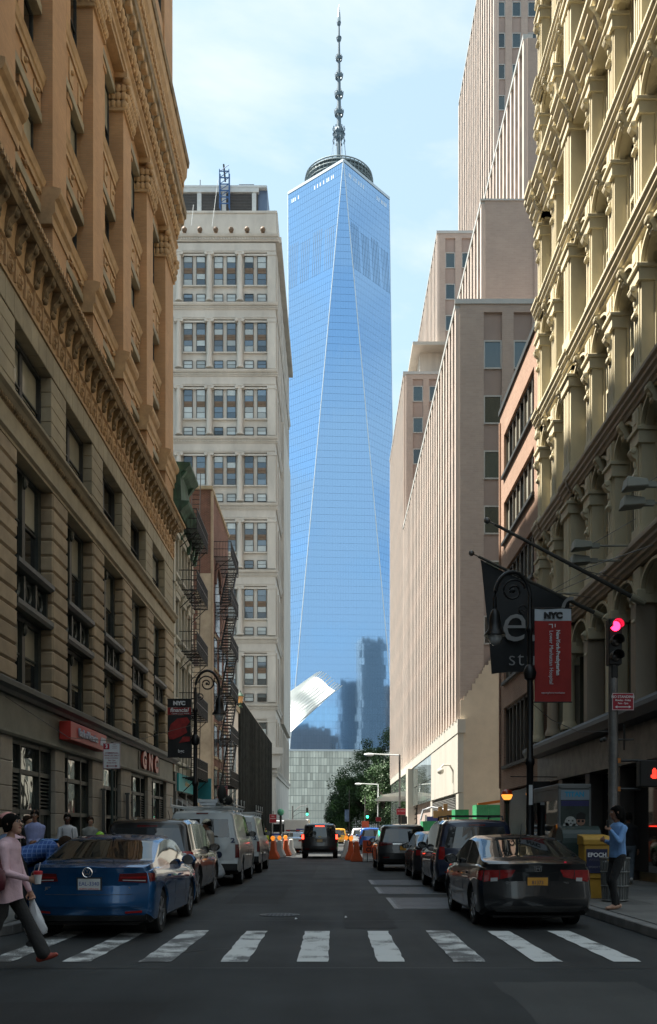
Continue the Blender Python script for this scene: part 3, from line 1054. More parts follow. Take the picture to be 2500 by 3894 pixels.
def fire_escape(label, u0, u1, levels, w_out, ladders, X=-8.0, dens=0.16, name='fire_escape', stair=False):
 TT = TL(X)
 fe = thing(name, label, 'fire escape', (X, u0, 0))
 for i, v in enumerate(levels):
  m = MB(TT)
  for q in np.arange(0.06, w_out + 0.001, 0.085):
   m.box(u0, u1, v, v + 0.025, q - 0.016, q + 0.016)
  for u in np.arange(u0, u1 + 0.01, (u1 - u0) / 5):
   m.box(u - 0.02, u + 0.02, v - 0.05, v, 0.0, w_out)
  po = part('platform', m, black_iron, fe)
  m = MB(TT)
  for vv in (0.5, 1.0):
   m.box(u0, u1, v + vv, v + vv + 0.035, w_out - 0.02, w_out + 0.02)
   m.box(u0 - 0.02, u0 + 0.02, v + vv, v + vv + 0.035, 0, w_out)
   m.box(u1 - 0.02, u1 + 0.02, v + vv, v + vv + 0.035, 0, w_out)
  for u in np.arange(u0, u1 + 0.01, dens):
   m.box(u - 0.015, u + 0.015, v, v + 1.0, w_out - 0.012, w_out + 0.012)
  for w in np.arange(0, w_out, 0.2):
   m.box(u0 - 0.009, u0 + 0.009, v, v + 1.0, w - 0.009, w + 0.009)
   m.box(u1 - 0.009, u1 + 0.009, v, v + 1.0, w - 0.009, w + 0.009)
  part('railing', m, black_iron, po)
  for u in (u0 + 0.3, u1 - 0.3):
   m = MB(TT)
   a, b = (u, v - 0.05, w_out - 0.05), (u, v - 0.9, 0.02)
   m.tube([a, b], 0.025, 6)
   part('strut', m, black_iron, po)
  if i + 1 < len(levels) or ladders == 'all':
   v2 = levels[i + 1] if i + 1 < len(levels) else v + 3.0
   m = MB(TT)
   if stair:
    ua, ub = (u0 + 0.5, u1 - 0.7) if i % 2 == 0 else (u0 + 0.5, u1 - 0.7)
    for w in (w_out * 0.35, w_out * 0.92):
     m.tube([(ua, v, w), (ub, v2, w)], 0.07, 6)
     m.tube([(ua, v + 0.9, w), (ub, v2 + 0.9, w)], 0.02, 6)
    for q in range(12):
     f = (q + 0.5) / 12
     uu, vv = ua + f * (ub - ua), v + f * (v2 - v)
     m.box(uu - 0.14, uu + 0.14, vv - 0.03, vv + 0.03, w_out * 0.35, w_out * 0.92)
    part('stair', m, black_iron, fe)
   else:
    uc = u0 + 0.45 * (u1 - u0)
    for w in (0.35, 0.8):
     m.tube([(uc, v, w), (uc + 0.5, v2 + 0.8, w)], 0.025, 6)
    for q in range(11):
     f = (q + 0.5) / 11
     m.box(uc + 0.5 * f - 0.015, uc + 0.5 * f + 0.015, v + f * (v2 - v) - 0.015, v + f * (v2 - v) + 0.015, 0.35, 0.8)
    part('ladder', m, black_iron, fe)
 return fe
fire_escape('open black iron fire escape on the cream house', 49.6, 54.0, [4.3, 7.7, 10.9, 14.1, 17.3], 0.95, 'all')
# ---------------------------------------------------------------- red brick house with patched side wall
H2 = thing('brick_house', 'narrow red brick house with patched render on its side wall and a tall arch', 'building', (-8, 63, 0))
mb = MB(T)
mb.box(63.2, 73.4, 0, 24.2, -12, -0.02)
part('wall', mb, brick_r, H2)
mb = MB(T)
mb.box(63.0, 73.5, 24.2, 24.4, -12, 0.08)
part('coping', mb, stone_b, H2)
# ragged render patch on the side wall: stepped slabs a few centimetres proud
TS = TF(63.2)
rr = random.Random(5)
v = 0.14
mb = MB(TS)
while v < 18.6:
 h = rr.uniform(0.25, 0.5)
 x0 = -9.0 + rr.uniform(-0.12, 0.12) if v > 4 else -9.3 + rr.uniform(-0.2, 0.1)
 x1 = -8.05
 if 5 < v < 12:
  x0 = -9.2 + rr.uniform(-0.08, 0.08)
 mb.box(x0, x1, v, v + h, 0.0, 0.03)
 v += h
part('render_patch', mb, stucco_p, H2)
mb = MB(T)
mb.box(63.15, 63.6, 0.13, 24.1, -0.05, 0.08)
part('corner_quoin', mb, M('pale_quoin', (0.34, 0.27, 0.2), 0.9, var=0.2), H2)
# arch of the top storey and window strips
m = MB(T)
out = [(66.4 + 1.2 * math.cos(a), 18.4 + 1.4 * math.sin(a)) for a in np.linspace(0, PI, 13)]
m.prism([(p[0], p[1]) for p in [(67.6, 15.2)] + out + [(65.2, 15.2)]], -0.2, 0.015, 'cab')
part('arch_window', m, glass_d, H2)
m = MB(T)
for q in range(12):
 a0, a1 = PI * q / 12, PI * (q + 1) / 12
 pts = [(66.4 + r * math.cos(a), 18.4 + r * 1.12 * math.sin(a)) for r, a in ((1.22, a0), (1.6, a0), (1.6, a1), (1.22, a1))]
 m.prism(pts, -0.02, 0.12, 'cab')
part('arch_ring', m, brick_r, H2)
for v in (3.6, 6.6, 9.6, 12.6):
 for u in (64.6, 67.4, 70.2):
  m = MB(T)
  m.box(u, u + 1.5, v, v + 2.1, -0.02, 0.012)
  wo = part('window', m, glass_d, H2)
  m = MB(T)
  m.box(u - 0.1, u + 1.6, v - 0.16, v, -0.02, 0.08)
  m.box(u - 0.1, u + 1.6, v + 2.1, v + 2.3, -0.02, 0.06)
  part('sill', m, stone_b, wo)
fire_escape('black iron fire escape with steep stairs on the red brick house', 64.4, 69.6, [4.6, 7.7, 10.8, 13.9, 17.0, 20.1], 1.15, 'no', stair=True)
# low wall and gate in the gap
H2b = thing('yard_wall', 'low rendered wall closing the gap beside the cream house', 'wall', (-8, 54.4, 0))
mb = MB(T)
mb.box(54.45, 63.1, 0.13, 2.6, -1.6, -1.3)
part('wall_panel', mb, stucco_p, H2b)
mb = MB(T)
mb.box(54.45, 63.1, 2.6, 2.75, -1.65, -1.25)
part('wall_cap', mb, stone_b, H2b)
# ---------------------------------------------------------------- white pier, lantern, black ribbed front
WB = thing('white_pier_building', 'slim white plastered building end beside the black ribbed front', 'building', (-8, 74, 0))
mb = MB(T)
mb.box(73.6, 81.6, 0, 11.6, -12, -0.05)
part('wall', mb, M('white_plaster', (0.62, 0.60, 0.56), 0.85, var=0.08), WB)
mb = MB(T)
mb.box(73.6, 81.7, 11.6, 12.0, -12, 0.1)
part('parapet', mb, stone_b, WB)
for u in (74.6, 77.6):
 m = MB(T)
 m.box(u, u + 1.8, 3.2, 9.6, -0.05, -0.02)
 part('tall_window', m, glass_d, WB)
m = MB(T)
m.box(73.7, 81.5, 0.13, 3.0, -0.05, 0.02)
part('shop_front', m, frame_dk, WB)
RB = thing('ribbed_front_building', 'low building wrapped in black vertical metal ribs', 'building', (-8, 81.8, 0))
mb = MB(T)
mb.box(81.8, 125, 0, 13.0, -12, -0.12)
rib_m = M('black_ribbed_metal', (0.014, 0.016, 0.0155), 0.95, var=0.45, scale=0.9, streak=0.85, spec=0.05)
part('wall', mb, rib_m, RB)
m = MB(T)
m.box(0, 0.2, 0.14, 13.0, -0.12, 0.16)
rib_me = m.mesh('metal_rib', M('black_rib_edge', (0.03, 0.034, 0.033), 0.9, var=0.4, scale=1.5, spec=0.08, orand=0.35), bev=0.02)
for k in range(54):
 put('metal_rib', rib_me, RB, (0, 81.82 + k * 0.8, 0))
mb = MB(T)
mb.box(81.8, 125, 13.0, 13.16, -12, 0.05)
part('metal_coping', mb, M('pale_coping', (0.45, 0.45, 0.43), 0.6), RB)
def lantern(parent, at):
 m = MB()
 x, y, z = at
 m.lathe([(0.16, 0), (0.2, 0.12), (0.07, 0.2), (0.07, 0.32), (0.2, 0.4)], (x, y, z), 10)
 o = part('lantern_foot', m, green_cu, parent)
 m = MB()
 m.lathe([(0.17, 0.4), (0.26, 0.95)], (x, y, z), 6)
 part('lantern_glass', m, M('amber_glass', (0.45, 0.25, 0.10), 0.15), o)
 m = MB()
 m.lathe([(0.3, 0.95), (0.3, 1.0), (0.12, 1.25), (0.05, 1.3), (0.05, 1.4), (0.01, 1.5)], (x, y, z), 10)
 part('lantern_cap', m, green_cu, o)
LN = thing('roof_lantern', 'old green lantern on the corner above the black ribbed front', 'lantern', (-7.8, 81.0, 12.0))
lantern(LN, (-7.8, 81.0, 12.0))
# ---------------------------------------------------------------- grey columned office tower beyond the crossing
lime = M('grey_limestone', (0.56, 0.53, 0.475), 0.8, var=0.16, scale=0.35, streak=0.6)
bronze = M('bronze_spandrel', (0.17, 0.115, 0.075), 0.6, var=0.2, metal=0.2)
wgl = GLASS('tower_window_glass', (0.10, 0.13, 0.155), metal=0.5, orand=0.75)
wbl = M('tower_blind', (0.42, 0.47, 0.47), 0.15, var=0.06, orand=0.25, spec=0.8)
YB = 150.0
TB = TF(YB)
B = thing('columned_tower', 'grey limestone office tower with stacked ionic columns beyond the cream house', 'building', (-20, YB, 0))
XR = PX(646, YB)
XLB = -34.0
s = YB / FX
def zb(y):
 return PZ(y, YB)
mb = MB(TB)
mb.box(XLB, XR, 0, zb(498), -45, -0.35)
part('wall', mb, lime, B)
colx = [PX(x, YB) for x in (562.5, 491.0, 419.5, 348.0, 276.0)]
cprof = [(0.62, 0), (0.62, 0.25), (0.5, 0.35), (0.45, 2.0), (0.44, 3.5), (0.40, 7.1), (0.40, 7.25)]
cm = MB()
cm.lathe([(r, h * 1.0) for r, h in cprof], (0, 0, 0), 14)
col_me = cm.mesh('column', lime, smooth=True)
cp = MB()
cp.box(-0.6, 0.6, -0.5, 0.45, 7.55, 7.75)
cp.box(-0.5, 0.5, -0.42, 0.4, 7.2, 7.55)
for sx in (-1, 1):
 cp.lathe([(0.05, -0.5), (0.24, -0.48), (0.24, 0.4), (0.05, 0.42)], (sx * 0.52, 0, 7.4), 10, 'y')
cap_me = cp.mesh('capital', lime, smooth=True)
pitch = 156.3 * s
def dentil(u0, u1, v, TT, parent, step=0.42):
 m = MB(TT)
 m.prism([(v, -0.3), (v, 0.15), (v + 0.12, 0.2), (v + 0.5, 0.24), (v + 0.56, 0.5), (v + 0.78, 0.62), (v + 0.95, 0.66), (v + 1.0, 0.2), (v + 1.0, -0.3)], u0, u1, 'abc')
 o = part('dentil_cornice', m, lime, parent)
 m = MB(TT)
 u = u0 + 0.05
 while u < u1 - 0.2:
  m.box(u, u + 0.22, v + 0.2, v + 0.48, 0.2, 0.38)
  u += step
 part('dentils', m, lime, o, kind='stuff')
 return o
wm = {}
def twin(kind):
 """frame and two sashes of one tower window, origin at its lower left"""
 if kind in wm:
  return wm[kind]
 W = 1.42
 Hh = {'tall': 4.6, 'small': 1.25}[kind]
 f = MB(TB)
 f.T = lambda u, v, w: (u, -w, v)
 f.box(0, 0.07, 0, Hh, -0.35, -0.12)
 f.box(W - 0.07, W, 0, Hh, -0.35, -0.12)
 f.box(0.07, W - 0.07, Hh - 0.07, Hh, -0.35, -0.12)
 f.box(0.07, W - 0.07, 0, 0.07, -0.35, -0.12)
 res = {'frame': f.mesh('window', frame_dk)}
 T2 = f.T
 spans = {'tall': [(0.07, 0.95), (1.0, 1.85), (2.75, 3.6), (3.65, 4.53)], 'small': [(0.07, 0.6), (0.65, 1.18)]}[kind]
 for i, (a, b) in enumerate(spans):
  g = MB(T2)
  g.box(0.071, W - 0.071, a, b, -0.34, -0.2)
  res['g%d' % i] = g.mesh('pane', wgl)
  res['b%d' % i] = g.mesh('blind', wbl)
 if kind == 'tall':
  g = MB(T2)
  g.box(0.071, W - 0.071, 1.87, 2.73, -0.34, -0.14)
  for q in range(6):
   g.ball((0.2 + q * 0.2, 2.3, -0.14), 0.07, 6, 4)
  res['sp'] = g.mesh('bronze_panel', bronze)
  g = MB(T2)
  g.box(0.071, W - 0.071, 0.95, 1.0, -0.34, -0.17)
  g.box(0.071, W - 0.071, 3.6, 3.65, -0.34, -0.17)
  res['bar'] = g.mesh('sash_bar', frame_dk)
 else:
  g = MB(T2)
  g.box(0.071, W - 0.071, 0.6, 0.65, -0.34, -0.17)
  res['bar'] = g.mesh('sash_bar', frame_dk)
 wm[kind] = res
 return res
br = random.Random(21)
yt = 600.0
for lev in range(9):
 y_top = yt + lev * 156.3
 z_w = zb(y_top + 67.0)           # sill of the tall windows
 dentil(XLB, XR + 0.35, zb(y_top + 126.0), TB, B) if lev < 8 else None
 zc = zb(y_top + 107.0)
 for x in colx:
  if lev < 8:
   c_ = put('column', col_me, B, (x, YB - 0.15, zc))
   put('capital', cap_me, c_, (x, YB - 0.15, zc))
 # flat pier between column pairs and the corner pier
 m = MB(TB)
 m.box(PX(627, YB), XR, zc, zc + 7.75, -0.35, 0.1)
 m.box(PX(626, YB), XR + 0.05, zc + 7.3, zc + 7.76, -0.35, 0.18)
 part('corner_pier', m, lime, B)
 m = MB(TB)
 m.box(XLB, XR, zc + 7.78, zb(y_top - 30.5), -0.35, 0.06)
 m.box(XLB, XR, zc + 8.0, zc + 8.1, 0.06, 0.14)
 part('frieze_band', m, lime, B)
 if lev >= 8:
  continue
 for bi in range(3 if lev < 9 else 3):
  for k in range(2):
   x0 = PX(573.0 - 71.5 * bi + 30.0 * k, YB)
   for kind, zz in (('tall', z_w), ('small', zb(y_top + 105.5))):
    d = twin(kind)
    wo = put('window', d['frame'], B, (x0, YB, zz))
    put('sash_bar', d['bar'], wo, (x0, YB, zz))
    n = 4 if kind == 'tall' else 2
    st = br.random()
    for i in range(n):
     isb = br.random() < (0.5 if i % 2 else 0.3) if kind == 'tall' else st < 0.7
     put('blind' if isb else 'pane', d[('b' if isb else 'g') + str(i)], wo, (x0, YB, zz))
    if 'sp' in d:
     put('bronze_panel', d['sp'], wo, (x0, YB, zz))
   m = None
  # sill band under the pair
  m = MB(TB)
  xs0 = PX(571.0 - 71.5 * bi, YB)
  m.box(xs0, xs0 + 3.75, z_w - 0.22, z_w - 0.02, -0.35, 0.02)
  part('window_ledge', m, lime, B)
  m = MB(TB)
  m.box(xs0, xs0 + 3.75, z_w + 4.62, z_w + 4.9, -0.35, -0.02)
  part('window_head', m, lime, B)
# crown
dentil(XLB, XR + 0.5, zb(566), TB, B)
m = MB(TB)
m.box(XLB, XR + 0.1, zb(552), zb(496), -0.35, 0.05)
m.box(XLB, XR + 0.3, zb(553), zb(548), -0.35, 0.3)
m.box(XLB, XR + 0.25, zb(500), zb(495), -0.35, 0.2)
m.box(PX(625, YB), XR + 0.14, zb(549), zb(494), -0.35, 0.12)
part('parapet', m, lime, B)
for x in (434, 470, 507, 543, 580, 617):
 m = MB()
 xx = PX(x, YB)
 m.ball((xx, YB - 0.75, zb(549) + 0.3), 0.42, 10, 6)
 m.lathe([(0.3, -0.1), (0.2, 0.15), (0.12, 0.7)], (xx, YB - 0.75, zb(549)), 8)
 part('lion_head', m, bronze, B, smooth=True)
m = MB(TB)
m.box(XLB, PX(625, YB), zb(497), zb(425), -30, -1.0)
part('penthouse', m, M('penthouse_blue', (0.10, 0.15, 0.24), 0.5, var=0.1), B)
m = MB(TB)
m.box(XLB, PX(604, YB), zb(494), zb(447), -1.0, -0.7)
lv = part('louvre_wall', m, M('louvre_grey', (0.10, 0.10, 0.10), 0.7), B)
m = MB(TB)
zz = zb(494)
while zz < zb(448):
 m.box(XLB, PX(604, YB), zz, zz + 0.1, -0.7, -0.6)
 zz += 0.24
part('louvre_blades', m, M('louvre_grey', (0.10, 0.10, 0.10)), lv, kind='stuff')
pw = M('pale_panel', (0.55, 0.58, 0.58), 0.6, var=0.08)
for x in (466, 524, 595):
 m = MB(TB)
 m.box(PX(x - 5, YB), PX(x + 5, YB), zb(495), zb(446), -0.7, -0.45)
 part('louvre_post', m, pw, B)
m = MB(TB)
m.box(XLB, PX(606, YB), zb(446), zb(436), -1.2, -0.3)
m.box(XLB, PX(625, YB), zb(436), zb(431), -1.2, -0.25)
part('roof_edge', m, pw, B)
bl = M('blue_hoist_steel', (0.04, 0.12, 0.30), 0.5, var=0.1)
m = MB(TB)
x0, x1 = PX(516, YB), PX(538, YB)
for x in (x0, x1):
 for w in (-0.2, 0.9):
  m.box(x - 0.06, x + 0.06, zb(496), zb(405), w - 0.06, w + 0.06)
for y in (410, 425, 440, 455, 470, 485):
 m.box(x0, x1, zb(y) - 0.07, zb(y) + 0.07, 0.84, 0.96)
 m.tube([(x0, zb(y), 0.9), (x1, zb(y - 15), 0.9)], 0.06, 5)
hoist = part('hoist_frame', m, bl, B)
m = MB(TB)
m.tube([(PX(529, YB), zb(430), 0.5), (PX(525, YB), zb(390), 0.5)], 0.14, 6)
m.tube([(PX(468, YB), zb(432), -0.6), (PX(468, YB), zb(415), -0.6)], 0.06, 5)
m.tube([(XLB, zb(425), -1), (PX(500, YB), zb(425), -1)], 0.05, 5)
for q in range(9):
 m.tube([(PX(560 + q * 4.3, YB), zb(431), -0.5), (PX(560 + q * 4.3, YB), zb(427), -0.5)], 0.04, 5)
m.tube([(PX(560, YB), zb(427), -0.5), (PX(595, YB), zb(427), -0.5)], 0.05, 5)
part('roof_mast', m, black_iron, hoist)
m = MB(TB)
for xa, ya, xb, yb in ((513, 432, 499, 540), (456, 490, 451, 538)):
 m.tube([(PX(xa, YB), zb(ya), 1.1), (PX(xb, YB), zb(yb), 1.0)], 0.05, 5)
part('rope', m, pw, B)
# street side of the tower: stepped cornices seen edge on
TBs = lambda u, v, w: (XR + w, u, v)
for lev in range(9):
 v = zb(600 + lev * 156.3 + 126.0)
 m = MB(TBs)
 m.prism([(v, -0.3), (v + 0.1, 0.2), (v + 0.5, 0.2), (v + 0.8, 0.36), (v + 1.0, 0.4), (v + 1.05, -0.3)], YB + 0.2, YB + 45, 'abc')
 part('side_cornice', m, lime, B)
 if lev < 8:
  for k in range(9):
   m = MB(TBs)
   m.box(YB + 1.2 + k * 5, YB + 2.6 + k * 5, v + 1.1, v + 9.2, -0.3, 0.2)
   part('side_pilaster', m, lime, B)
  for k in range(8):
   m = MB(TBs)
   m.box(YB + 3.2 + k * 5, YB + 5.6 + k * 5, v + 2.9, v + 7.6, -0.3, 0.02)
   part('side_window', m, wgl, B)
m = MB(TBs)
zz = zb(900)
m.box(YB + 14, YB + 40, 20, zz, 0.0, 0.6)
part('side_projection', m, lime, B)
m = MB(TBs)
m.box(YB + 0.2, YB + 45, zb(553), zb(496), -0.3, 0.3)
m.box(YB + 0.2, YB + 45, zb(566), zb(553), -0.3, 0.9)
part('side_parapet', m, lime, B)
m = MB(TB)
m.box(XLB, XR + 1.2, 13.6, 14.6, -0.35, 1.2)
m.box(XLB, XR + 0.7, 11.4, 13.6, -0.35, 0.7)
part('base_cornice', m, lime, B)
# ---------------------------------------------------------------- right: cream cast-iron front
ciron = M('cream_cast_iron', (0.58, 0.515, 0.36), 0.62, var=0.17, scale=0.9, streak=0.6, spec=0.35)
ciron_b = M('tan_cast_iron', (0.40, 0.33, 0.25), 0.65, var=0.12, scale=0.9, streak=0.6, spec=0.35)
cglass = GLASS('loft_glass', (0.03, 0.04, 0.04), metal=0.2, wob=0.1)
Cb = thing('cast_iron_building', 'cream cast-iron loft building with arched windows and consoles on the right', 'building', (8, 19, 0))
TC = TR()
UC0, UC1 = 19.0, 36.75
mb = MB(TC)
mb.box(UC0, UC1, 0, 40, -16, -0.55)
part('wall_core', mb, ciron, Cb)
ledges = [8.9, 13.1, 17.4, 21.6, 25.8, 29.9, 34.0, 38.2]
bayw = 2.34
edges = [36.55 - bayw * k for k in range(8)]     # pier centres from the far end towards the camera
wide = 31.87
prof_small = [(-0.5, -0.5), (0.05, -0.5), (0.07, -0.4), (0.13, -0.36), (0.13, -0.27), (0.20, -0.2), (0.20, -0.12), (0.26, -0.04), (0.26, 0.04), (0.1, 0.08), (0.08, 0.26), (-0.5, 0.26)]
prof_big = [(-0.5, -0.95), (0.06, -0.95), (0.1, -0.78), (0.18, -0.7), (0.18, -0.55), (0.3, -0.42), (0.3, -0.28), (0.42, -0.12), (0.42, 0.0), (0.5, 0.1), (0.5, 0.22), (0.2, 0.32), (-0.5, 0.36)]
# shared pieces, local origin at bay centre / ledge height
Hf = 4.2
def CM(fn, name, mat, **kw):
 m = MB(TR(8.0))
 fn(m)
 return m.mesh(name, mat, **kw)
def f_pil(m):
 m.box(-0.30, 0.30, 0.26, 2.9, -0.55, 0.0)
 m.box(-0.21, -0.12, 0.5, 2.8, 0.0, 0.035)
 m.box(-0.04, 0.04, 0.5, 2.8, 0.0, 0.035)
 m.box(0.12, 0.21, 0.5, 2.8, 0.0, 0.035)
 m.box(-0.34, 0.34, 0.26, 0.5, -0.55, 0.06)
def f_cap(m):
 m.box(-0.36, 0.36, 2.62, 2.94, -0.55, 0.10)
 m.box(-0.41, 0.41, 2.94, 3.04, -0.55, 0.16)
 m.box(-0.30, 0.30, 3.04, 3.66, -0.55, 0.03)
 m.box(-0.22, 0.22, 3.12, 3.6, 0.03, 0.08)
 m.box(-0.12, 0.12, 3.2, 3.5, 0.08, 0.10)
def f_console(m):
 # scrolled bracket below the capital
 m.prism([(2.6, 0.0), (2.6, 0.17), (2.52, 0.22), (2.42, 0.22), (2.34, 0.17), (2.28, 0.08), (2.12, 0.05), (1.98, 0.08), (1.92, 0.13), (1.84, 0.14), (1.78, 0.08), (1.76, 0.0)], -0.11, 0.11, 'abc')
 m.lathe([(0.02, -0.16), (0.075, -0.15), (0.075, 0.15), (0.02, 0.16)], (0, 2.5, 0.16), 10, 'x')
 m.lathe([(0.02, -0.15), (0.05, -0.14), (0.05, 0.14), (0.02, 0.15)], (0, 1.86, 0.09), 8, 'x')
 m.ball((0, 2.18, 0.07), 0.06, 6, 4, 1, 2, 1)
def f_key(m):
 m.prism([(3.76, -0.1), (3.76, 0.12), (3.7, 0.18), (3.6, 0.18), (3.52, 0.11), (3.42, 0.04), (3.34, 0.05), (3.28, 0.0), (3.28, -0.1)], -0.12, 0.12, 'abc')
 m.ball((0, 3.48, 0.08), 0.07, 8, 5)
 m.lathe([(0.02, -0.14), (0.06, -0.13), (0.06, 0.13), (0.02, 0.14)], (0, 3.64, 0.13), 8, 'x')
AW = bayw / 2 - 0.28
def f_arch(m):
 """spandrel wall above a round-shouldered opening plus its raised rim"""
 n = 12
 pts = [(AW * math.cos(PI * k / n), 3.02 + 0.62 * math.sin(PI * k / n)) for k in range(n + 1)]
 for k in range(n):
  (x0, y0), (x1, y1) = pts[k], pts[k + 1]
  m.hexa([(x0, y0, -0.45), (x1, y1, -0.45), (x1, 3.75, -0.45), (x0, 3.75, -0.45), (x0, y0, -0.06), (x1, y1, -0.06), (x1, 3.75, -0.06), (x0, 3.75, -0.06)])
def f_rim(m):
 n = 12
 for r0, r1, w in ((1.0, 1.11, 0.02), (0.93, 1.0, -0.1)):
  rings = []
  for k in range(n + 1):
   a = PI * k / n
   c, s_ = math.cos(a), math.sin(a)
   rings.append([(AW * r0 * c, 3.02 + 0.62 * r0 * s_, -0.3), (AW * r1 * c, 3.02 + 0.62 * r1 * s_, -0.3), (AW * r1 * c, 3.02 + 0.62 * r1 * s_, w), (AW * r0 * c, 3.02 + 0.62 * r0 * s_, w)])
  m.loft(rings)
def f_win(m):
 m.box(-AW + 0.0, -AW + 0.09, 0.3, 3.1, -0.5, -0.34)
 m.box(AW - 0.09, AW, 0.3, 3.1, -0.5, -0.34)
 m.box(-AW + 0.14, -AW + 0.2, 0.3, 3.3, -0.5, -0.4)
 m.box(AW - 0.2, AW - 0.14, 0.3, 3.3, -0.5, -0.4)
 m.box(-AW + 0.2, AW - 0.2, 1.75, 1.85, -0.5, -0.4)
 m.box(-AW + 0.2, AW - 0.2, 0.3, 0.42, -0.5, -0.4)
 m.box(-0.04, 0.04, 0.42, 3.5, -0.5, -0.42)
def f_glass(m):
 m.box(-AW + 0.09, AW - 0.09, 0.3, 3.7, -0.54, -0.46)
def f_wide(m):
 m.box(-0.42, 0.42, 0.26, 3.66, -0.55, 0.10)
 for q in (-0.24, 0, 0.24):
  m.box(q - 0.06, q + 0.06, 0.5, 3.0, 0.10, 0.15)
 m.box(-0.5, 0.5, 3.1, 3.4, -0.5, 0.2)
 m.box(-0.55, 0.55, 3.4, 3.5, -0.5, 0.26)
 m.box(-0.5, 0.5, 0.26, 0.62, -0.5, 0.16)
cm_ = {n: CM(f, n, ciron, **kw) for n, f, kw in (('pilaster', f_pil, {}), ('capital', f_cap, dict(bev=0.012)), ('console', f_console, dict(smooth=True)), ('keystone', f_key, dict(smooth=True)),
    ('arch_spandrel', f_arch, {}), ('arch_rim', f_rim, dict(smooth=True)), ('window', f_win, {}), ('wide_pilaster', f_wide, dict(bev=0.01)))}
cm_['pane'] = CM(f_glass, 'pane', cglass)
for fi, base in enumerate([8.9, 13.1, 17.4, 21.6, 25.8, 29.9, 34.0]):
 for k, e in enumerate(edges):
  at = (0, e, base)
  if abs(e - wide) < 0.4:
   put('wide_pilaster', cm_['wide_pilaster'], Cb, (0, wide, base))
  else:
   p_ = put('pilaster', cm_['pilaster'], Cb, at)
   put('capital', cm_['capital'], p_, at)
   put('console', cm_['console'], p_, at)
  if k < 7:
   bc = (0, e - bayw / 2, base)
   a_ = put('arch_spandrel', cm_['arch_spandrel'], Cb, bc)
   put('arch_rim', cm_['arch_rim'], a_, bc)
   put('keystone', cm_['keystone'], a_, bc)
   w_ = put('window', cm_['window'], Cb, bc)
   put('pane', cm_['pane'], w_, bc)
for i, L in enumerate(ledges):
 pr = prof_big if i in (4, 7) else prof_small
 m = MB(TC)
 m.prism([(L + v, w) for w, v in pr], UC0, UC1 + (0.35 if i == 4 else 0.1), 'abc')
 mm = ciron if i > 0 else ciron_b
 lo = part('ledge', m, mm if i != 1 else ciron_b, Cb)
 # ledge breaks forward over the wide pilaster and at the end
 for u in (wide, UC1 - 0.5):
  m = MB(TC)
  m.prism([(L + v, w * 1.05 + 0.05) for w, v in pr], u - 0.45, u + 0.45, 'abc')
  part('ledge_break', m, mm if i != 1 else ciron_b, lo)
 if i == 4:
  for k in range(12):
   m = MB(TC)
   u = UC1 - 0.8 - k * 1.17
   m.prism([(L - 0.9, 0.1), (L - 0.85, 0.22), (L - 0.5, 0.36), (L - 0.3, 0.55), (L - 0.22, 0.1)], u - 0.09, u + 0.09, 'abc')
   part('cornice_bracket', m, ciron, lo)
# corner scroll consoles at the far end of each ledge
sb = MB(TC)
sb.prism([(0.3, 0.0), (0.3, 0.2), (0.1, 0.26), (-0.1, 0.2), (-0.35, 0.12), (-0.6, 0.16), (-0.85, 0.1), (-0.9, 0.0)], -0.2, 0.2, 'abc')
sb.lathe([(0.02, -0.24), (0.15, -0.22), (0.15, 0.22), (0.02, 0.24)], (0, 0.08, 0.14), 10, 'x')
sb.lathe([(0.02, -0.24), (0.1, -0.22), (0.1, 0.22), (0.02, 0.24)], (0, -0.7, 0.08), 8, 'x')
sb_me = sb.mesh('corner_console', ciron, smooth=True)
for L in ledges[1:]:
 put('corner_console', sb_me, Cb, (0, UC1 - 0.2, L))
# first floor: tall shop windows with arches and columns
m = MB(TC)
m.prism([(4.3, -0.5), (4.3, 0.5), (4.5, 0.62), (4.62, 0.6), (4.9, 0.1), (4.9, -0.5)], UC0, UC1 + 0.1, 'abc')
part('canopy_ledge', m, M('dark_canopy', (0.06, 0.063, 0.065), 0.5), Cb)
for k, e in enumerate(edges):
 cpos = (8.0 - 0.05, e, 4.9)
 m = MB()
 m.lathe([(0.28, 0), (0.28, 0.12), (0.24, 0.2), (0.2, 0.3), (0.18, 2.2), (0.19, 2.25), (0.26, 2.4), (0.26, 2.5)], cpos, 14) if k < 3 else m.box(7.88, 8.4, e - 0.2, e + 0.2, 4.9, 7.4)
 c_ = part('column', m, ciron_b if k % 2 else ciron, Cb, smooth=True)
 m = MB(TC)
 m.box(e - 0.33, e + 0.33, 7.4, 7.75, -0.5, 0.12)
 m.box(e - 0.26, e + 0.26, 7.75, 8.35, -0.5, 0.04)
 part('capital_block', m, ciron, c_, bev=0.015)
 put('console', cm_['console'], c_, (0, e, 5.1))
 if k < 7:
  u0, u1 = e - bayw + 0.3, e - 0.3
  g = MB(TC)
  g.box(u0, u1, 4.9, 7.45, -0.54, -0.4)
  part('shop_pane', g, GLASS('first_floor_glass', (0.10, 0.115, 0.105), metal=0.5, wob=0.12), Cb)
  bc = (0, e - bayw / 2, 4.62)
  a_ = put('arch_spandrel', cm_['arch_spandrel'], Cb, bc)
  put('arch_rim', cm_['arch_rim'], a_, bc)
m = MB(TC)
m.box(UC0, UC1, 3.3, 4.28, -0.5, 0.05)
part('shop_fascia', m, M('black_marble', (0.05, 0.045, 0.04), 0.3, var=0.9, scale=2.2, col2=(0.22, 0.19, 0.15)), Cb)
for a, b in ((19.3, 22.6), (23.1, 26.4), (26.9, 29.5), (30.0, 33.0), (33.5, 36.4)):
 g = MB(TC)
 g.box(a, b, 0.4, 3.25, -0.54, -0.4)
 part('shop_window', g, GLASS('street_shop_glass', (0.02, 0.02, 0.02), metal=0.15), Cb)
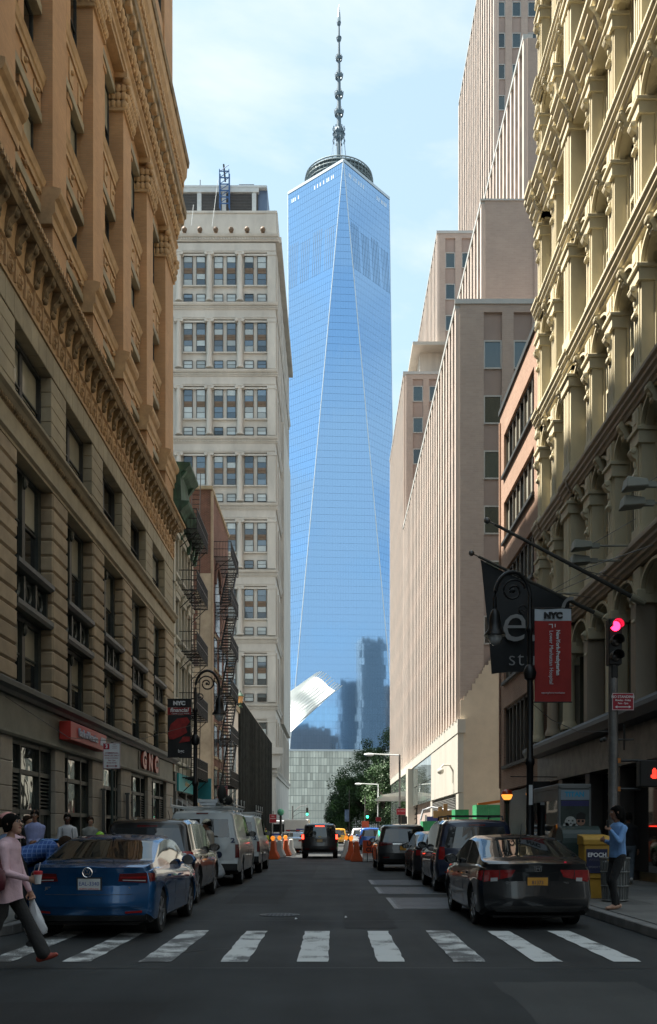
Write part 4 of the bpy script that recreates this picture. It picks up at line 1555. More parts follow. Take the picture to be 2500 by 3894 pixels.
for u in (19.0, 22.6, 26.4, 29.5, 33.0, 36.4):
 m = MB(TC)
 m.box(u, u + (0.5 if u < 36 else 0.35), 0.13, 3.29, -0.54, 0.0)
 part('shop_pier', m, M('dark_shop_pier', (0.075, 0.066, 0.06), 0.5), Cb)
# ---------------------------------------------------------------- tan brick building with strip windows
Db = thing('brick_strip_building', 'tan red brick building with long strip windows next to the cream cast-iron front', 'building', (8, 37, 0))
brick_d = BRICK('tan_red_brick', (0.33, 0.20, 0.138), (0.28, 0.165, 0.112), (0.36, 0.265, 0.20), var=0.14)
UD0, UD1 = 36.78, 45.2
rows = [(18.0, 19.9), (14.9, 16.75), (11.7, 13.55), (8.4, 10.4), (4.5, 7.2)]
wu0, wu1 = 37.6, 44.2
mb = MB(TC)
mb.box(UD0, UD1, 0, 21.2, -16, -0.3)
part('wall_core', mb, brick_d, Db)
mb = MB(TC)
mb.box(UD0, wu0, 0.13, 21.2, -0.3, 0.0)
mb.box(wu1, UD1, 0.13, 21.2, -0.3, 0.0)
zs = [21.2] + [z for r in rows for z in (r[1], r[0])] + [3.4]
for i in range(0, len(zs), 2):
 mb.box(wu0, wu1, zs[i + 1], zs[i], -0.3, 0.0)
part('brick_face', mb, brick_d, Db)
mb = MB(TC)
mb.box(UD0, UD1 + 0.04, 21.2, 21.42, -16, 0.08)
part('roof_edge', mb, frame_dk, Db)
for (v0, v1) in rows:
 f = MB(TC)
 n = 8
 for k in range(n + 1):
  u = wu0 + (wu1 - wu0) * k / n
  f.box(max(wu0, u - 0.05), min(wu1, u + 0.05), v0, v1, -0.3, -0.1)
 f.box(wu0, wu1, v1 - 0.1, v1 - 0.003, -0.3, -0.12)
 wo = part('strip_window', f, M('bronze_frame', (0.09, 0.075, 0.06), 0.5), Db)
 for k in range(n):
  g = MB(TC)
  g.box(wu0 + (wu1 - wu0) * k / n + 0.051, wu0 + (wu1 - wu0) * (k + 1) / n - 0.051, v0, v1 - 0.1, -0.3, -0.2)
  part('pane' if k % 3 else 'blind', g, cglass if k % 3 == 0 and v0 > 5 or v0 < 5 else M('pale_blind', (0.36, 0.35, 0.29), 0.2, orand=0.25, spec=0.8), wo)
 s_ = MB(TC)
 s_.box(wu0 - 0.1, wu1 + 0.1, v0 - 0.14, v0 - 0.003, -0.3, 0.12)
 part('window_sill', s_, frame_dk, wo)
m = MB(TC)
m.box(37.2, 44.9, 0.13, 3.3, -0.3, -0.12)
part('shop_front', m, glass_d, Db)
m = MB(TC)
m.tube([(45.0, 3.5, 0.05), (45.0, 20.8, 0.05)], 0.05, 6)
part('drain_pipe', m, brick_d, Db)
# ---------------------------------------------------------------- large pink-grey office block with ribs
pink = BRICK('pink_grey_brick', (0.42, 0.345, 0.30), (0.385, 0.315, 0.275), (0.40, 0.345, 0.305), w=0.4, h=0.13, gap=0.012, var=0.07)
ribm = M('pale_pink_rib', (0.52, 0.44, 0.385), 0.75, var=0.07, scale=0.6)
spm = M('grey_pink_spandrel', (0.32, 0.255, 0.225), 0.75, var=0.08, scale=0.7)  # darker than the ribs: shade of the window slots put into the colour
ogl = GLASS('office_glass', (0.025, 0.045, 0.05), metal=0.35, orand=0.5)
alu = M('aluminium_frame', (0.42, 0.42, 0.40), 0.45, metal=0.2, var=0.08)
base_m = M('white_metal_panel', (0.44, 0.42, 0.37), 0.5, var=0.12, scale=0.8, streak=0.8)
O = thing('ribbed_office_block', 'large stepped pink-grey office block with vertical ribs rising in setbacks on the right', 'building', (8, 59.4, 0))
RW = {}
def rib_mesh(v0, v1):
 k = ('r', round(v0, 2), round(v1, 2))
 if k not in RW:
  m = MB(lambda u, v, w: (-w, u, v))
  m.box(-0.24, 0.24, v0, v1, -0.3, 0.26)
  RW[k] = m.mesh('rib', ribm)
 return RW[k]
def win_mesh(w, h, key):
 if key not in RW:
  TT = (lambda u, v, q: (-q, u, v)) if key[0] == 's' else (lambda u, v, q: (u, -q, v))
  f = MB(TT)
  t = 0.09
  f.box(0, t, 0, h, -0.2, 0.03)
  f.box(w - t, w, 0, h, -0.2, 0.03)
  f.box(t, w - t, h - t, h, -0.2, 0.03)
  f.box(t, w - t, 0, t, -0.2, 0.05)
  g = MB(TT)
  g.box(t, w - t, t, h - t, -0.2, -0.02)
  RW[key] = (f.mesh('window', alu), g.mesh('pane', ogl))
 return RW[key]
def flank(X, u0, u1, v0, v1, fh, step=1.55, nind=99):
 """street-side face: ribs with sunk window strips between"""
 n = int((u1 - u0) / step)
 rm = rib_mesh(v0, v1)
 for k in range(n + 1):
  put('rib', rm, O, (X, u0 + 0.3 + k * step, 0))
 m = MB(TR(X))
 m.box(u0 + 0.07, u1, v1, v1 + 0.34, -0.39, 0.3)
 part('coping', m, alu, O)
 fm, gm = win_mesh(step - 0.58, fh * 0.55, ('s', step, fh))
 nf = int((v1 - v0 - 1.0) / fh)
 far = MB(TR(X))
 for j in range(nf):
  z = v1 - 1.6 - fh * 0.55 - j * fh
  for k in range(n):
   uu = u0 + 0.3 + k * step + 0.29
   if k < nind:
    w = put('window', fm, O, (X, uu, z))
    put('pane', gm, w, (X, uu, z))
   else:
    far.box(uu, uu + step - 0.6, z, z + fh * 0.55, -0.2, -0.02)
 if far.v:
  part('far_windows', far, ogl, O, kind='stuff')
def front(Y, X0, X1, v0, v1, xs, ww, fh, wh, ztop, pier=True):
 """face towards the camera: flush piers, sunk spandrel strips, framed windows"""
 prev = X0
 for x in xs:
  m = MB(TF(Y))
  m.box(prev, x, v0, v1, -0.4, 0.0)
  part('brick_pier', m, pink, O)
  prev = x + ww
  m = MB(TF(Y))
  m.box(x, x + ww, v0, v1, -0.4, -0.16)
  part('spandrel_strip', m, spm, O)
  m = MB(TF(Y))
  m.box(x, x + ww, v1 - 0.5, v1, -0.16, 0.0)
  part('strip_head', m, pink, O)
  fm, gm = win_mesh(ww, wh, ('f', ww, wh))
  z = ztop
  while z - wh > v0:
   at = (x, Y + 0.12, z - wh)
   w = put('window', fm, O, at)
   put('pane', gm, w, at)
   z -= fh
 m = MB(TF(Y))
 m.box(prev, X1, v0, v1, -0.4, 0.0)
 part('brick_pier', m, pink, O)
 m = MB(TF(Y))
 m.box(X0 - 0.32, X1, v1, v1 + 0.3, -0.06, 0.06)
 part('coping', m, alu, O)
def body(X0, X1, Y0, Y1, v0, v1):
 m = MB()
 m.box(X0 + 0.3, X1, Y0 + 0.4, Y1, v0, v1 + 0.1)
 part('wall_core', m, spm, O)
# lower block
Y1_ = 59.4
body(8, 40, Y1_, 103, 0, 34.3)
zt = PZ(795, Y1_)
front(Y1_, 8.0, 30, 8.0, PZ(712, Y1_), [PX(1134, Y1_), PX(1204, Y1_), PX(1274, Y1_)], PX(1177, Y1_) - PX(1134, Y1_), 3.45, 1.8, zt)
flank(8.0, Y1_, 103, 8.4, 34.2, 3.45, nind=16)
# second setback: blank brick box
body(PX(1137, 66), 40, 66, 100, 34.4, 45.2)
m = MB(TF(66))
m.box(PX(1137, 66), PX(1252, 66), 34.5, PZ(470, 66), -0.4, 0.0)
m.box(PX(1252, 66), 30, 34.5, PZ(470, 66), -0.4, 0.12)
part('blank_wall', m, pink, O)
m = MB(TF(66))
m.box(PX(1136, 66) - 0.3, 30, PZ(470, 66), PZ(466, 66), -0.06, 0.06)
part('coping', m, alu, O)
flank(PX(1137, 66), 66, 96, 34.5, 45.1, 3.45, nind=10)
# third setback
X3 = PX(1240, 66)
body(X3, 40, 66.5, 99, 45, 57)
m = MB(TF(66.5))
m.box(X3, 30, 45.3, 57, -0.4, 0)
part('blank_wall', m, pink, O)
flank(X3, 66.5, 99, 45.3, 57.0, 3.45, nind=12)
# tall rear tower
YT = 105.0
XT = PX(1163, YT)
body(XT, 60, YT, 138, 30, 104)
front(YT, XT, 45, 40, 104, [PX(x, YT) for x in (1163.5, 1200.5, 1237.5, 1274.5)], PX(1184, YT) - PX(1163, YT), 73.2 * YT / FX, 36 * YT / FX, PZ(-72, YT))
flank(XT, YT, 134, 40, 104, 3.45, step=1.7, nind=0)
# mid blocks
X4 = PX(1029, YT)
body(X4, 40, YT, 132, 30, PZ(552, YT))
front(YT - 0.4, X4, PX(1110, YT), 34, PZ(552, YT), [PX(1043, YT), PX(1081, YT)], PX(1066, YT) - PX(1043, YT), 73.2 * YT / FX, 37 * YT / FX, PZ(595, YT))
flank(X4, YT - 0.4, 132, 45, PZ(552, YT), 3.45, nind=0)
Y6 = 103.0
body(8, 40, Y6, 127, 0, PZ(881, Y6))
front(Y6 - 0.4, 8.0, PX(1060, Y6), 30, PZ(881, Y6), [PX(967, Y6), PX(1005, Y6)], PX(991, Y6) - PX(967, Y6), 73.2 * Y6 / FX, 37 * Y6 / FX, PZ(907, Y6))
flank(8.0, Y6, 127, 8.4, PZ(881, Y6), 3.45, nind=0)
# roof pavilion with white canopy
m = MB()
zr0, zr1 = PZ(878, Y6), PZ(803, Y6)
m.box(PX(987, Y6), 20, Y6 + 1.5, 120, zr0, zr1 - 0.3)
pavi = part('roof_pavilion', m, M('pale_pavilion', (0.55, 0.52, 0.46), 0.6, var=0.15, streak=0.9, scale=1.5), O)
m = MB()
m.box(PX(967, Y6), 22, Y6 - 0.3, 122, zr1 - 0.35, zr1)
part('canopy_roof', m, base_m, pavi)
# white metal base of the block
m = MB(TR(7.9))
m.box(59.0, 127, 7.6, 8.45, -0.4, 0.1)
part('base_band', m, base_m, O)
for k in range(8):
 m = MB(TR(7.9))
 m.box(59.2 + k * 2.0, 61.19 + k * 2.0, 3.9, 7.59, -0.3, 0.06)
 part('base_panel', m, base_m, O)
m = MB(TR(7.9))
for q in range(22):
 m.box(60.5, 74.5, 1.4 + q * 0.105, 1.45 + q * 0.105, -0.2, 0.04)
m.box(60.5, 74.5, 1.2, 3.85, -0.3, -0.2)
part('louvre_grille', m, M('grille_grey', (0.16, 0.16, 0.15), 0.6), O)
m = MB(TR(7.9))
m.box(59.0, 127, 0.13, 1.19, -0.3, 0.02)
m.box(59.2, 60.4, 1.2, 3.85, -0.3, 0.02)
m.box(74.6, 76, 1.2, 3.85, -0.3, 0.02)
part('plinth', m, base_m, O)
lob = GLASS('lobby_glass', (0.18, 0.21, 0.20), metal=0.4, orand=0.25)
for k in range(9):
 for (v0, v1) in ((3.9, 5.6), (5.66, 7.55)):
  m = MB(TR(7.9))
  m.box(75.3 + k * 2.0, 77.22 + k * 2.0, v0, v1, -0.3, 0.02)
  part('lobby_pane', m, lob, O)
for k in range(16):
 for (v0, v1) in ((1.25, 3.0), (3.06, 5.0), (5.06, 7.55)):
  m = MB(TR(7.9))
  m.box(95.0 + k * 2.0, 96.92 + k * 2.0, v0, v1, -0.3, 0.02)
  part('lobby_pane', m, lob, O)
m = MB(TR(7.9))
m.box(92.5, 95.0, 0.13, 7.55, -0.3, 0.5)
pt = part('entrance_pier', m, base_m, O)
for i, zz in enumerate((4.3, 3.35, 2.4)):
 lettering('2', 1.0, M('dark_numeral', (0.06, 0.06, 0.06), 0.5), pt, (8.25, 92.47, zz), name='numeral', bold=0.01)
m = MB()
m.hexa([(5.2, 96.0, 5.0), (8.0, 96.0, 5.0), (8.0, 112, 5.0), (5.2, 112, 5.0), (5.0, 96.0, 5.15), (8.0, 96.0, 5.6), (8.0, 112, 5.6), (5.0, 112, 5.15)])
part('glass_canopy', m, M('frosted_canopy', (0.7, 0.72, 0.68), 0.3), O)
m = MB()
m.tube([(7.82, 61.4, 4.6), (7.82, 61.4, 5.4), (7.6, 61.3, 5.75), (7.2, 61.2, 5.75), (7.0, 61.2, 5.55)], 0.06, 8)
cmr = part('camera_arm', m, base_m, O)
m = MB()
m.ball((7.0, 61.2, 5.35), 0.22, 10, 6)
part('camera_dome', m, base_m, cmr, smooth=True)
# stucco scar of the vanished neighbour on the end wall
st = M('yellow_stucco', (0.58, 0.49, 0.375), 0.9, var=0.14, scale=0.5, bump=0.15, bscale=6)
m = MB(TF(59.4))
m.box(8.02, 12.0, 0.14, PZ(1640, 59.4), 0.0, 0.05)
x = 8.02
q_ = random.Random(8)
v = PZ(1640, 59.4)
vt = PZ(1500, 59.4)
while v < vt:
 h = q_.uniform(0.16, 0.42)
 x += h * 0.62 + q_.uniform(-0.06, 0.10)
 m.box(x, 12.0, v, v + h, 0.0, 0.05)
 v += h
part('stucco_scar', m, st, O)
# ---------------------------------------------------------------- glass skyscraper
tg = GLASS('tower_glass', (0.27, 0.46, 0.72), rough=0.04, metal=0.92, orand=0.04)
edge_m = M('steel_edge', (0.55, 0.60, 0.63), 0.35, metal=0.6, var=0.05)
mull = M('tower_mullion', (0.235, 0.405, 0.64), 0.10, metal=0.9, var=0.1)
W1 = thing('glass_skyscraper', 'tall faceted blue glass skyscraper with a ringed spire at the end of the street', 'skyscraper', (4.2, 571, 0))
HB = 30.5
CX, CY = 4.2, 571.0
th = R(4.3)
cth, sth = math.cos(th), math.sin(th)
def rot(x, y, z):
 return Vector((CX + x * cth - y * sth, CY + x * sth + y * cth, z))
ZB_, ZT_ = PZ(1757, 540), 383.0
b4 = [rot(-HB, -HB, ZB_), rot(HB, -HB, ZB_), rot(HB, HB, ZB_), rot(-HB, HB, ZB_)]
t4 = [rot(0, -HB, ZT_), rot(HB, 0, ZT_), rot(0, HB, ZT_), rot(-HB, 0, ZT_)]
tris = [(b4[0], b4[1], t4[0]), (b4[1], t4[1], t4[0]), (b4[1], b4[2], t4[1]), (b4[2], t4[2], t4[1]), (b4[2], b4[3], t4[2]), (b4[3], t4[3], t4[2]), (b4[3], b4[0], t4[3]), (b4[0], t4[0], t4[3])]
def clip(poly, a, b, c):
 out = []
 for i, p in enumerate(poly):
  q = poly[(i + 1) % len(poly)]
  dp, dq = a * p[0] + b * p[1] + c, a * q[0] + b * q[1] + c
  if dp >= 0:
   out.append(p)
  if dp * dq < 0:
   t = dp / (dp - dq)
   out.append((p[0] + t * (q[0] - p[0]), p[1] + t * (q[1] - p[1])))
 return out
glr = random.Random(3)
pane_parts = []
FH, PW = 4.05, 1.52
for ti, (p0, p1, p2) in enumerate(tris):
 if ti in (2, 3, 4, 5):
  m = MB()
  m.quad(tuple(p0), tuple(p1), tuple(p2))
  part('curtain_wall', m, tg, W1, recalc=False)
  continue
 nrm = (p1 - p0).cross(p2 - p0).normalized()
 cen = (p0 + p1 + p2) / 3
 if nrm.dot(cen - Vector((CX, CY, cen.z))) < 0:
  nrm = -nrm
 hx = Vector((0, 0, 1)).cross(nrm).normalized()
 vy = nrm.cross(hx)
 if vy.z < 0:
  vy = -vy
 o = p0
 def to2(p):
  d = p - o
  return (d.dot(hx), d.dot(vy))
 tri = [to2(p) for p in (p0, p1, p2)]
 ar = sum(tri[i][0] * tri[(i + 1) % 3][1] - tri[(i + 1) % 3][0] * tri[i][1] for i in range(3))
 if ar < 0:
  tri = tri[::-1]
 us, vs = [t[0] for t in tri], [t[1] for t in tri]
 m = MB()
 v = min(vs)
 row = 0
 while v < max(vs):
  u = math.floor(min(us) / PW) * PW
  while u < max(us):
   poly = [(u + 0.05, v + 0.06), (u + PW - 0.04, v + 0.06), (u + PW - 0.04, v + FH - 0.06), (u + 0.04, v + FH - 0.06)]
   for i in range(3):
    a0, a1 = tri[i], tri[(i + 1) % 3]
    A_, B_ = -(a1[1] - a0[1]), (a1[0] - a0[0])
    poly = clip(poly, A_, B_, -(A_ * a0[0] + B_ * a0[1]))
    if len(poly) < 3:
     break
   if len(poly) >= 3:
    au, av = glr.gauss(0, 0.0011), glr.gauss(0, 0.0011)
    cu, cv = u + PW / 2, v + FH / 2
    pts = [tuple(o + hx * x + vy * y + nrm * (0.12 + au * (x - cu) + av * (y - cv))) for x, y in poly]
    if ti == 0 and row < 7:
     pane_parts.append((pts))
    else:
     m.quad(*pts)
   u += PW
  v += FH
  row += 1
 part('glass_panes', m, tg, W1, recalc=False, kind='stuff')
 m = MB()
 m.quad(tuple(p0), tuple(p1), tuple(p2))
 part('curtain_grid', m, mull, W1, recalc=False)
for pts in pane_parts:
 m = MB()
 m.quad(*pts)
 part('glass_pane', m, tg, W1, recalc=False)
# steel edges
for a, b in ((b4[0], t4[0]), (b4[1], t4[0]), (b4[0], t4[3]), (b4[1], t4[1])):
 m = MB()
 m.tube([tuple(a), tuple(b)], 0.3, 6)
 part('steel_edge', m, edge_m, W1)
for i in range(4):
 m = MB()
 m.bar(tuple(t4[i]), tuple(t4[(i + 1) % 4]), 0.9, 1.6)
 part('roof_edge', m, M('pale_roof_edge', (0.45, 0.52, 0.58), 0.4), W1)
m = MB()
m.hexa([tuple(p + Vector((0, 0, -1))) for p in t4] + [tuple(p) for p in t4])
part('roof', m, mull, W1)
# dark ventilation slots near the top of the two leaning faces
slot = M('louvre_slot', (0.06, 0.12, 0.20), 0.4)
for (pa, pb, pc) in ((b4[0], t4[3], t4[0]), (b4[1], t4[0], t4[1])):
 nrm = (pb - pa).cross(pc - pa).normalized()
 cen = (pa + pb + pc) / 3
 if nrm.dot(cen - Vector((CX, CY, cen.z))) < 0:
  nrm = -nrm
 for grp in range(4):
  for k in range(5):
   f = 0.10 + grp * 0.215 + k * 0.034
   top = pb + (pc - pb) * f
   tgt = pa + (pb - pa) * 0.0
   # a slot follows the slope of the face straight down
   side = (pc - pb).normalized()
   dn = side.cross(nrm).normalized()
   if dn.z > 0:
    dn = -dn
   s0, s1 = top + dn * (34 + 2 * (grp % 2)), top + dn * 61
   m = MB()
   w_ = side * 0.12
   m.hexa([tuple(s0 - w_ + nrm * 0.1), tuple(s0 + w_ + nrm * 0.1), tuple(s1 + w_ + nrm * 0.1), tuple(s1 - w_ + nrm * 0.1),
     tuple(s0 - w_ + nrm * 0.17), tuple(s0 + w_ + nrm * 0.17), tuple(s1 + w_ + nrm * 0.17), tuple(s1 - w_ + nrm * 0.17)])
   part('vent_slot', m, slot, W1)
# podium of ribbed glass fins
pod = M('podium_glass', (0.66, 0.66, 0.57), 0.3, metal=0.1, var=0.12, scale=0.08, orand=0.22)
pl = [rot(-HB - 1.2, -HB - 1.2, 0), rot(HB + 1.2, -HB - 1.2, 0), rot(HB + 1.2, HB + 1.2, 0), rot(-HB - 1.2, HB + 1.2, 0)]
m = MB()
m.hexa([tuple(p) for p in pl] + [tuple(p + Vector((0, 0, ZB_ - 0.4))) for p in pl])
part('podium_wall', m, M('podium_backing', (0.36, 0.39, 0.35), 0.5), W1)
rowsN = 11
rh = (ZB_ - 0.6) / rowsN
fin_me = {}
for fi, (p, q) in enumerate(((pl[0], pl[1]), (pl[3], pl[0]))):
 d = (q - p).normalized()
 L = (q - p).length
 n_ = Vector((d.y, -d.x, 0))
 nf = 40
 fr_ = random.Random(2)
 stuff = MB()
 for r in range(rowsN):
  for k in range(nf):
   c = p + d * (L * (k + 0.5) / nf) + Vector((0, 0, r * rh + 0.3))
   tw = fr_.choice((0.05, 0.45, 0.2, 0.3))
   hw = d * (L / nf * 0.45)
   A_, B_ = c - hw + n_ * 0.1, c + hw + n_ * (0.1 + tw)
   up = Vector((0, 0, rh - 0.3))
   if fi == 0 and r >= 4:
    m = MB()
    m.hexa([tuple(A_), tuple(B_), tuple(B_ - n_ * 0.05), tuple(A_ - n_ * 0.05), tuple(A_ + up), tuple(B_ + up), tuple(B_ + up - n_ * 0.05), tuple(A_ + up - n_ * 0.05)])
    part('glass_fin', m, pod, W1)
   else:
    stuff.hexa([tuple(A_), tuple(B_), tuple(B_ - n_ * 0.05), tuple(A_ - n_ * 0.05), tuple(A_ + up), tuple(B_ + up), tuple(B_ + up - n_ * 0.05), tuple(A_ + up - n_ * 0.05)])
 part('glass_fins', stuff, pod, W1, kind='stuff')
m = MB()
pt_ = [p + Vector((0, 0, ZB_ - 0.4)) for p in pl]
for i in (0, 3):
 m.bar(tuple(pt_[i]), tuple(pt_[(i + 1) % 4]), 1.2, 1.0)
part('podium_rim', m, edge_m, W1)
# communications ring and spire
ringm = M('ring_lattice', (0.17, 0.21, 0.22), 0.5, metal=0.4, var=0.2)
spirem = M('spire_steel', (0.10, 0.14, 0.17), 0.5, metal=0.4, var=0.2)
m = MB()
NR = 48
for zz, rr_ in ((384.5, 19.6), (387.0, 20.2), (389.2, 20.4), (391.4, 20.3), (393.2, 19.9)):
 pts = [(CX + rr_ * math.cos(2 * PI * k / NR), CY + rr_ * math.sin(2 * PI * k / NR), zz) for k in range(NR + 1)]
 m.tube(pts, 0.4, 5)
for k in range(NR):
 a = 2 * PI * (k + 0.5) / NR
 m.tube([(CX + 19.6 * math.cos(a), CY + 19.6 * math.sin(a), 384.5), (CX + 20.4 * math.cos(a), CY + 20.4 * math.sin(a), 389), (CX + 19.9 * math.cos(a), CY + 19.9 * math.sin(a), 393.2)], 0.34, 5)
ro = part('ring_lattice', m, ringm, W1)
m = MB()
for r0, r1, z0, z1 in ((13.0, 19.0, 385.5, 386.2), (9.0, 19.2, 391.8, 392.3)):
 m.lathe([(r0, z0), (r1, z0), (r1, z1), (r0, z1), (r0, z0)], (CX, CY, 0), 48, caps=False)
m.lathe([(19.3, 384), (19.7, 392.5)], (CX, CY, 0), 48, caps=False)
part('ring_deck', m, ringm, ro)
def sz(y):
 return 1.5 + (1947 - y) * CY / FX
m = MB()
m.lathe([(1.5, 383), (1.4, sz(330)), (1.3, sz(264)), (1.15, sz(221)), (1.0, sz(178)), (0.85, sz(136)), (0.65, sz(91)), (0.55, sz(60))], (CX, CY, 0), 12)
sp = part('spire_mast', m, spirem, W1)
for y, r in ((264, 2.8), (221, 2.6), (178, 2.4), (136, 2.0), (91, 1.45), (55, 1.15)):
 z = sz(y)
 m = MB()
 if r > 1.8:
  for k in range(8):
   a = 2 * PI * k / 8
   m.tube([(CX + 0.9 * math.cos(a), CY + 0.9 * math.sin(a), z + r * 0.75), (CX + r * math.cos(a), CY + r * math.sin(a), z + 1.0), (CX + r * 0.9 * math.cos(a), CY + r * 0.9 * math.sin(a), z - r * 0.45), (CX + 0.9 * math.cos(a), CY + 0.9 * math.sin(a), z - r * 0.8)], 0.2, 5)
  m.lathe([(r, z + 0.7), (r * 1.02, z), (r * 0.9, z - r * 0.6), (r * 0.7, z - r * 0.6), (r * 0.8, z), (r * 0.9, z + 0.7)], (CX, CY, 0), 16, caps=False)
  for k in range(6):
   a = 2 * PI * k / 6
   m.tube([(CX + r * math.cos(a), CY + r * math.sin(a), z), (CX + r * math.cos(a), CY + r * math.sin(a), z + r * 0.75)], 0.18, 4)
 else:
  m.ball((CX, CY, z), r, 12, 7, 1, 1, 1.3)
  m.lathe([(r * 1.1, z + 0.4), (r * 1.1, z + 1.0)], (CX, CY, 0), 12)
 part('spire_ring', m, spirem, sp)
m = MB()
m.lathe([(0.6, sz(60)), (1.05, sz(46)), (1.1, sz(41)), (0.8, sz(30)), (0.35, sz(18)), (0.03, sz(9))], (CX, CY, 0), 10)
part('beacon', m, M('beacon_steel', (0.35, 0.40, 0.42), 0.3, metal=0.7), sp)
m = MB()
zc = sz(314)
m.lathe([(1.6, zc - 4), (2.8, zc - 2), (3.3, zc + 1), (2.8, zc + 3.0), (1.4, zc + 4)], (CX, CY, 0), 12)
for k in range(12):
 a = 2 * PI * k / 12
 for dz in (-4, 0, 3):
  m.box(CX + 3.5 * math.cos(a) - 0.3, CX + 3.5 * math.cos(a) + 0.3, CY + 3.5 * math.sin(a) - 0.3, CY + 3.5 * math.sin(a) + 0.3, zc + dz - 0.6, zc + dz + 0.6)
part('spire_cluster', m, spirem, sp)
for k in range(8):
 a = 2 * PI * (k + 0.3) / 8
 m = MB()
 m.tube([(CX + 3.2 * math.cos(a), CY + 3.2 * math.sin(a), zc - 2), (CX + 7.0 * math.cos(a), CY + 7.0 * math.sin(a), 383)], 0.13, 5)
 part('guy_cable', m, M('pale_cable', (0.35, 0.42, 0.5), 0.5), sp)
# pale lit windows in the top storey
for (pb, pc, fs) in ((t4[3], t4[0], (0.08, 0.11, 0.14, 0.2, 0.5, 0.55, 0.6, 0.66, 0.72, 0.75, 0.8, 0.83)), (t4[0], t4[1], (0.1, 0.13, 0.2, 0.24, 0.3, 0.35, 0.4, 0.7, 0.74, 0.8, 0.83, 0.87, 0.9))):
 d = (pc - pb).normalized()
 o_ = Vector((d.y, -d.x, 0))
 for f in fs:
  p = pb + (pc - pb) * f + o_ * 0.6 + Vector((0, 0, -7.5))
  m = MB()
  m.hexa([tuple(p), tuple(p + d * 0.6), tuple(p + d * 0.6 - o_ * 0.3), tuple(p - o_ * 0.3), tuple(p + Vector((0, 0, 2.2))), tuple(p + d * 0.6 + Vector((0, 0, 2.2))), tuple(p + d * 0.6 - o_ * 0.3 + Vector((0, 0, 2.2))), tuple(p - o_ * 0.3 + Vector((0, 0, 2.2)))])
  part('top_window', m, M('pale_top_window', (0.75, 0.8, 0.85), 0.3), W1)
# ---------------------------------------------------------------- white winged hall (ribs)
wht = M('white_rib_steel', (0.66, 0.68, 0.67), 0.45, var=0.06)
OC = thing('winged_hall', 'white winged hall of slanting steel ribs in front of the glass skyscraper', 'hall', (-14, 340, 0))
YO = 340.0
nrb = 15
for k in range(nrb):
 f = k / (nrb - 1)
 # tips lie on an arc, roots on a line behind the columned tower
 ax = 728 + 74 * f
 ay = 1588 - 15 * math.sin(PI * min(1, f * 1.25) ** 0.9) * (1 if f < 0.8 else 0.9) + 30 * max(0, f - 0.35) ** 1.2
 rx0, ry0 = 628 + 12 * f, 1668 + 85 * f
 Y = YO - 14 * f
 p1 = (PX(ax, Y), Y, PZ(ay, Y))
 p0 = (PX(rx0, Y), Y + 3, PZ(ry0, Y))
 m = MB()
 a, b = Vector(p0), Vector(p1)
 d = (b - a).normalized()
 s_ = Vector((0, 1, 0))
 t_ = d.cross(s_).normalized()
 rings = []
 for q in range(6):
  g = q / 5
  c = a + (b - a) * g + t_ * (0.7 * math.sin(PI * g))
  hw, hh = 0.5 - 0.4 * g, 0.42 - 0.3 * g
  rings.append([tuple(c + s_ * hw + t_ * hh), tuple(c - s_ * hw + t_ * hh), tuple(c - s_ * hw - t_ * hh), tuple(c + s_ * hw - t_ * hh)])
 m.loft(rings)
 part('wing_rib', m, wht, OC)
m = MB()
m.box(PX(560, 352), PX(668, 352), 352, 372, 0, 26)
part('hall_body', m, wht, OC)
m = MB()
P = []
for k in range(nrb):
 f = k / (nrb - 1)
 Y = YO - 14 * f + 1.2
 ax = 716 + 70 * f
 ay = 1598 - 12 * math.sin(PI * min(1, f * 1.25) ** 0.9) + 34 * max(0, f - 0.35) ** 1.2
 P.append([(PX(628 + 12 * f, Y), Y, PZ(1668 + 85 * f, Y)), (PX(ax, Y), Y, PZ(ay, Y))])
m.grid(P)
part('wing_glazing', m, M('wing_shell', (0.62, 0.65, 0.65), 0.4, var=0.05), OC, recalc=False)
# ---------------------------------------------------------------- distant slabs beside the skyscraper
FT = thing('pale_glass_tower', 'slim pale green glass tower left of the skyscraper', 'building', (PX(660, 640), 640, 0))
m = MB()
x0, x1 = PX(640, 640), PX(685, 640)
m.box(x0, x1, 640, 670, 0, PZ(1365, 640))
part('tower_body', m, M('pale_tower_body', (0.42, 0.50, 0.50), 0.5, var=0.05), FT)
m = MB()
m.box(x0, x1, 641, 670, PZ(1365, 640), PZ(1343, 640))
part('tower_crown', m, M('tower_crown', (0.42, 0.58, 0.5), 0.5), FT)
for j in range(38):
 for i in range(4):
  m = MB()
  xx = x1 - 2.2 - i * 2.9
  zz = PZ(1378, 640) - j * 4.0
  if zz < 5:
   continue
  m.box(xx, xx + 2.2, 639.9, 640.0, zz - 2.9, zz)
  part('window', m, GLASS('far_tower_glass', (0.16, 0.25, 0.30), metal=0.5), FT)
FT2 = thing('grey_slab', 'pale grey slab block low behind the columned tower', 'building', (PX(668, 600), 600, 0))
m = MB()
m.box(PX(650, 600), PX(682, 600), 600, 630, 0, PZ(1700, 600))
part('slab_body', m, M('grey_slab_wall', (0.45, 0.47, 0.48), 0.6, var=0.06), FT2)
for j in range(12):
 for i in range(2):
  m = MB()
  zz = PZ(1716, 600) - j * 5.0
  xx = PX(671, 600) - i * 4.2
  m.box(xx, xx + 2.0, 599.9, 600, zz - 2.4, zz)
  part('window', m, GLASS('slab_glass', (0.10, 0.16, 0.22), metal=0.4), FT2)
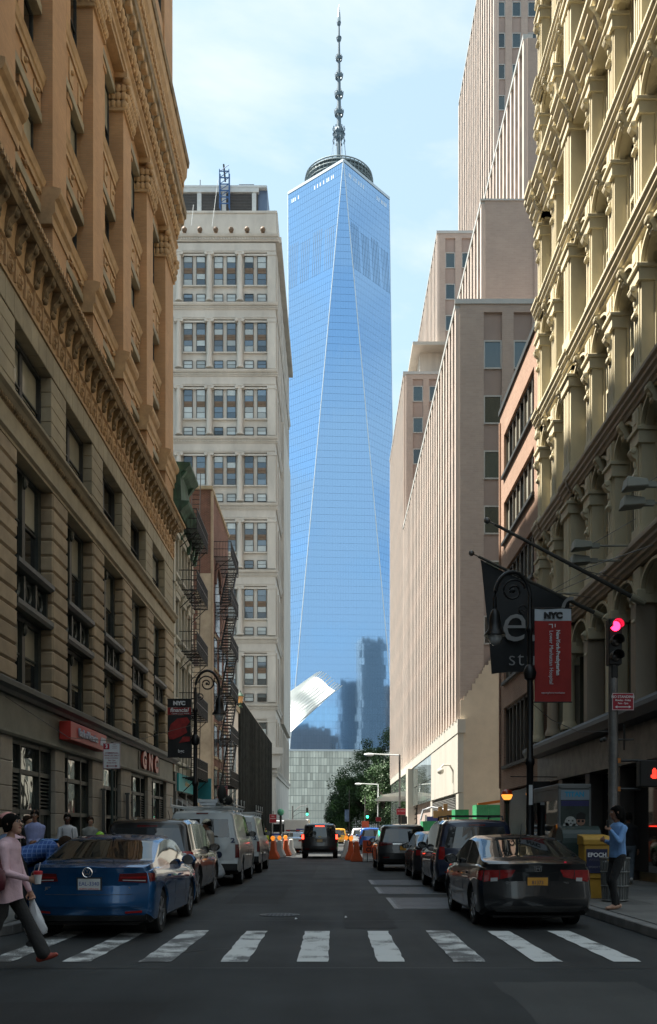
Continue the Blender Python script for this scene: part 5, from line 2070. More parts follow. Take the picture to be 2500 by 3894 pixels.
# ---------------------------------------------------------------- buildings behind the camera, seen only in reflections, and an added sun blocker
def reflected(name, label, x0, x1, y0, y1, h, wallm, glm, fh=3.8, bw=3.2):
 t = thing(name, label, 'building', ((x0 + x1) / 2, y0, 0), group='buildings mirrored in the glass')
 m = MB()
 m.box(x0, x1, y0, y1, 0, h)
 part('wall', m, wallm, t)
 g = MB()
 z = 4.0
 while z + 2.4 < h:
  x = x0 + 0.8
  while x + 1.6 < x1:
   g.box(x, x + bw * 0.55, y1, y1 + 0.05, z, z + fh * 0.6)
   x += bw
  yy = y0 + 1
  while yy + 1.6 < y1:
   for xs in ((x0 - 0.05, x0), (x1, x1 + 0.05)):
    g.box(xs[0], xs[1], yy, yy + bw * 0.55, z, z + fh * 0.6)
   yy += bw
  z += fh
 part('windows', g, glm, t, kind='stuff')
 return t
rg = GLASS('mirrored_glass', (0.10, 0.13, 0.16), metal=0.3)
wa = M('mirrored_stone', (0.42, 0.40, 0.37), 0.8)
wb2 = M('mirrored_dark', (0.24, 0.26, 0.28), 0.5)  # paler walls: distance haze mixed into the base colour
wc = M('mirrored_brick', (0.30, 0.20, 0.14), 0.8)
def mirror_x(px_x, D):
 """where a building at distance D in front of the mirror face must stand to show at picture column px_x"""
 nrm = Vector((sth, -cth, 0))
 p = rot(0, -HB, 0)
 d = Vector(((px_x - 778) / FX, 1, 0)).normalized()
 t = (p - Vector((0, 0, 0))).dot(nrm) / d.dot(nrm)
 hit = d * t
 r = d - nrm * (2 * d.dot(nrm))
 return hit + r * (D / abs(r.y))
for nm, lab, xa, xb, ytop, D, wm_, hh in (
  ('mirrored_tower', 'broad pale tower mirrored on the right of the glass skyscraper', 848, 905, 1492, 560, wa, None),
  ('mirrored_tower', 'dark slab tower mirrored near the middle of the glass skyscraper', 800, 842, 1592, 600, wb2, None),
  ('mirrored_block', 'low grey block mirrored at the left foot of the glass skyscraper', 688, 728, 1697, 600, wb2, None),
  ('mirrored_block', 'stepped brick block mirrored low in the middle of the glass skyscraper', 755, 800, 1722, 620, wc, None),
  ('mirrored_tower', 'slim stone tower mirrored at the right edge of the glass skyscraper', 906, 925, 1600, 640, wc, None)):
 a, b = mirror_x(xa, D), mirror_x(xb, D)
 h = 1.5 + (1947 - ytop) * (540 + D) / FX
 xs = sorted((a.x, b.x))
 reflected(nm, lab, xs[0], xs[1], min(a.y, b.y) - 30, min(a.y, b.y), h, wm_, rg)
# corner blocks just behind the camera: they close the street in the car windows
reflected('corner_block', 'brick corner block behind the camera on the right, seen in car windows', 8.6, 30, -160, -6, 27, M('dark_corner_stone', (0.13, 0.13, 0.13), 0.8), rg, 3.6, 2.6)
reflected('corner_block', 'stone corner block behind the camera on the left, seen in car windows', -30, -8.6, -160, -6, 31, M('dark_corner_stone', (0.13, 0.13, 0.13), 0.8), rg, 3.6, 2.6)
reflected('shading_block', 'unseen tall block added behind the left-hand roofs to shade the crossing', -60, -30, -40, 42, 78, wa, rg, 3.8, 3.2)  # out-of-frame block added to keep the sun off the crossing
# ---------------------------------------------------------------- vehicles
tyre_m = M('tyre_rubber', (0.012, 0.012, 0.012), 0.85, var=0.2)
rim_m = M('alloy_rim', (0.42, 0.42, 0.43), 0.3, metal=0.9, var=0.15)
cglass_m = GLASS('car_glass', (0.010, 0.012, 0.013), rough=0.02, spec=0.8, orand=0.1)
black_pl = M('black_plastic', (0.012, 0.012, 0.012), 0.55, var=0.2)
chrome = M('chrome', (0.75, 0.75, 0.76), 0.12, metal=1.0, var=0.05)
tail_red = M('tail_lamp_red', (0.30, 0.008, 0.008), 0.12, var=0.25, scale=14, coat=1.0)
tail_dim = M('tail_lamp_dark', (0.12, 0.006, 0.006), 0.15, coat=1.0, var=0.2)
tail_lit = EMIT('tail_lamp_lit', (1.0, 0.04, 0.02), 2.2)
tail_clear = M('lamp_clear', (0.55, 0.55, 0.55), 0.1, coat=1.0)
def paint(name, col, metal=0.35, rough=0.28):
 return M(name, col, rough, metal=metal, var=0.06, scale=3, coat=1.0)
WHEELS = {}
def wheel_meshes(r, w):
 k = (r, w)
 if k not in WHEELS:
  t = MB()
  t.lathe([(r * 0.66, -w * 0.42), (r * 0.9, -w * 0.5), (r * 0.985, -w * 0.42), (r, -w * 0.3), (r, w * 0.3), (r * 0.985, w * 0.42), (r * 0.9, w * 0.5), (r * 0.66, w * 0.42)], (0, 0, 0), 26, 'x')
  g = MB()
  rr = r * 0.69
  g.lathe([(rr, -w * 0.4), (rr, w * 0.40), (rr * 0.93, w * 0.44), (rr * 0.9, w * 0.3), (0.03, w * 0.22)], (0, 0, 0), 26, 'x')
  for q in range(7):
   a = 2 * PI * q / 7
   d = Vector((0, math.cos(a), math.sin(a)))
   e = Vector((0, -math.sin(a), math.cos(a)))
   p0, p1 = d * 0.04, d * rr * 0.95
   for sx in (1,):
    x0, x1 = w * 0.22, w * 0.43
    g.hexa([tuple(p0 - e * 0.03 + Vector((x0, 0, 0))), tuple(p0 + e * 0.03 + Vector((x0, 0, 0))), tuple(p1 + e * 0.022 + Vector((x0, 0, 0))), tuple(p1 - e * 0.022 + Vector((x0, 0, 0))),
      tuple(p0 - e * 0.026 + Vector((x1, 0, 0))), tuple(p0 + e * 0.026 + Vector((x1, 0, 0))), tuple(p1 + e * 0.018 + Vector((x1 + 0.008, 0, 0))), tuple(p1 - e * 0.018 + Vector((x1 + 0.008, 0, 0)))])
  g.lathe([(0.055, w * 0.2), (0.055, w * 0.46), (0.02, w * 0.48)], (0, 0, 0), 12, 'x')
  WHEELS[k] = (t.mesh('tyre', tyre_m, smooth=True), g.mesh('rim', rim_m))
 return WHEELS[k]
class Car:
 def __init__(s, name, label, at, rz, S, pm, cat='car', group=None):
  s.S, s.pm = S, pm
  s.root = thing(name, label, cat, at, rz=rz, group=group)
  s.W2 = S['W'] / 2
  s.ys = s.stations()
  s.body()
  s.wheels()
 def f(s, key, y):
  c = s.S[key]
  return float(np.interp(y, [p[0] for p in c], [p[1] for p in c]))
 def sm(s, key, y, h=0.07):
  return sum(s.f(key, y + d * h) * w for d, w in ((-1, 0.25), (-0.5, 0.25), (0, 0.0), (0.5, 0.25), (1, 0.25)))
 def stations(s):
  L = s.S['L']
  ys = set(np.round(np.linspace(0, L, 44), 3))
  ys |= {0.03, 0.07, 0.12, L - 0.03, L - 0.08}
  for c in s.S['axles']:
   for d in np.linspace(-1, 1, 13):
    ys.add(round(c + d * s.S['arch'], 3))
  return sorted(y for y in ys if 0 <= y <= L)
 def pos(s, y, x, z):
  fa = max(0.0, 1 - y / 0.8) ** 2
  return (x, y + fa * (s.ro(z) + s.S.get('plan', 0.10) * (abs(x) / s.W2) ** 2.6), z)
 def ro(s, z):
  c = s.S['rear']
  return float(np.interp(z, [p[0] for p in c], [p[1] for p in c]))
 def width(s, y):
  L = s.S['L']
  e0, e1 = s.S.get('r0', 0.10), 0.22
  w = s.W2
  a = min(1, y / 0.22)
  b = min(1, (L - y) / 0.6)
  return w * (1 - e0 * (1 - a) ** 2) * (1 - e1 * (1 - b) ** 2.2)
 def section(s, y):
  S = s.S
  w, zb, zt = s.width(y), s.sm('belt', y), s.sm('top', y)
  zs = S['clear'] + 0.10 * max(0, 1 - y / 0.25) + 0.05 * max(0, 1 - (S['L'] - y) / 0.3)
  h = max(zt - zb, 0.012)
  arch = 0.0
  for c in S['axles']:
   d = abs(y - c)
   if d < S['arch']:
    arch = max(arch, S['wr'] + math.sqrt(max(0, S['arch'] ** 2 - d * d)))
  x1, z1b = w * 0.90, zs + 0.015
  z2 = zs + 0.05
  if arch > 0:
   x1, z1b, z2 = w * 0.70, max(arch, zs + 0.015), max(arch, z2)
  tm = S.get('tumble', 0.24)
  z3 = max(zs + 0.36 * (zb - zs), z2 + 0.02)
  z4 = max(zs + 0.72 * (zb - zs), z3 + 0.02)
  k = min(1, h / 0.3)
  xt = w * 0.93 - tm * h
  return [(0, zs), (x1, zs), (x1, z1b), (w * 0.965, z2), (w, z3), (w * 0.995, z4), (w * 0.968, zb - 0.035), (w * 0.945, zb),
    (w * 0.93 - tm * h * 0.06, zb + 0.07 * h), (xt + tm * h * 0.12, zb + 0.85 * h), (xt - 0.07 * k, zb + 0.965 * h), (xt * 0.5, zb + h - 0.0), (0, zb + h + 0.012)]
 def body(s):
  S = s.S
  sec = [s.section(y) for y in s.ys]
  n = len(sec[0])
  mb = MB()
  mats = [s.pm, cglass_m, black_pl]
  V_, rows = [], []
  for y, q in zip(s.ys, sec):
   row = []
   for x, z in q:
    row.append(len(V_))
    V_.append(s.pos(y, x, z))
   rowm = []
   for i, (x, z) in enumerate(q):
    if i in (0, n - 1):
     rowm.append(row[i])
    else:
     rowm.append(len(V_))
     V_.append(s.pos(y, -x, z))
   rows.append((row, rowm))
  F, Mi = [], []
  for k in range(len(rows) - 1):
   ym = (s.ys[k] + s.ys[k + 1]) / 2
   for side in (0, 1):
    a, b = rows[k][side], rows[k + 1][side]
    for i in range(n - 1):
     F.append((a[i], a[i + 1], b[i + 1], b[i]) if side == 0 else (a[i + 1], a[i], b[i], b[i + 1]))
     m = 0
     if i <= 2:
      m = 2
     if i == 8 and any(p <= ym <= q for p, q in S['side_glass']):
      m = 1
     if i == 8 and any(abs(ym - q) < 0.001 for q in ()):
      m = 2
     if i in (10, 11) and any(p <= ym <= q for p, q in S['screen']):
      m = 1
     Mi.append(m)
  # rear and front caps: rows of columns
  for which, (row, rowm) in ((0, rows[0]), (1, rows[-1])):
   y = s.ys[0] if which == 0 else s.ys[-1]
   q = sec[0] if which == 0 else sec[-1]
   NCOL = 10
   grid = []
   for i in range(n):
    if i in (0, n - 1):
     grid.append([row[i]] * (NCOL + 1))
     continue
    x, z = q[i]
    g = [rowm[i]]
    for c in range(1, NCOL):
     xx = -x + 2 * x * c / NCOL
     g.append(len(V_))
     V_.append(s.pos(y, xx, z))
    g.append(row[i])
    grid.append(g)
   for i in range(n - 1):
    for c in range(NCOL):
     f = []
     for v in (grid[i][c], grid[i][c + 1], grid[i + 1][c + 1], grid[i + 1][c]):
      if v not in f:
       f.append(v)
     if len(f) >= 3:
      F.append(tuple(f))
      Mi.append(2 if i <= 1 else 0)
  mb.v, mb.f, mb.m = V_, F, Mi
  s.bodyo = part('body', mb, mats, s.root, smooth=True, sharp=32)
 def wheels(s):
  S = s.S
  t, g = wheel_meshes(S['wr'], S.get('ww', 0.21))
  x = s.W2 - S.get('ww', 0.21) * 0.5 - 0.03
  for c in S['axles']:
   for sx in (-1, 1):
    o = put('wheel', None, s.root, (sx * x, c, S['wr']))
    o.data = None
    e = put('tyre', t, o, (sx * x, c, S['wr']))
    e2 = put('rim', g, o, (sx * x, c, S['wr']))
    if sx < 0:
     o.rotation_euler = (0, 0, PI)
  mb = MB()
  for c in S['axles']:
   mb.box(-x, x, c - 0.05, c + 0.05, S['wr'] - 0.04, S['wr'] + 0.04)
  mb.box(-s.W2 * 0.72, s.W2 * 0.72, 0.35, S['L'] - 0.4, S['clear'] - 0.03, S['clear'] + 0.1)
  part('underbody', mb, black_pl, s.root)
 # ---- things laid on the rear face
 def patch(s, name, pts, mat, t=0.012, parent=None, nx=6, nz=3, lab=None):
  """pts: four (x, z) corners lower-left, lower-right, upper-right, upper-left"""
  mb = MB()
  P0, P1 = [], []
  for j in range(nz + 1):
   b = j / nz
   r0, r1 = [], []
   for i in range(nx + 1):
    a = i / nx
    x = (1 - b) * ((1 - a) * pts[0][0] + a * pts[1][0]) + b * ((1 - a) * pts[3][0] + a * pts[2][0])
    z = (1 - b) * ((1 - a) * pts[0][1] + a * pts[1][1]) + b * ((1 - a) * pts[3][1] + a * pts[2][1])
    p = s.pos(0, x, z)
    r0.append((p[0], p[1] - t, p[2]))
    r1.append((p[0], p[1] + 0.02, p[2]))
   P0.append(r0)
   P1.append(r1)
  mb.grid(P0)
  rim0 = P0[0] + [r[-1] for r in P0[1:]] + P0[-1][-2::-1] + [r[0] for r in P0[-2:0:-1]]
  rim1 = P1[0] + [r[-1] for r in P1[1:]] + P1[-1][-2::-1] + [r[0] for r in P1[-2:0:-1]]
  mb.loft([rim0, rim1], True, False)
  o = part(name, mb, mat, parent or s.root)
  if lab:
   o['label'] = lab
  return o
 def sidex(s, y, z):
  q = s.section(y)
  xs = [(b, a) for a, b in q[3:10]]
  return float(np.interp(z, [p[0] for p in xs], [p[1] for p in xs]))
 def sidepatch(s, name, side, pts, mat, t=0.008, nx=5, nz=2, parent=None):
  """pts: four (y, z) corners on the flank"""
  mb = MB()
  P0, P1 = [], []
  for j in range(nz + 1):
   b = j / nz
   r0, r1 = [], []
   for i in range(nx + 1):
    a = i / nx
    y = (1 - b) * ((1 - a) * pts[0][0] + a * pts[1][0]) + b * ((1 - a) * pts[3][0] + a * pts[2][0])
    z = (1 - b) * ((1 - a) * pts[0][1] + a * pts[1][1]) + b * ((1 - a) * pts[3][1] + a * pts[2][1])
    x = s.sidex(y, z)
    p = s.pos(y, x, z)
    r0.append((side * (p[0] + t), p[1], p[2]))
    r1.append((side * (p[0] - 0.02), p[1], p[2]))
   P0.append(r0)
   P1.append(r1)
  mb.grid(P0)
  rim0 = P0[0] + [r[-1] for r in P0[1:]] + P0[-1][-2::-1] + [r[0] for r in P0[-2:0:-1]]
  rim1 = P1[0] + [r[-1] for r in P1[1:]] + P1[-1][-2::-1] + [r[0] for r in P1[-2:0:-1]]
  mb.loft([rim0, rim1], True, False)
  return part(name, mb, mat, parent or s.root)
 def extras(s, seams=(), mirrors=None, handles=(), third=None, plate=None, exhaust=None, antenna=None):
  for sd in (-1, 1):
   for y in seams:
    zb = s.f('belt', y)
    s.sidepatch('door_seam', sd, [(y - 0.005, s.S['clear'] + 0.12), (y + 0.005, s.S['clear'] + 0.12), (y + 0.005, zb - 0.02), (y - 0.005, zb - 0.02)], black_pl, 0.002, 1, 5)
   for y in handles:
    zb = s.f('belt', y) - 0.12
    s.sidepatch('door_handle', sd, [(y - 0.1, zb - 0.015), (y + 0.1, zb - 0.015), (y + 0.1, zb + 0.015), (y - 0.1, zb + 0.015)], s.pm, 0.03, 3, 1)
   if mirrors:
    y, z = mirrors
    x = s.sidex(y, z - 0.03)
    m = MB()
    m.ball((sd * (x + 0.12), y, z + 0.03), 0.12, 10, 6, 1.05, 0.55, 0.75)
    m.box(sd * x - 0.06, sd * x + 0.06, y - 0.02, y + 0.03, z - 0.04, z + 0.0)
    mo = part('wing_mirror', m, black_pl if s.S.get('blackmirror') else s.pm, s.root, smooth=True)
    m = MB()
    m.lathe([(0.085, 0), (0.085, 0.006)], (sd * (x + 0.12), y - 0.078, z + 0.03), 14, 'y')
    part('mirror_glass', m, cglass_m, mo)
def rear_plate(c, x, z, text, mat, ink, w=0.31, h=0.155, sub=None, subcol=None, t=0.02):
 p = c.pos(0, x, z)
 m = MB()
 m.box(x - w / 2, x + w / 2, p[1] - t - 0.006, p[1] - t, z - h / 2, z + h / 2)
 o = part('licence_plate', m, mat, c.root, bev=0.004)
 lettering(text, h * 0.5, ink, o, (x, p[1] - t - 0.008, z + (0.006 if sub else 0)), sx=0.92, depth=0.001)
 if sub:
  lettering(sub, h * 0.2, subcol or ink, o, (x, p[1] - t - 0.008, z - h * 0.4), depth=0.001)
 m = MB()
 m.box(x - w / 2 - 0.02, x + w / 2 + 0.02, p[1] - t, p[1] + 0.02, z - h / 2 - 0.02, z + h / 2 + 0.02)
 part('plate_recess', m, black_pl, o)
 return o
def badge(c, x, z, s_, size, mat, t=0.012, sx=1.0):
 p = c.pos(0, x, z)
 return lettering(s_, size, mat, c.root, (x, p[1] - t, z), sx=sx, depth=0.003, bold=0.002, name='badge')
SEDAN = dict(L=4.6, W=1.78, clear=0.20, wr=0.32, arch=0.37, axles=(0.98, 3.62), plan=0.16, r0=0.07, tumble=0.27,
    belt=[(0, 0.93), (0.5, 0.97), (2.0, 0.94), (3.2, 0.90), (4.0, 0.84), (4.6, 0.60)],
    top=[(0, 0.985), (0.12, 1.03), (0.62, 1.06), (1.42, 1.38), (1.9, 1.44), (2.5, 1.44), (2.9, 1.38), (3.62, 0.98), (4.2, 0.88), (4.6, 0.66)],
    rear=[(0.2, 0.09), (0.32, 0.03), (0.45, 0.0), (0.60, 0.0), (0.635, 0.05), (0.66, 0.075), (0.9, 0.05), (0.98, 0.03), (1.05, 0.0)],
    side_glass=[(0.98, 1.88), (1.96, 2.86)], screen=[(0.66, 1.38), (2.95, 3.55)])
# ---- blue saloon, left foreground
blue = paint('blue_metallic_paint', (0.008, 0.085, 0.23), metal=0.55, rough=0.25)
c = Car('saloon_car', 'metallic blue saloon with an open rear door parked nearest on the left', (-3.38, 13.1, 0), R(-0.6), dict(SEDAN), blue, group='cars parked along the kerb')
VW = c
c.patch('boot_lid', [(-0.70, 0.655), (0.70, 0.655), (0.66, 0.985), (-0.66, 0.985)], blue, 0.006, nx=10, nz=5)
c.patch('boot_groove', [(-0.60, 0.615), (0.60, 0.615), (0.62, 0.65), (-0.62, 0.65)], black_pl, 0.004)
c.patch('lower_bumper', [(-0.78, 0.25), (0.78, 0.25), (0.8, 0.33), (-0.8, 0.33)], black_pl, 0.012, nx=10)
c.patch('bumper_crease', [(-0.74, 0.445), (0.74, 0.445), (0.76, 0.465), (-0.76, 0.465)], blue, 0.012, nx=10, nz=1)
for sd in (-1, 1):
 tl = c.patch('tail_lamp', [(sd * 0.42, 0.80), (sd * 0.80, 0.775), (sd * 0.80, 0.915), (sd * 0.44, 0.905)], tail_dim, 0.016)
 c.patch('lamp_strip', [(sd * 0.45, 0.842), (sd * 0.79, 0.84), (sd * 0.79, 0.868), (sd * 0.45, 0.862)], tail_red, 0.02, parent=tl)
 c.patch('lamp_strip', [(sd * 0.48, 0.812), (sd * 0.78, 0.80), (sd * 0.78, 0.812), (sd * 0.48, 0.822)], tail_clear, 0.02, parent=tl)
 c.sidepatch('side_lamp', sd, [(0.02, 0.79), (0.24, 0.81), (0.28, 0.905), (0.02, 0.915)], tail_dim, parent=tl)
 c.patch('reflector', [(sd * 0.52, 0.355), (sd * 0.74, 0.365), (sd * 0.74, 0.395), (sd * 0.52, 0.385)], tail_red, 0.014)
rear_plate(c, 0.02, 0.76, 'EAL-3340', M('plate_white', (0.62, 0.64, 0.63), 0.5), M('plate_blue_ink', (0.03, 0.08, 0.30), 0.5), sub='NORTH CAROLINA', subcol=M('plate_red_ink', (0.5, 0.03, 0.03), 0.5))
p = c.pos(0, 0, 0.935)
m = MB()
ring = []
for q in range(24):
 a = 2 * PI * q / 24
 ring.append([(0.065 * math.cos(a) + k[0] * math.cos(a), p[1] - 0.02 + k[1], 0.925 + 0.065 * math.sin(a) + k[0] * math.sin(a)) for k in ((-0.008, 0), (0.0, -0.008), (0.008, 0), (0.0, 0.012))])
m.loft(ring + [ring[0]], caps=False)
for pts in (((-0.045, 0.955), (-0.02, 0.885), (0, 0.918), (0.02, 0.885), (0.045, 0.955)), ((-0.022, 0.976), (0, 0.93), (0.022, 0.976))):
 for (xa, za), (xb, zb_) in zip(pts[:-1], pts[1:]):
  m.bar((xa, p[1] - 0.02, za), (xb, p[1] - 0.02, zb_), 0.012, 0.010)
part('round_emblem', m, chrome, c.root)
badge(c, -0.53, 0.70, 'JETTA', 0.055, chrome, sx=1.1)
badge(c, 0.55, 0.70, 'TSI', 0.045, chrome)
c.extras(seams=(1.30, 1.93, 2.95), handles=(1.55, 2.5), mirrors=(2.95, 0.99))
m = MB()
m.lathe([(0.03, 0), (0.03, 0.02), (0.006, 0.035)], (0, 1.55, 1.435), 8)
m.tube([(0, 1.55, 1.45), (0, 1.38, 1.53)], 0.006, 6)
part('roof_aerial', m, black_pl, c.root)
# open rear door on the kerb side
dm = MB()
dx = -0.86
d0, d1 = Vector((-0.86, 1.93, 0)), Vector((-1.42, 1.30, 0))
for z0, z1, t_ in ((0.32, 0.95, 0.05),):
 dm.hexa([(d0.x, d0.y, z0), (d1.x, d1.y, z0), (d1.x - 0.04, d1.y + 0.05, z0), (d0.x - 0.04, d0.y + 0.05, z0), (d0.x, d0.y, z1), (d1.x, d1.y, z1), (d1.x - 0.04, d1.y + 0.05, z1), (d0.x - 0.04, d0.y + 0.05, z1)])
dm.tube([(d0.x, d0.y, 0.95), (d0.x + 0.08, d0.y - 0.05, 1.36), (d1.x + 0.30, d1.y + 0.25, 1.36), (d1.x, d1.y, 0.95)], 0.026, 8)
dr = part('open_door', dm, blue, c.root)
dm = MB()
dm.add([(d0.x, d0.y, 0.95), (d1.x, d1.y, 0.95), (d1.x + 0.3, d1.y + 0.25, 1.35), (d0.x + 0.08, d0.y - 0.05, 1.35)], [(0, 1, 2, 3)])
part('door_glass', dm, cglass_m, dr, recalc=False)
# ---- black saloon, right foreground
blk = paint('black_paint', (0.010, 0.011, 0.013), metal=0.3)
S = dict(SEDAN, L=4.5, W=1.75, clear=0.19, wr=0.31,
   belt=[(0, 0.93), (0.5, 0.965), (2.0, 0.92), (3.2, 0.88), (4.0, 0.80), (4.5, 0.56)],
   top=[(0, 0.985), (0.10, 1.045), (0.42, 1.06), (1.5, 1.39), (2.0, 1.435), (2.35, 1.425), (3.75, 0.94), (4.2, 0.84), (4.5, 0.62)],
   rear=[(0.2, 0.07), (0.32, 0.02), (0.5, 0.0), (0.62, 0.0), (0.655, 0.04), (0.7, 0.075), (0.9, 0.055), (1.0, 0.02), (1.06, 0.0)],
   side_glass=[(0.78, 1.78), (1.86, 2.95)], screen=[(0.48, 1.42), (2.5, 3.65)])
c = Car('saloon_car', 'black saloon with orange plate parked nearest on the right', (3.12, 14.35, 0), R(0.8), S, blk, group='cars parked along the kerb')
c.patch('boot_lid', [(-0.52, 0.70), (0.52, 0.70), (0.60, 0.995), (-0.60, 0.995)], blk, 0.006, nx=10, nz=5)
for sd in (-1, 1):
 tl = c.patch('tail_lamp', [(sd * 0.40, 0.80), (sd * 0.80, 0.72), (sd * 0.79, 0.90), (sd * 0.34, 0.91)], tail_red, 0.018)
 c.patch('reverse_lamp', [(sd * 0.60, 0.735), (sd * 0.70, 0.73), (sd * 0.70, 0.785), (sd * 0.60, 0.79)], tail_clear, 0.022, parent=tl)
 c.patch('lamp_gap', [(sd * 0.565, 0.765), (sd * 0.575, 0.763), (sd * 0.575, 0.9), (sd * 0.565, 0.902)], black_pl, 0.0215, parent=tl)
 c.sidepatch('side_lamp', sd, [(0.02, 0.74), (0.20, 0.76), (0.30, 0.88), (0.02, 0.90)], tail_red, parent=tl)
rear_plate(c, 0.0, 0.715, '81373', M('plate_orange', (0.62, 0.30, 0.045), 0.5), M('plate_dark_ink', (0.05, 0.05, 0.1), 0.5))
p = c.pos(0, 0, 0.93)
m = MB()
for xa, za, xb, zb_ in ((-0.035, 0.965, -0.022, 0.895), (0.035, 0.965, 0.022, 0.895), (-0.028, 0.927, 0.028, 0.927)):
 m.bar((xa, p[1] - 0.016, za), (xb, p[1] - 0.016, zb_), 0.013, 0.010)
for xa, za, xb, zb_ in ((-0.058, 0.975, 0.058, 0.975), (-0.045, 0.885, 0.045, 0.885), (-0.058, 0.975, -0.045, 0.885), (0.058, 0.975, 0.045, 0.885)):
 m.bar((xa, p[1] - 0.014, za), (xb, p[1] - 0.014, zb_), 0.009, 0.009)
part('letter_emblem', m, chrome, c.root)
badge(c, -0.42, 0.715, 'CIVIC', 0.042, chrome, sx=1.2)
badge(c, 0.42, 0.71, 'HYBRID', 0.035, M('dull_chrome', (0.2, 0.2, 0.2), 0.3, metal=0.8))
c.patch('lower_bumper', [(-0.62, 0.27), (0.62, 0.27), (0.7, 0.36), (-0.7, 0.36)], black_pl, 0.01, nx=10)
c.extras(seams=(1.20, 1.82, 2.85), handles=(1.45, 2.4), mirrors=(2.9, 0.97))
m = MB()
m.tube([(0.0, 1.3, 1.36), (-0.02, 1.12, 1.62)], 0.006, 6)
m.lathe([(0.03, 1.32), (0.02, 1.38)], (0, 1.32, 0), 8)
part('roof_aerial', m, black_pl, c.root)
# ---- sport utility shapes
SUV = dict(L=4.75, W=1.92, clear=0.27, wr=0.37, arch=0.43, ww=0.24, axles=(1.0, 3.85), plan=0.12, r0=0.06, tumble=0.20,
     belt=[(0, 1.06), (1.0, 1.08), (2.8, 1.05), (3.6, 1.02), (4.3, 0.96), (4.75, 0.68)],
     top=[(0, 1.66), (0.25, 1.72), (1.2, 1.76), (2.4, 1.75), (2.9, 1.67), (3.6, 1.12), (4.3, 1.02), (4.75, 0.74)],
     rear=[(0.3, 0.06), (0.45, 0.0), (0.72, 0.0), (0.76, 0.05), (1.05, 0.07), (1.6, 0.30), (1.72, 0.30)],
     side_glass=[(0.45, 1.15), (1.25, 2.0), (2.08, 2.95)], screen=[(2.95, 3.55)])
def suv(name, label, at, rz, pm, mod=None, lamp=None, glass=None, **kw):
 S = dict(SUV)
 S.update(mod or {})
 c = Car(name, label, at, rz, S, pm, **kw)
 zb = c.f('belt', 0)
 zt = c.f('top', 0)
 w = c.W2
 g0, g1 = zb + 0.03, zt - 0.10
 c.patch('rear_window', [(-w * 0.80, g0), (w * 0.80, g0), (w * 0.66, g1), (-w * 0.66, g1)], cglass_m, 0.006, nx=8, nz=4)
 c.patch('high_brake_lamp', [(-0.2, zt - 0.075), (0.2, zt - 0.075), (0.2, zt - 0.045), (-0.2, zt - 0.045)], kw.get('third') or tail_dim, 0.012) if not lamp or 'lit' not in lamp else c.patch('high_brake_lamp', [(-0.24, zt - 0.085), (0.24, zt - 0.085), (0.24, zt - 0.04), (-0.24, zt - 0.04)], tail_lit, 0.014)
 c.patch('rear_bumper', [(-w * 0.9, 0.46), (w * 0.9, 0.46), (w * 0.9, 0.68), (-w * 0.9, 0.68)], pm, 0.03, nx=10)
 c.patch('lower_bumper', [(-w * 0.8, 0.32), (w * 0.8, 0.32), (w * 0.86, 0.45), (-w * 0.86, 0.45)], black_pl, 0.015, nx=10)
 for sd in (-1, 1):
  c.patch('bumper_reflector', [(sd * w * 0.55, 0.50), (sd * w * 0.8, 0.50), (sd * w * 0.8, 0.54), (sd * w * 0.55, 0.54)], tail_dim, 0.036)
 c.extras(seams=(1.2, 2.04, 3.05), handles=(1.35, 2.3), mirrors=(3.0, zb + 0.04))
 return c
dgrey = paint('dark_brown_grey_paint', (0.022, 0.020, 0.019), metal=0.5)
c = suv('estate_car', 'dark grey off-roader parked behind the blue saloon with round tail lamps', (-3.70, 18.75, 0), 0, dgrey, dict(blackmirror=True), group='cars parked along the kerb')
for sd in (-1, 1):
 tl = c.patch('tail_lamp', [(sd * 0.64, 0.93), (sd * 0.90, 0.90), (sd * 0.89, 1.10), (sd * 0.66, 1.09)], tail_red, 0.02)
 c.sidepatch('side_lamp', sd, [(0.03, 0.92), (0.24, 0.94), (0.24, 1.07), (0.03, 1.09)], tail_red, parent=tl)
 p = c.pos(0, sd * 0.77, 1.0)
 m = MB()
 m.lathe([(0.06, -0.03), (0.05, -0.045), (0.01, -0.05)], (sd * 0.77, p[1], 1.0), 16, 'y')
 part('round_lens', m, tail_clear, tl)
rear_plate(c, 0, 0.86, 'FKS 2841', M('plate_white', (0.62, 0.64, 0.63)), M('plate_blue_ink', (0.03, 0.08, 0.30)))
m = MB()
m.tube([(0.3, 1.2, 1.76), (0.3, 0.95, 1.92)], 0.006, 6)
part('roof_aerial', m, black_pl, c.root)
navy = paint('navy_paint', (0.006, 0.014, 0.045), metal=0.35)
c = suv('estate_car', 'navy blue off-roader with roof rails parked behind the black saloon', (3.47, 22.6, 0), 0, navy, dict(L=4.85, W=1.97, rear=[(0.3, 0.06), (0.45, 0.0), (0.72, 0.0), (0.76, 0.05), (1.05, 0.06), (1.7, 0.16), (1.8, 0.17)],
  top=[(0, 1.70), (0.2, 1.76), (1.2, 1.79), (2.6, 1.78), (3.1, 1.69), (3.75, 1.12), (4.4, 1.03), (4.85, 0.76)], blackmirror=True), group='cars parked along the kerb')
for sd in (-1, 1):
 c.patch('tail_lamp', [(sd * 0.76, 0.82), (sd * 0.92, 0.82), (sd * 0.90, 1.12), (sd * 0.78, 1.12)], tail_red, 0.018)
 m = MB()
 m.tube([(sd * 0.66, 0.35, 1.77), (sd * 0.66, 0.45, 1.85), (sd * 0.66, 2.4, 1.86), (sd * 0.66, 2.5, 1.78)], 0.02, 6)
 part('roof_rail', m, black_pl, c.root)
for y in (0.7, 2.0):
 m = MB()
 m.box(-0.66, 0.66, y - 0.03, y + 0.03, 1.85, 1.885)
 part('roof_bar', m, black_pl, c.root)
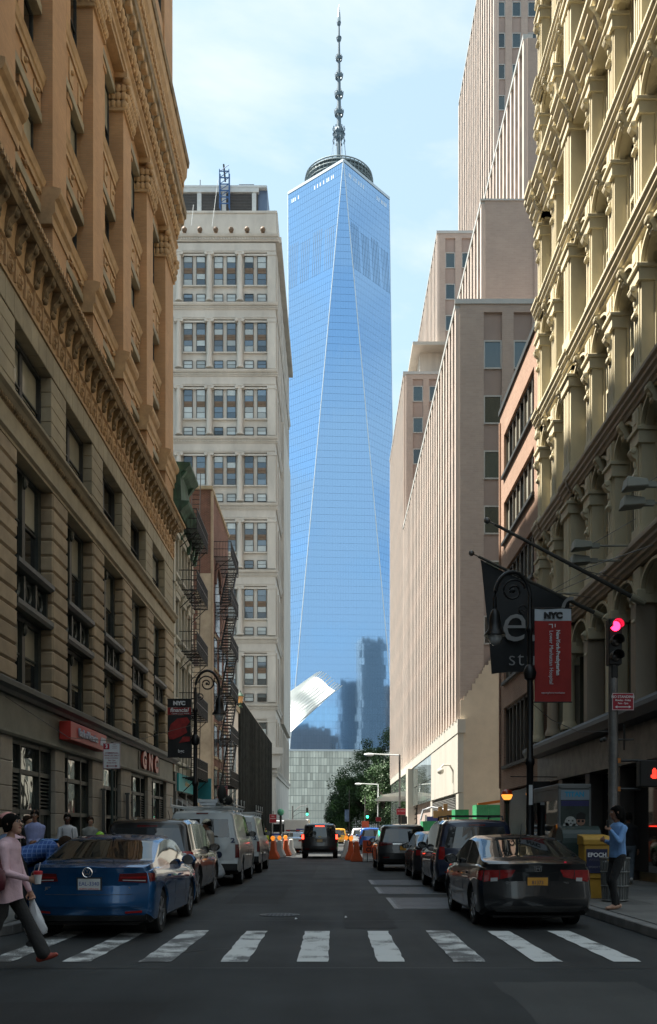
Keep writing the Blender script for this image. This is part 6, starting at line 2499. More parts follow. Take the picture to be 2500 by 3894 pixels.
badge(c, 0.28, 1.22, '*', 0.28, M('white_sticker', (0.6, 0.6, 0.6), 0.6), t=0.014)
blk2 = paint('black_paint_dusty', (0.012, 0.012, 0.014), metal=0.2)
S = dict(SEDAN, L=4.3, W=1.76, top=[(0, 0.99), (0.1, 1.05), (0.35, 1.10), (1.3, 1.42), (1.8, 1.49), (2.3, 1.48), (3.4, 1.0), (4.0, 0.88), (4.3, 0.64)], belt=SEDAN['belt'][:-2] + [(3.9, 0.84), (4.3, 0.58)],
   axles=(0.85, 3.45), side_glass=[(0.65, 1.6), (1.68, 2.7)], screen=[(0.40, 1.25), (2.45, 3.3)])
c = Car('saloon_car', 'small black car parked between the navy off-roader and the black off-roader', (3.33, 28.5, 0), 0, S, blk2, group='cars parked along the kerb')
for sd in (-1, 1):
 c.patch('tail_lamp', [(sd * 0.50, 0.78), (sd * 0.80, 0.76), (sd * 0.79, 0.93), (sd * 0.52, 0.93)], tail_red, 0.018)
rear_plate(c, 0, 0.74, '', M('plate_orange', (0.62, 0.30, 0.045)), M('plate_dark_ink', (0.05, 0.05, 0.1)))
c.extras(seams=(1.05, 1.65, 2.6), mirrors=(2.65, 0.99))
c = suv('estate_car', 'black off-roader parked farthest along on the right beside the barrier', (2.66, 35.2, 0), R(0.5), blk2, dict(blackmirror=True), group='cars parked along the kerb')
for sd in (-1, 1):
 c.patch('tail_lamp', [(sd * 0.40, 1.00), (sd * 0.90, 0.94), (sd * 0.89, 1.08), (sd * 0.42, 1.07)], tail_dim, 0.018)
rear_plate(c, 0.02, 0.86, '', M('plate_orange', (0.62, 0.30, 0.045)), M('plate_dark_ink', (0.05, 0.05, 0.1)))
c.patch('chrome_strip', [(-0.40, 1.005), (0.40, 1.005), (0.40, 1.03), (-0.40, 1.03)], chrome, 0.014)
# ---- black wagon driving away in the middle
c = suv('wagon_car', 'large black wagon driving away down the middle with brake lamps lit', (-0.66, 51.4, 0), 0, blk2, dict(L=5.15, W=2.02, clear=0.36, wr=0.40, arch=0.47, ww=0.27, axles=(1.1, 4.05), tumble=0.16, blackmirror=True,
  belt=[(0, 1.14), (1.0, 1.15), (3.2, 1.12), (4.0, 1.08), (4.8, 1.02), (5.15, 0.72)],
  top=[(0, 1.82), (0.15, 1.88), (1.2, 1.92), (2.8, 1.90), (3.2, 1.80), (3.8, 1.20), (4.7, 1.08), (5.15, 0.78)],
  rear=[(0.4, 0.05), (0.5, 0.0), (0.78, 0.0), (0.82, 0.05), (1.1, 0.06), (1.75, 0.18), (1.9, 0.2)],
  side_glass=[(0.4, 1.25), (1.35, 2.15), (2.25, 3.15)], screen=[(3.2, 3.75)]), lamp='lit')
for sd in (-1, 1):
 tl = c.patch('tail_lamp', [(sd * 0.84, 0.86), (sd * 0.985, 0.86), (sd * 0.97, 1.36), (sd * 0.85, 1.36)], tail_dim, 0.018)
 c.patch('brake_lamp', [(sd * 0.86, 1.06), (sd * 0.975, 1.06), (sd * 0.965, 1.30), (sd * 0.865, 1.30)], tail_lit, 0.024, parent=tl)
c.patch('plate_panel', [(-0.32, 0.90), (0.32, 0.90), (0.32, 1.08), (-0.32, 1.08)], M('dull_grey', (0.10, 0.11, 0.12), 0.5), 0.012)
rear_plate(c, 0, 0.97, '', M('plate_orange_pale', (0.55, 0.40, 0.22)), M('plate_dark_ink', (0.05, 0.05, 0.1)), w=0.3)
m = MB()
p = c.pos(0, 0, 1.18)
m.add([(-0.09, p[1] - 0.02, 1.165), (0.07, p[1] - 0.02, 1.165), (0.09, p[1] - 0.02, 1.20), (-0.07, p[1] - 0.02, 1.20)], [(0, 1, 2, 3)])
part('bow_emblem', m, M('gold_emblem', (0.5, 0.36, 0.1), 0.3, metal=0.8), c.root, recalc=False)
# ---- white vans with ladder racks
vwhite = M('van_white_paint', (0.50, 0.53, 0.53), 0.3, var=0.12, scale=1.2, coat=0.7, streak=0.4)
VAN = dict(L=5.5, W=2.02, clear=0.33, wr=0.37, arch=0.44, ww=0.24, axles=(1.35, 4.6), plan=0.07, r0=0.04, tumble=0.17, blackmirror=True,
     belt=[(0, 1.28), (3.6, 1.28), (4.4, 1.22), (5.2, 1.02), (5.5, 0.75)],
     top=[(0, 1.98), (0.12, 2.04), (1.0, 2.09), (3.4, 2.06), (3.8, 1.98), (4.55, 1.32), (5.2, 1.10), (5.5, 0.80)],
     rear=[(0.35, 0.02), (0.45, -0.03), (0.62, -0.03), (0.66, 0.03), (1.25, 0.05), (1.9, 0.16), (2.04, 0.17)],
     side_glass=[(2.95, 3.85)], screen=[(3.85, 4.5)])
def van(label, at, load):
 c = Car('work_van', label, at, 0, VAN, vwhite, cat='van', group='white vans parked along the kerb')
 w = c.W2
 for sd in (-1, 1):
  d = c.patch('rear_door', [(sd * 0.012, 0.70), (sd * w * 0.86, 0.70), (sd * w * 0.74, 1.93), (sd * 0.012, 1.93)], vwhite, 0.008, nx=6, nz=6)
  c.patch('door_glass', [(sd * 0.06, 1.33), (sd * w * 0.74, 1.33), (sd * w * 0.68, 1.82), (sd * 0.06, 1.82)], cglass_m, 0.014, nx=5, nz=3, parent=d)
  tl = c.patch('tail_lamp', [(sd * w * 0.885, 0.78), (sd * w * 0.985, 0.78), (sd * w * 0.965, 1.14), (sd * w * 0.885, 1.14)], tail_dim, 0.02)
  c.sidepatch('side_lamp', sd, [(0.02, 0.78), (0.07, 0.78), (0.07, 1.14), (0.02, 1.14)], tail_red, parent=tl)
 c.patch('rear_bumper', [(-w * 0.95, 0.44), (w * 0.95, 0.44), (w * 0.95, 0.62), (-w * 0.95, 0.62)], black_pl, 0.05, nx=10)
 c.patch('high_brake_lamp', [(-0.16, 1.955), (0.16, 1.955), (0.16, 1.99), (-0.16, 1.99)], tail_dim, 0.012)
 rear_plate(c, 0.0, 0.80, '', M('plate_white', (0.62, 0.64, 0.63)), M('plate_blue_ink', (0.03, 0.08, 0.30)))
 p = c.pos(0, 0.46, 0.86)
 m = MB()
 m.lathe([(0.09, -0.012), (0.09, -0.02), (0.02, -0.022)], (0.46, p[1], 0.86), 16, 'y')
 part('oval_badge', m, M('badge_dark', (0.02, 0.03, 0.06), 0.3), c.root)
 p = c.pos(0, 0.83, 1.24)
 lettering('2', 0.17, M('van_number', (0.03, 0.05, 0.12), 0.5), c.root, (0.83, p[1] - 0.012, 1.24), name='number', bold=0.006, sx=1.4)
 c.extras(seams=(2.9, 3.95), mirrors=(3.75, 1.38))
 # ladder rack
 for y in (0.25, 1.2, 2.2, 3.1):
  r = MB()
  r.tube([(-0.86, y, 2.40), (-0.86, y, 2.14), (0.86, y, 2.14), (0.86, y, 2.40)], 0.022, 6)
  r.tube([(-0.80, y, 2.0), (-0.80, y, 2.14)], 0.02, 6)
  r.tube([(0.80, y, 2.0), (0.80, y, 2.14)], 0.02, 6)
  part('rack_bar', r, M('rack_white', (0.6, 0.6, 0.58), 0.5), c.root)
 for sd in (-1, 1):
  r = MB()
  r.tube([(sd * 0.86, 0.2, 2.20), (sd * 0.86, 3.2, 2.20)], 0.022, 6)
  part('rack_rail', r, M('rack_white', (0.6, 0.6, 0.58), 0.5), c.root)
 return c
v1 = van('nearer white work van with a loaded ladder rack behind the dark grey off-roader', (-3.50, 25.5, 0), True)
v2 = van('second white work van, parked in front of the loaded one beyond it', (-3.50, 32.9, 0), False)
# ladder and bundles on the rack
ld = thing('ladder', 'aluminium ladder lying on the roof rack of the nearer white van', 'ladder', (-3.4, 26.0, 2.17))
alu_l = M('ladder_aluminium', (0.55, 0.58, 0.60), 0.35, metal=0.7)
for x in (-3.55, -3.15):
 m = MB()
 m.box(x - 0.02, x + 0.02, 25.6, 29.2, 2.18, 2.26)
 part('stile', m, alu_l, ld)
for k in range(11):
 m = MB()
 m.tube([(-3.53, 25.8 + k * 0.32, 2.22), (-3.17, 25.8 + k * 0.32, 2.22)], 0.016, 6)
 part('rung', m, alu_l, ld)
ld = thing('ladder', 'step ladder folded flat on top of the first ladder on the van rack', 'ladder', (-3.4, 26.0, 2.28))
for x in (-3.62, -3.12):
 m = MB()
 m.hexa([(x - 0.02, 25.7, 2.27), (x + 0.03, 25.7, 2.27), (x + 0.03, 28.4, 2.29), (x - 0.02, 28.4, 2.29), (x - 0.02, 25.7, 2.37), (x + 0.03, 25.7, 2.37), (x + 0.03, 28.4, 2.39), (x - 0.02, 28.4, 2.39)])
 part('stile', m, alu_l, ld)
for k in range(7):
 m = MB()
 m.box(-3.6, -3.1, 25.9 + k * 0.38, 25.98 + k * 0.38, 2.30, 2.36)
 part('step', m, alu_l, ld)
m = MB()
q_ = random.Random(6)
for k in range(7):
 m.tube([(-2.95 + q_.uniform(-0.08, 0.08), 25.6 + q_.uniform(0, 0.3), 2.2 + 0.03 * k), (-2.95 + q_.uniform(-0.08, 0.08), 28.5, 2.2 + 0.03 * k)], 0.025, 6)
tag(part('pipe_bundle', m, M('mixed_pipes', (0.25, 0.24, 0.20), 0.5, var=0.6, scale=4), None), 'bundle of pipes tied on the nearer van rack', 'pipes')
m = MB()
m.ball((-2.98, 25.75, 2.52), 0.16, 10, 7, 0.8, 0.8, 1.5)
m.ball((-2.93, 25.85, 2.36), 0.15, 10, 7)
m.ball((-2.85, 26.1, 2.34), 0.13, 10, 7)
tag(part('cable_bag', m, M('dark_bag', (0.02, 0.022, 0.02), 0.8), None, smooth=True), 'lumpy black bag strapped on the nearer van rack', 'bag')
# ---- traffic beyond the barriers
pw_ = paint('white_car_paint', (0.62, 0.63, 0.64), metal=0.0)
S = dict(SEDAN, L=4.85, W=1.85)
c = Car('police_car', 'white police saloon with roof lights behind the left barriers', (-2.7, 64.0, 0), 0, S, pw_, group='traffic beyond the barriers')
for sd in (-1, 1):
 c.patch('tail_lamp', [(sd * 0.42, 0.80), (sd * 0.82, 0.78), (sd * 0.82, 0.90), (sd * 0.5, 0.91)], tail_red, 0.018)
m = MB()
m.box(-0.5, 0.5, 1.9, 2.15, 1.47, 1.58)
lb = part('light_bar', m, M('light_bar', (0.05, 0.05, 0.06), 0.3), c.root, bev=0.02)
for sd, cc in ((-1, (0.4, 0.02, 0.02)), (1, (0.4, 0.02, 0.02))):
 m = MB()
 m.box(sd * 0.33 - 0.12, sd * 0.33 + 0.12, 1.88, 2.17, 1.49, 1.57)
 part('light_lens', m, M('red_lens', cc, 0.2), lb)
c.extras(mirrors=(2.95, 1.0))
yel = paint('taxi_yellow', (0.70, 0.38, 0.02), metal=0.0)
c = suv('taxi', 'yellow taxi half hidden behind the large black wagon', (0.55, 92.0, 0), 0, yel, dict(L=4.6, W=1.84), cat='taxi', group='traffic beyond the barriers')
for sd in (-1, 1):
 c.patch('tail_lamp', [(sd * 0.78, 0.86), (sd * 0.9, 0.86), (sd * 0.88, 1.2), (sd * 0.78, 1.2)], tail_red, 0.02)
bl2 = paint('bright_blue_paint', (0.02, 0.10, 0.38), metal=0.2)
c = suv('police_wagon', 'bright blue wagon beside the right barriers', (3.0, 72.0, 0), 0, bl2, dict(W=1.9), cat='car', group='traffic beyond the barriers')
for sd in (-1, 1):
 c.patch('tail_lamp', [(sd * 0.78, 0.9), (sd * 0.9, 0.9), (sd * 0.88, 1.15), (sd * 0.78, 1.15)], tail_red, 0.02)
c = suv('police_wagon', 'white wagon ahead of the bright blue one', (2.6, 84.0, 0), 0, pw_, dict(W=1.9), cat='car', group='traffic beyond the barriers')
for sd in (-1, 1):
 c.patch('tail_lamp', [(sd * 0.78, 0.9), (sd * 0.9, 0.9), (sd * 0.88, 1.15), (sd * 0.78, 1.15)], tail_red, 0.02)
# mail lorry
ml = thing('mail_lorry', 'white box lorry with a blue eagle panel left of the black wagon', 'lorry', (-3.45, 92, 0), rz=0)
boxw = M('lorry_white', (0.66, 0.66, 0.63), 0.5, var=0.06)
m = MB()
m.box(-1.2, 1.2, 0, 4.6, 0.75, 2.62)
bo = part('cargo_box', m, boxw, ml, bev=0.05)
m = MB()
m.box(-1.12, 1.12, -0.03, 0.02, 0.82, 2.5)
part('roller_door', m, boxw, bo, bev=0.01)
m = MB()
m.box(-0.02, 0.86, -0.05, -0.031, 1.15, 1.72)
pn = part('eagle_panel', m, M('postal_blue', (0.02, 0.05, 0.22), 0.5), bo)
m = MB()
for pts in (((0.05, 1.35), (0.80, 1.55), (0.74, 1.62), (0.2, 1.55)), ((0.05, 1.30), (0.78, 1.50), (0.7, 1.38), (0.4, 1.3)), ((0.1, 1.22), (0.72, 1.34), (0.2, 1.28))):
 m.prism(pts, -0.056, -0.051, 'bac')
part('eagle', m, boxw, pn)
m = MB()
m.box(-1.05, 1.05, 4.6, 6.0, 0.6, 1.3)
m.hexa([(-1.0, 4.62, 1.3), (1.0, 4.62, 1.3), (1.0, 5.7, 1.3), (-1.0, 5.7, 1.3), (-0.95, 4.62, 2.2), (0.95, 4.62, 2.2), (0.95, 5.2, 2.2), (-0.95, 5.2, 2.2)])
part('cab', m, boxw, ml, bev=0.03)
t, g = wheel_meshes(0.40, 0.26)
for y in (1.1, 5.0):
 for sd in (-1, 1):
  wo = put('wheel', t, ml, (sd * 1.0, y, 0.40))
  put('rim', g, wo, (sd * 1.0, y, 0.40))
m = MB()
m.box(-0.9, 0.9, 0.1, 5.8, 0.5, 0.75)
part('chassis', m, black_pl, ml)
# grey van roof ahead of the wagon and a city bus crossing
c = Car('panel_van', 'pale grey van ahead of the black wagon', (-1.6, 110, 0), 0, VAN, M('van_grey', (0.40, 0.42, 0.43), 0.35, coat=0.6), cat='van', group='traffic beyond the barriers')
bs = thing('city_bus', 'dark windowed city bus crossing at the far left', 'bus', (-9.5, 131, 0), rz=0)
m = MB()
m.box(-5.5, 5.5, -1.25, 1.25, 0.35, 2.95)
part('body', m, M('bus_white', (0.55, 0.56, 0.57), 0.4), bs, bev=0.12)
for k in range(8):
 m = MB()
 m.box(-5.2 + k * 1.32, -3.98 + k * 1.32, -1.275, -1.24, 1.35, 2.45)
 part('window', m, cglass_m, bs)
m = MB()
m.box(-5.45, 5.45, -1.27, -1.245, 0.9, 1.15)
part('blue_stripe', m, M('bus_blue', (0.02, 0.05, 0.25), 0.4), bs)
for x in (-3.6, 3.2):
 m = MB()
 m.lathe([(0.3, -0.15), (0.48, -0.12), (0.48, 0.12), (0.3, 0.15)], (x, -1.15, 0.48), 18, 'y')
 part('wheel', m, tyre_m, bs)
# ---------------------------------------------------------------- lamp posts with banners
lp_black = M('lamp_post_black', (0.010, 0.010, 0.011), 0.4, metal=0.3, var=0.3, scale=8)
lamp_gl = M('lamp_globe', (0.55, 0.56, 0.56), 0.15, var=0.1, coat=0.6)
nyc_ink = M('banner_black', (0.014, 0.015, 0.016), 0.7, var=0.15)
ban_red = M('banner_red', (0.36, 0.025, 0.02), 0.7, var=0.12, scale=2)
ban_wht = M('banner_pale', (0.52, 0.56, 0.60), 0.7, var=0.06)
ink_wht = M('print_white', (0.72, 0.73, 0.74), 0.6, var=0.04)
def lamp_post(label, x, y, side, top=8.0):
 """bishop's crook: fluted post, arch and scroll; side -1 hangs the lamp to the left"""
 t = thing('street_lamp', label, 'street lamp', (x, y, 0.14))
 z0 = 0.14
 H_ = top - 0.72
 m = MB()
 m.lathe([(0.24, z0), (0.24, z0 + 0.15), (0.2, z0 + 0.2), (0.19, z0 + 0.7), (0.15, z0 + 0.8), (0.13, z0 + 1.1), (0.15, z0 + 1.15), (0.10, z0 + 1.25), (0.085, z0 + 3.0), (0.12, z0 + 3.05), (0.12, z0 + 3.15), (0.08, z0 + 3.2),
    (0.075, H_ - 2.1), (0.14, H_ - 2.05), (0.17, H_ - 1.9), (0.12, H_ - 1.75), (0.07, H_ - 1.7), (0.065, H_ - 0.9), (0.1, H_ - 0.85), (0.1, H_ - 0.78), (0.06, H_ - 0.7), (0.05, H_)], (x, y, 0), 12)
 part('post', m, lp_black, t, smooth=True)
 m = MB()
 r = 0.44
 pts = [(x, y, H_ - 0.25)]
 for k in range(15):
  a = PI * k / 14
  pts.append((x + side * (r - r * math.cos(a)), y, H_ + r * 1.45 * math.sin(a)))
 pts.append((x + side * 2 * r, y, H_ - 0.35))
 m.tube(pts, 0.05, 8)
 part('arch', m, lp_black, t, smooth=True)
 m = MB()
 pts = []
 for k in range(26):
  a = PI * 0.95 - k / 25 * 3.2 * PI
  rr = 0.31 - 0.24 * k / 25
  pts.append((x + side * (0.42 - 0.0) + side * rr * -math.cos(a) * -1, y, H_ + 0.16 + rr * math.sin(a)))
 m.tube(pts, 0.028, 6)
 pts = []
 for k in range(18):
  a = -PI * 0.5 + k / 17 * 2.4 * PI
  rr = 0.13 - 0.09 * k / 17
  pts.append((x + side * 0.17 + side * rr * math.cos(a), y, H_ - 0.30 + rr * math.sin(a)))
 m.tube(pts, 0.022, 6)
 m.ball((x + side * 0.42, y, H_ + 0.16), 0.055, 8, 6)
 part('scroll', m, lp_black, t, smooth=True)
 lx = x + side * 2 * r
 m = MB()
 m.lathe([(0.05, H_ - 0.30), (0.1, H_ - 0.36), (0.13, H_ - 0.46), (0.15, H_ - 0.62), (0.17, H_ - 0.8), (0.26, H_ - 0.92), (0.27, H_ - 0.97), (0.2, H_ - 0.97)], (lx, y, 0), 16)
 ho = part('lamp_hood', m, lp_black, t, smooth=True)
 m = MB()
 m.ball((lx, y, H_ - 0.98), 0.185, 14, 8, 1, 1, 1.25)
 part('lamp_globe', m, lamp_gl, ho, smooth=True)
 return t, H_
def banner_arm(t, x, y, xs, z, arm_m=lp_black):
 m = MB()
 m.tube([(x, y, z), (xs, y, z)], 0.016, 6)
 part('banner_arm', m, arm_m, t)
tR, HR = lamp_post('black scrolled street lamp on the right holding a red banner', 4.98, 23.9, -1, 8.1)
x0, x1, z0, z1 = 5.10, 6.02, 4.74, 7.10
for z in (z0, z1):
 banner_arm(tR, 4.98, 23.9, 6.04, z)
bn = thing('banner', 'red and white hospital banner on the right street lamp', 'banner', (5.56, 23.9, 4.74))
m = MB()
P = lambda xa, xb, za, zb_: [[(xa + (xb - xa) * i / 6, 23.9 + 0.012 * math.sin(i * 1.3 + 2 * za), z) for i in range(7)] for z in np.linspace(za, zb_, 8)]
def cloth(name, xa, xb, za, zb_, Y, mat, parent, amp=0.012):
 m = MB()
 for off in (0.0, 0.006):
  m.grid([[(xa + (xb - xa) * i / 8, Y + off + amp * math.sin(i * 0.9 + 1.7 * z), z) for i in range(9)] for z in np.linspace(za, zb_, 10)])
 return part(name, m, mat, parent, recalc=False)
cloth('banner_field', x0, x1, z0, 6.78, 23.9, ban_red, bn)
cloth('banner_head', x0, x1, 6.785, z1, 23.9, ban_wht, bn)
lettering('NYC', 0.20, nyc_ink, bn, (5.56, 23.875, 6.91), bold=0.016, sx=1.1)
lettering('NewYork-Presbyterian', 0.135, ink_wht, bn, (5.68, 23.875, 5.98), rot=(R(90), R(90), 0), bold=0.004, sx=0.9)
lettering('Lower Manhattan Hospital', 0.135, ink_wht, bn, (5.51, 23.875, 5.86), rot=(R(90), R(90), 0), bold=0.0, sx=0.93)
lettering('nyp.org/lowermanhattan', 0.06, ink_wht, bn, (5.56, 23.875, 4.97))
m = MB()
m.box(5.45, 5.55, 23.868, 23.872, 6.68, 6.70)
m.box(5.53, 5.55, 23.868, 23.872, 6.60, 6.68)
m.box(5.60, 5.62, 23.868, 23.872, 6.62, 6.70)
part('banner_mark', m, ink_wht, bn)
# small vertical sign and sticker on the right post
m = MB()
m.box(4.93, 5.02, 23.77, 23.785, 2.15, 2.65)
part('post_sticker', m, ink_wht, tR)
tL, HL = lamp_post('black scrolled street lamp on the left holding a black and red banner', -5.0, 34.8, 1, 7.45)
bn = thing('banner', 'black banner with a red picture on the left street lamp', 'banner', (-5.6, 34.8, 4.2))
xa, xb = -6.02, -5.16
for z in (4.2, 6.33):
 banner_arm(tL, -5.0, 34.8, -6.04, z)
cloth('banner_field', xa, xb, 4.2, 5.75, 34.8, nyc_ink, bn)
cloth('banner_stripe', xa, xb, 5.755, 6.02, 34.8, M('banner_dark_red', (0.26, 0.02, 0.02), 0.7), bn)
cloth('banner_head', xa, xb, 6.025, 6.33, 34.8, nyc_ink, bn)
lettering('NYC', 0.19, ink_wht, bn, (-5.59, 34.77, 6.17), bold=0.014, sx=1.1)
lettering('financial', 0.21, ink_wht, bn, (-5.59, 34.77, 5.92), bold=0.005, shear=0.2)
lettering('Capital of the World', 0.075, ink_wht, bn, (-5.55, 34.77, 5.80), shear=0.2)
lettering('bgc', 0.17, ink_wht, bn, (-5.52, 34.77, 4.42), bold=0.003)
m = MB()
m.prism([(-6.0, 5.05), (-5.9, 5.4), (-5.65, 5.62), (-5.3, 5.66), (-5.2, 5.5), (-5.35, 5.3), (-5.3, 5.1), (-5.55, 4.95), (-5.8, 4.85), (-5.95, 4.85)], 34.772, 34.776, 'bac')
m.prism([(-5.6, 4.72), (-5.2, 4.78), (-5.2, 4.95), (-5.45, 4.95)], 34.772, 34.776, 'bac')
part('banner_picture', m, M('banner_red_print', (0.30, 0.02, 0.018), 0.7, var=0.4, scale=4), bn)
# ---------------------------------------------------------------- traffic signal, signs
steel = M('galvanised_pole', (0.16, 0.155, 0.15), 0.45, metal=0.5, var=0.35, scale=3)
sig_b = M('signal_black', (0.008, 0.008, 0.008), 0.45)
led_red = EMIT('signal_red_lit', (1.0, 0.015, 0.06), 3.0)
led_off = M('signal_dark_lens', (0.025, 0.02, 0.018), 0.2)
led_gr = EMIT('signal_green_lit', (0.03, 0.9, 0.42), 2.0)
sign_red = M('sign_red', (0.30, 0.008, 0.022), 0.5, var=0.06)
sign_wht = M('sign_white', (0.55, 0.56, 0.56), 0.5, var=0.05)
def sign(name, label, x, y, z, w, h, mat, lines, ink, border=True, rz=0.0, parent=None, arrow=None, cat='sign'):
 t = thing(name, label, cat, (x, y, z))
 m = MB()
 m.box(x - w / 2, x + w / 2, y - 0.006, y, z - h / 2, z + h / 2)
 pl = part('sign_plate', m, mat, t, bev=0.002)
 if border:
  m = MB()
  b = 0.012
  m.box(x - w / 2 + 0.004, x + w / 2 - 0.004, y - 0.008, y - 0.0062, z + h / 2 - b, z + h / 2 - 0.004)
  m.box(x - w / 2 + 0.004, x + w / 2 - 0.004, y - 0.008, y - 0.0062, z - h / 2 + 0.004, z - h / 2 + b)
  m.box(x - w / 2 + 0.004, x - w / 2 + b, y - 0.008, y - 0.0062, z - h / 2 + b, z + h / 2 - b)
  m.box(x + w / 2 - b, x + w / 2 - 0.004, y - 0.008, y - 0.0062, z - h / 2 + b, z + h / 2 - b)
  part('sign_border', m, ink, pl)
 for s_, dz, size, sx in lines:
  lettering(s_, size, ink, t, (x, y - 0.0085, z + dz), depth=0.001, bold=0.001, sx=sx)
 if arrow:
  dz, aw = arrow
  m = MB()
  m.box(x - aw / 2 + 0.04, x + aw / 2 - 0.04, y - 0.009, y - 0.0065, z + dz - 0.008, z + dz + 0.008)
  for sd in (-1, 1):
   m.prism([(x + sd * (aw / 2 - 0.05), z + dz - 0.028), (x + sd * aw / 2, z + dz), (x + sd * (aw / 2 - 0.05), z + dz + 0.028)], y - 0.009, y - 0.0065, 'bac')
  part('arrow', m, ink, pl)
 return t
ts = thing('traffic_signal', 'steel pole with a traffic signal showing red on the right corner', 'traffic light', (5.92, 20, 0.14))
m = MB()
m.lathe([(0.16, 0.14), (0.16, 0.4), (0.105, 0.5), (0.10, 3.2), (0.095, 5.0)], (5.92, 20, 0), 16)
for z in (1.9, 2.25, 2.62, 2.95, 3.05):
 m.lathe([(0.108, z), (0.108, z + 0.05)], (5.92, 20, 0), 16)
part('pole', m, steel, ts, smooth=True)
m = MB()
m.box(5.79, 6.07, 19.86, 20.1, 4.98, 5.95)
m.box(5.86, 6.0, 19.9, 20.05, 4.7, 4.98)
hd = part('signal_head', m, sig_b, ts, bev=0.02)
for z, lm, nm in ((5.78, led_red, 'red_lens'), (5.46, led_off, 'amber_lens'), (5.14, led_off, 'green_lens')):
 m = MB()
 m.lathe([(0.105, -0.01), (0.09, -0.03), (0.04, -0.042), (0.01, -0.045)], (5.925, 19.86, z), 18, 'y')
 part(nm, m, lm, hd)
 m = MB()
 rings = []
 for yy in (19.86, 19.62):
  rings.append([(5.925 + 0.125 * math.cos(a), yy, z + 0.125 * math.sin(a)) for a in np.linspace(-0.35, PI + 0.35, 16)])
 for yy in (19.62, 19.86):
  rings.append([(5.925 + 0.115 * math.cos(a), yy, z + 0.115 * math.sin(a)) for a in np.linspace(-0.35, PI + 0.35, 16)])
 m.loft(rings, False, False)
 part('signal_visor', m, sig_b, hd)
# pedestrian signal and brackets
m = MB()
m.box(6.42, 6.95, 19.8, 20.05, 2.42, 2.98)
ph = part('walk_signal', m, sig_b, ts, bev=0.02)
m = MB()
for dx, dz, w_, h_ in ((0, 0, 0.09, 0.1), (-0.035, 0.09, 0.018, 0.1), (-0.012, 0.1, 0.018, 0.12), (0.012, 0.1, 0.018, 0.12), (0.035, 0.09, 0.018, 0.1), (-0.06, 0.02, 0.03, 0.06)):
 m.box(6.72 + dx - w_ / 2, 6.72 + dx + w_ / 2, 19.79, 19.799, 2.64 + dz - 0.05, 2.64 + dz + h_ - 0.05)
part('red_hand', m, EMIT('hand_red_lit', (1.0, 0.05, 0.03), 0.45), ph)
for z in (2.38, 2.98):
 m = MB()
 m.tube([(5.98, 20, z), (6.5, 20, z)], 0.03, 6)
 bo = part('bracket', m, sig_b, ts)
 m = MB()
 m.box(5.99, 6.06, 19.94, 20.06, z - 0.05, z + 0.05)
 part('bracket_clamp', m, M('clamp_orange', (0.45, 0.16, 0.03), 0.5), bo)
m = MB()
m.tube([(6.0, 20, 3.42), (6.35, 20, 3.42)], 0.018, 6)
m.tube([(6.15, 20, 3.2), (6.15, 20, 3.75)], 0.02, 6)
m.ball((5.72, 19.95, 3.42), 0.05, 8, 6)
m.ball((5.66, 19.95, 3.40), 0.045, 8, 6)
part('pole_fittings', m, sig_b, ts)
sign('no_standing_sign', 'red no standing sign on the steel signal pole', 6.08, 19.85, 4.2, 0.45, 0.36, sign_red, (('NO STANDING', 0.10, 0.075, 0.95), ('Monday - Friday', 0.03, 0.05, 1), ('7am - 7pm', -0.035, 0.05, 1)), ink_wht, arrow=(-0.11, 0.34))
# parking sign on the left
sp_ = sign('parking_sign', 'white parking sign with red lettering at the left kerb', -4.75, 20.5, 3.12, 0.37, 0.56, sign_wht, (('COMMERCIAL', 0.06, 0.047, 1), ('VEHICLES ONLY', 0.005, 0.045, 1), ('OTHERS NO STANDING', -0.05, 0.026, 1), ('7am - 7pm', -0.10, 0.038, 1), ('Except Sunday', -0.15, 0.036, 1)),
   M('sign_dark_red_ink', (0.22, 0.03, 0.05), 0.6), arrow=(-0.22, 0.26))
m = MB()
m.box(-4.925, -4.80, 20.4905, 20.4935, 3.26, 3.38)
n3 = part('number_block', m, sign_red, sp_)
lettering('3', 0.11, ink_wht, n3, (-4.862, 20.489, 3.32), depth=0.001, bold=0.003)
for i, s_ in enumerate(('Hour', 'metered', 'parking')):
 lettering(s_, 0.03, M('sign_dark_red_ink', (0.22, 0.03, 0.05)), sp_, (-4.69, 20.4915, 3.365 - i * 0.038), depth=0.001)
m = MB()
m.tube([(-4.75, 20.53, 0.14), (-4.75, 20.53, 3.42)], 0.03, 8)
part('sign_post', m, M('green_sign_post', (0.02, 0.03, 0.025), 0.5), sp_)
# signs further down on the left
s1 = sign('no_standing_sign', 'red no standing sign above the white vans on the left', PX(522, 45), 45, PZ(1855, 45), 0.46, 0.54, sign_red, (('NO STANDING', 0.16, 0.06, 1), ('ANYTIME', 0.05, 0.06, 1)), ink_wht, arrow=(-0.1, 0.24))
m = MB()
m.tube([(PX(522, 45), 45.03, 0.14), (PX(522, 45), 45.03, PZ(1840, 45))], 0.03, 8)
part('sign_post', m, M('green_sign_post', (0.02, 0.03, 0.025)), s1)
sign('parking_sign', 'small white parking sign below the red sign above the vans', PX(516, 45), 44.98, PZ(1880, 45), 0.46, 0.42, sign_wht, (('3', 0.1, 0.14, 1), ('COMMERCIAL', -0.08, 0.05, 1)), M('sign_dark_red_ink', (0.22, 0.03, 0.05)))
s1 = sign('no_standing_sign', 'small red sign beside the left barriers', PX(640, 66), 66, PZ(1918, 66), 0.5, 0.6, sign_red, (('NO', 0.15, 0.12, 1), ('STANDING', 0.0, 0.08, 1)), ink_wht)
m = MB()
m.tube([(PX(640, 66), 66.03, 0.0), (PX(640, 66), 66.03, PZ(1900, 66))], 0.03, 8)
part('sign_post', m, M('green_sign_post', (0.02, 0.03, 0.025)), s1)
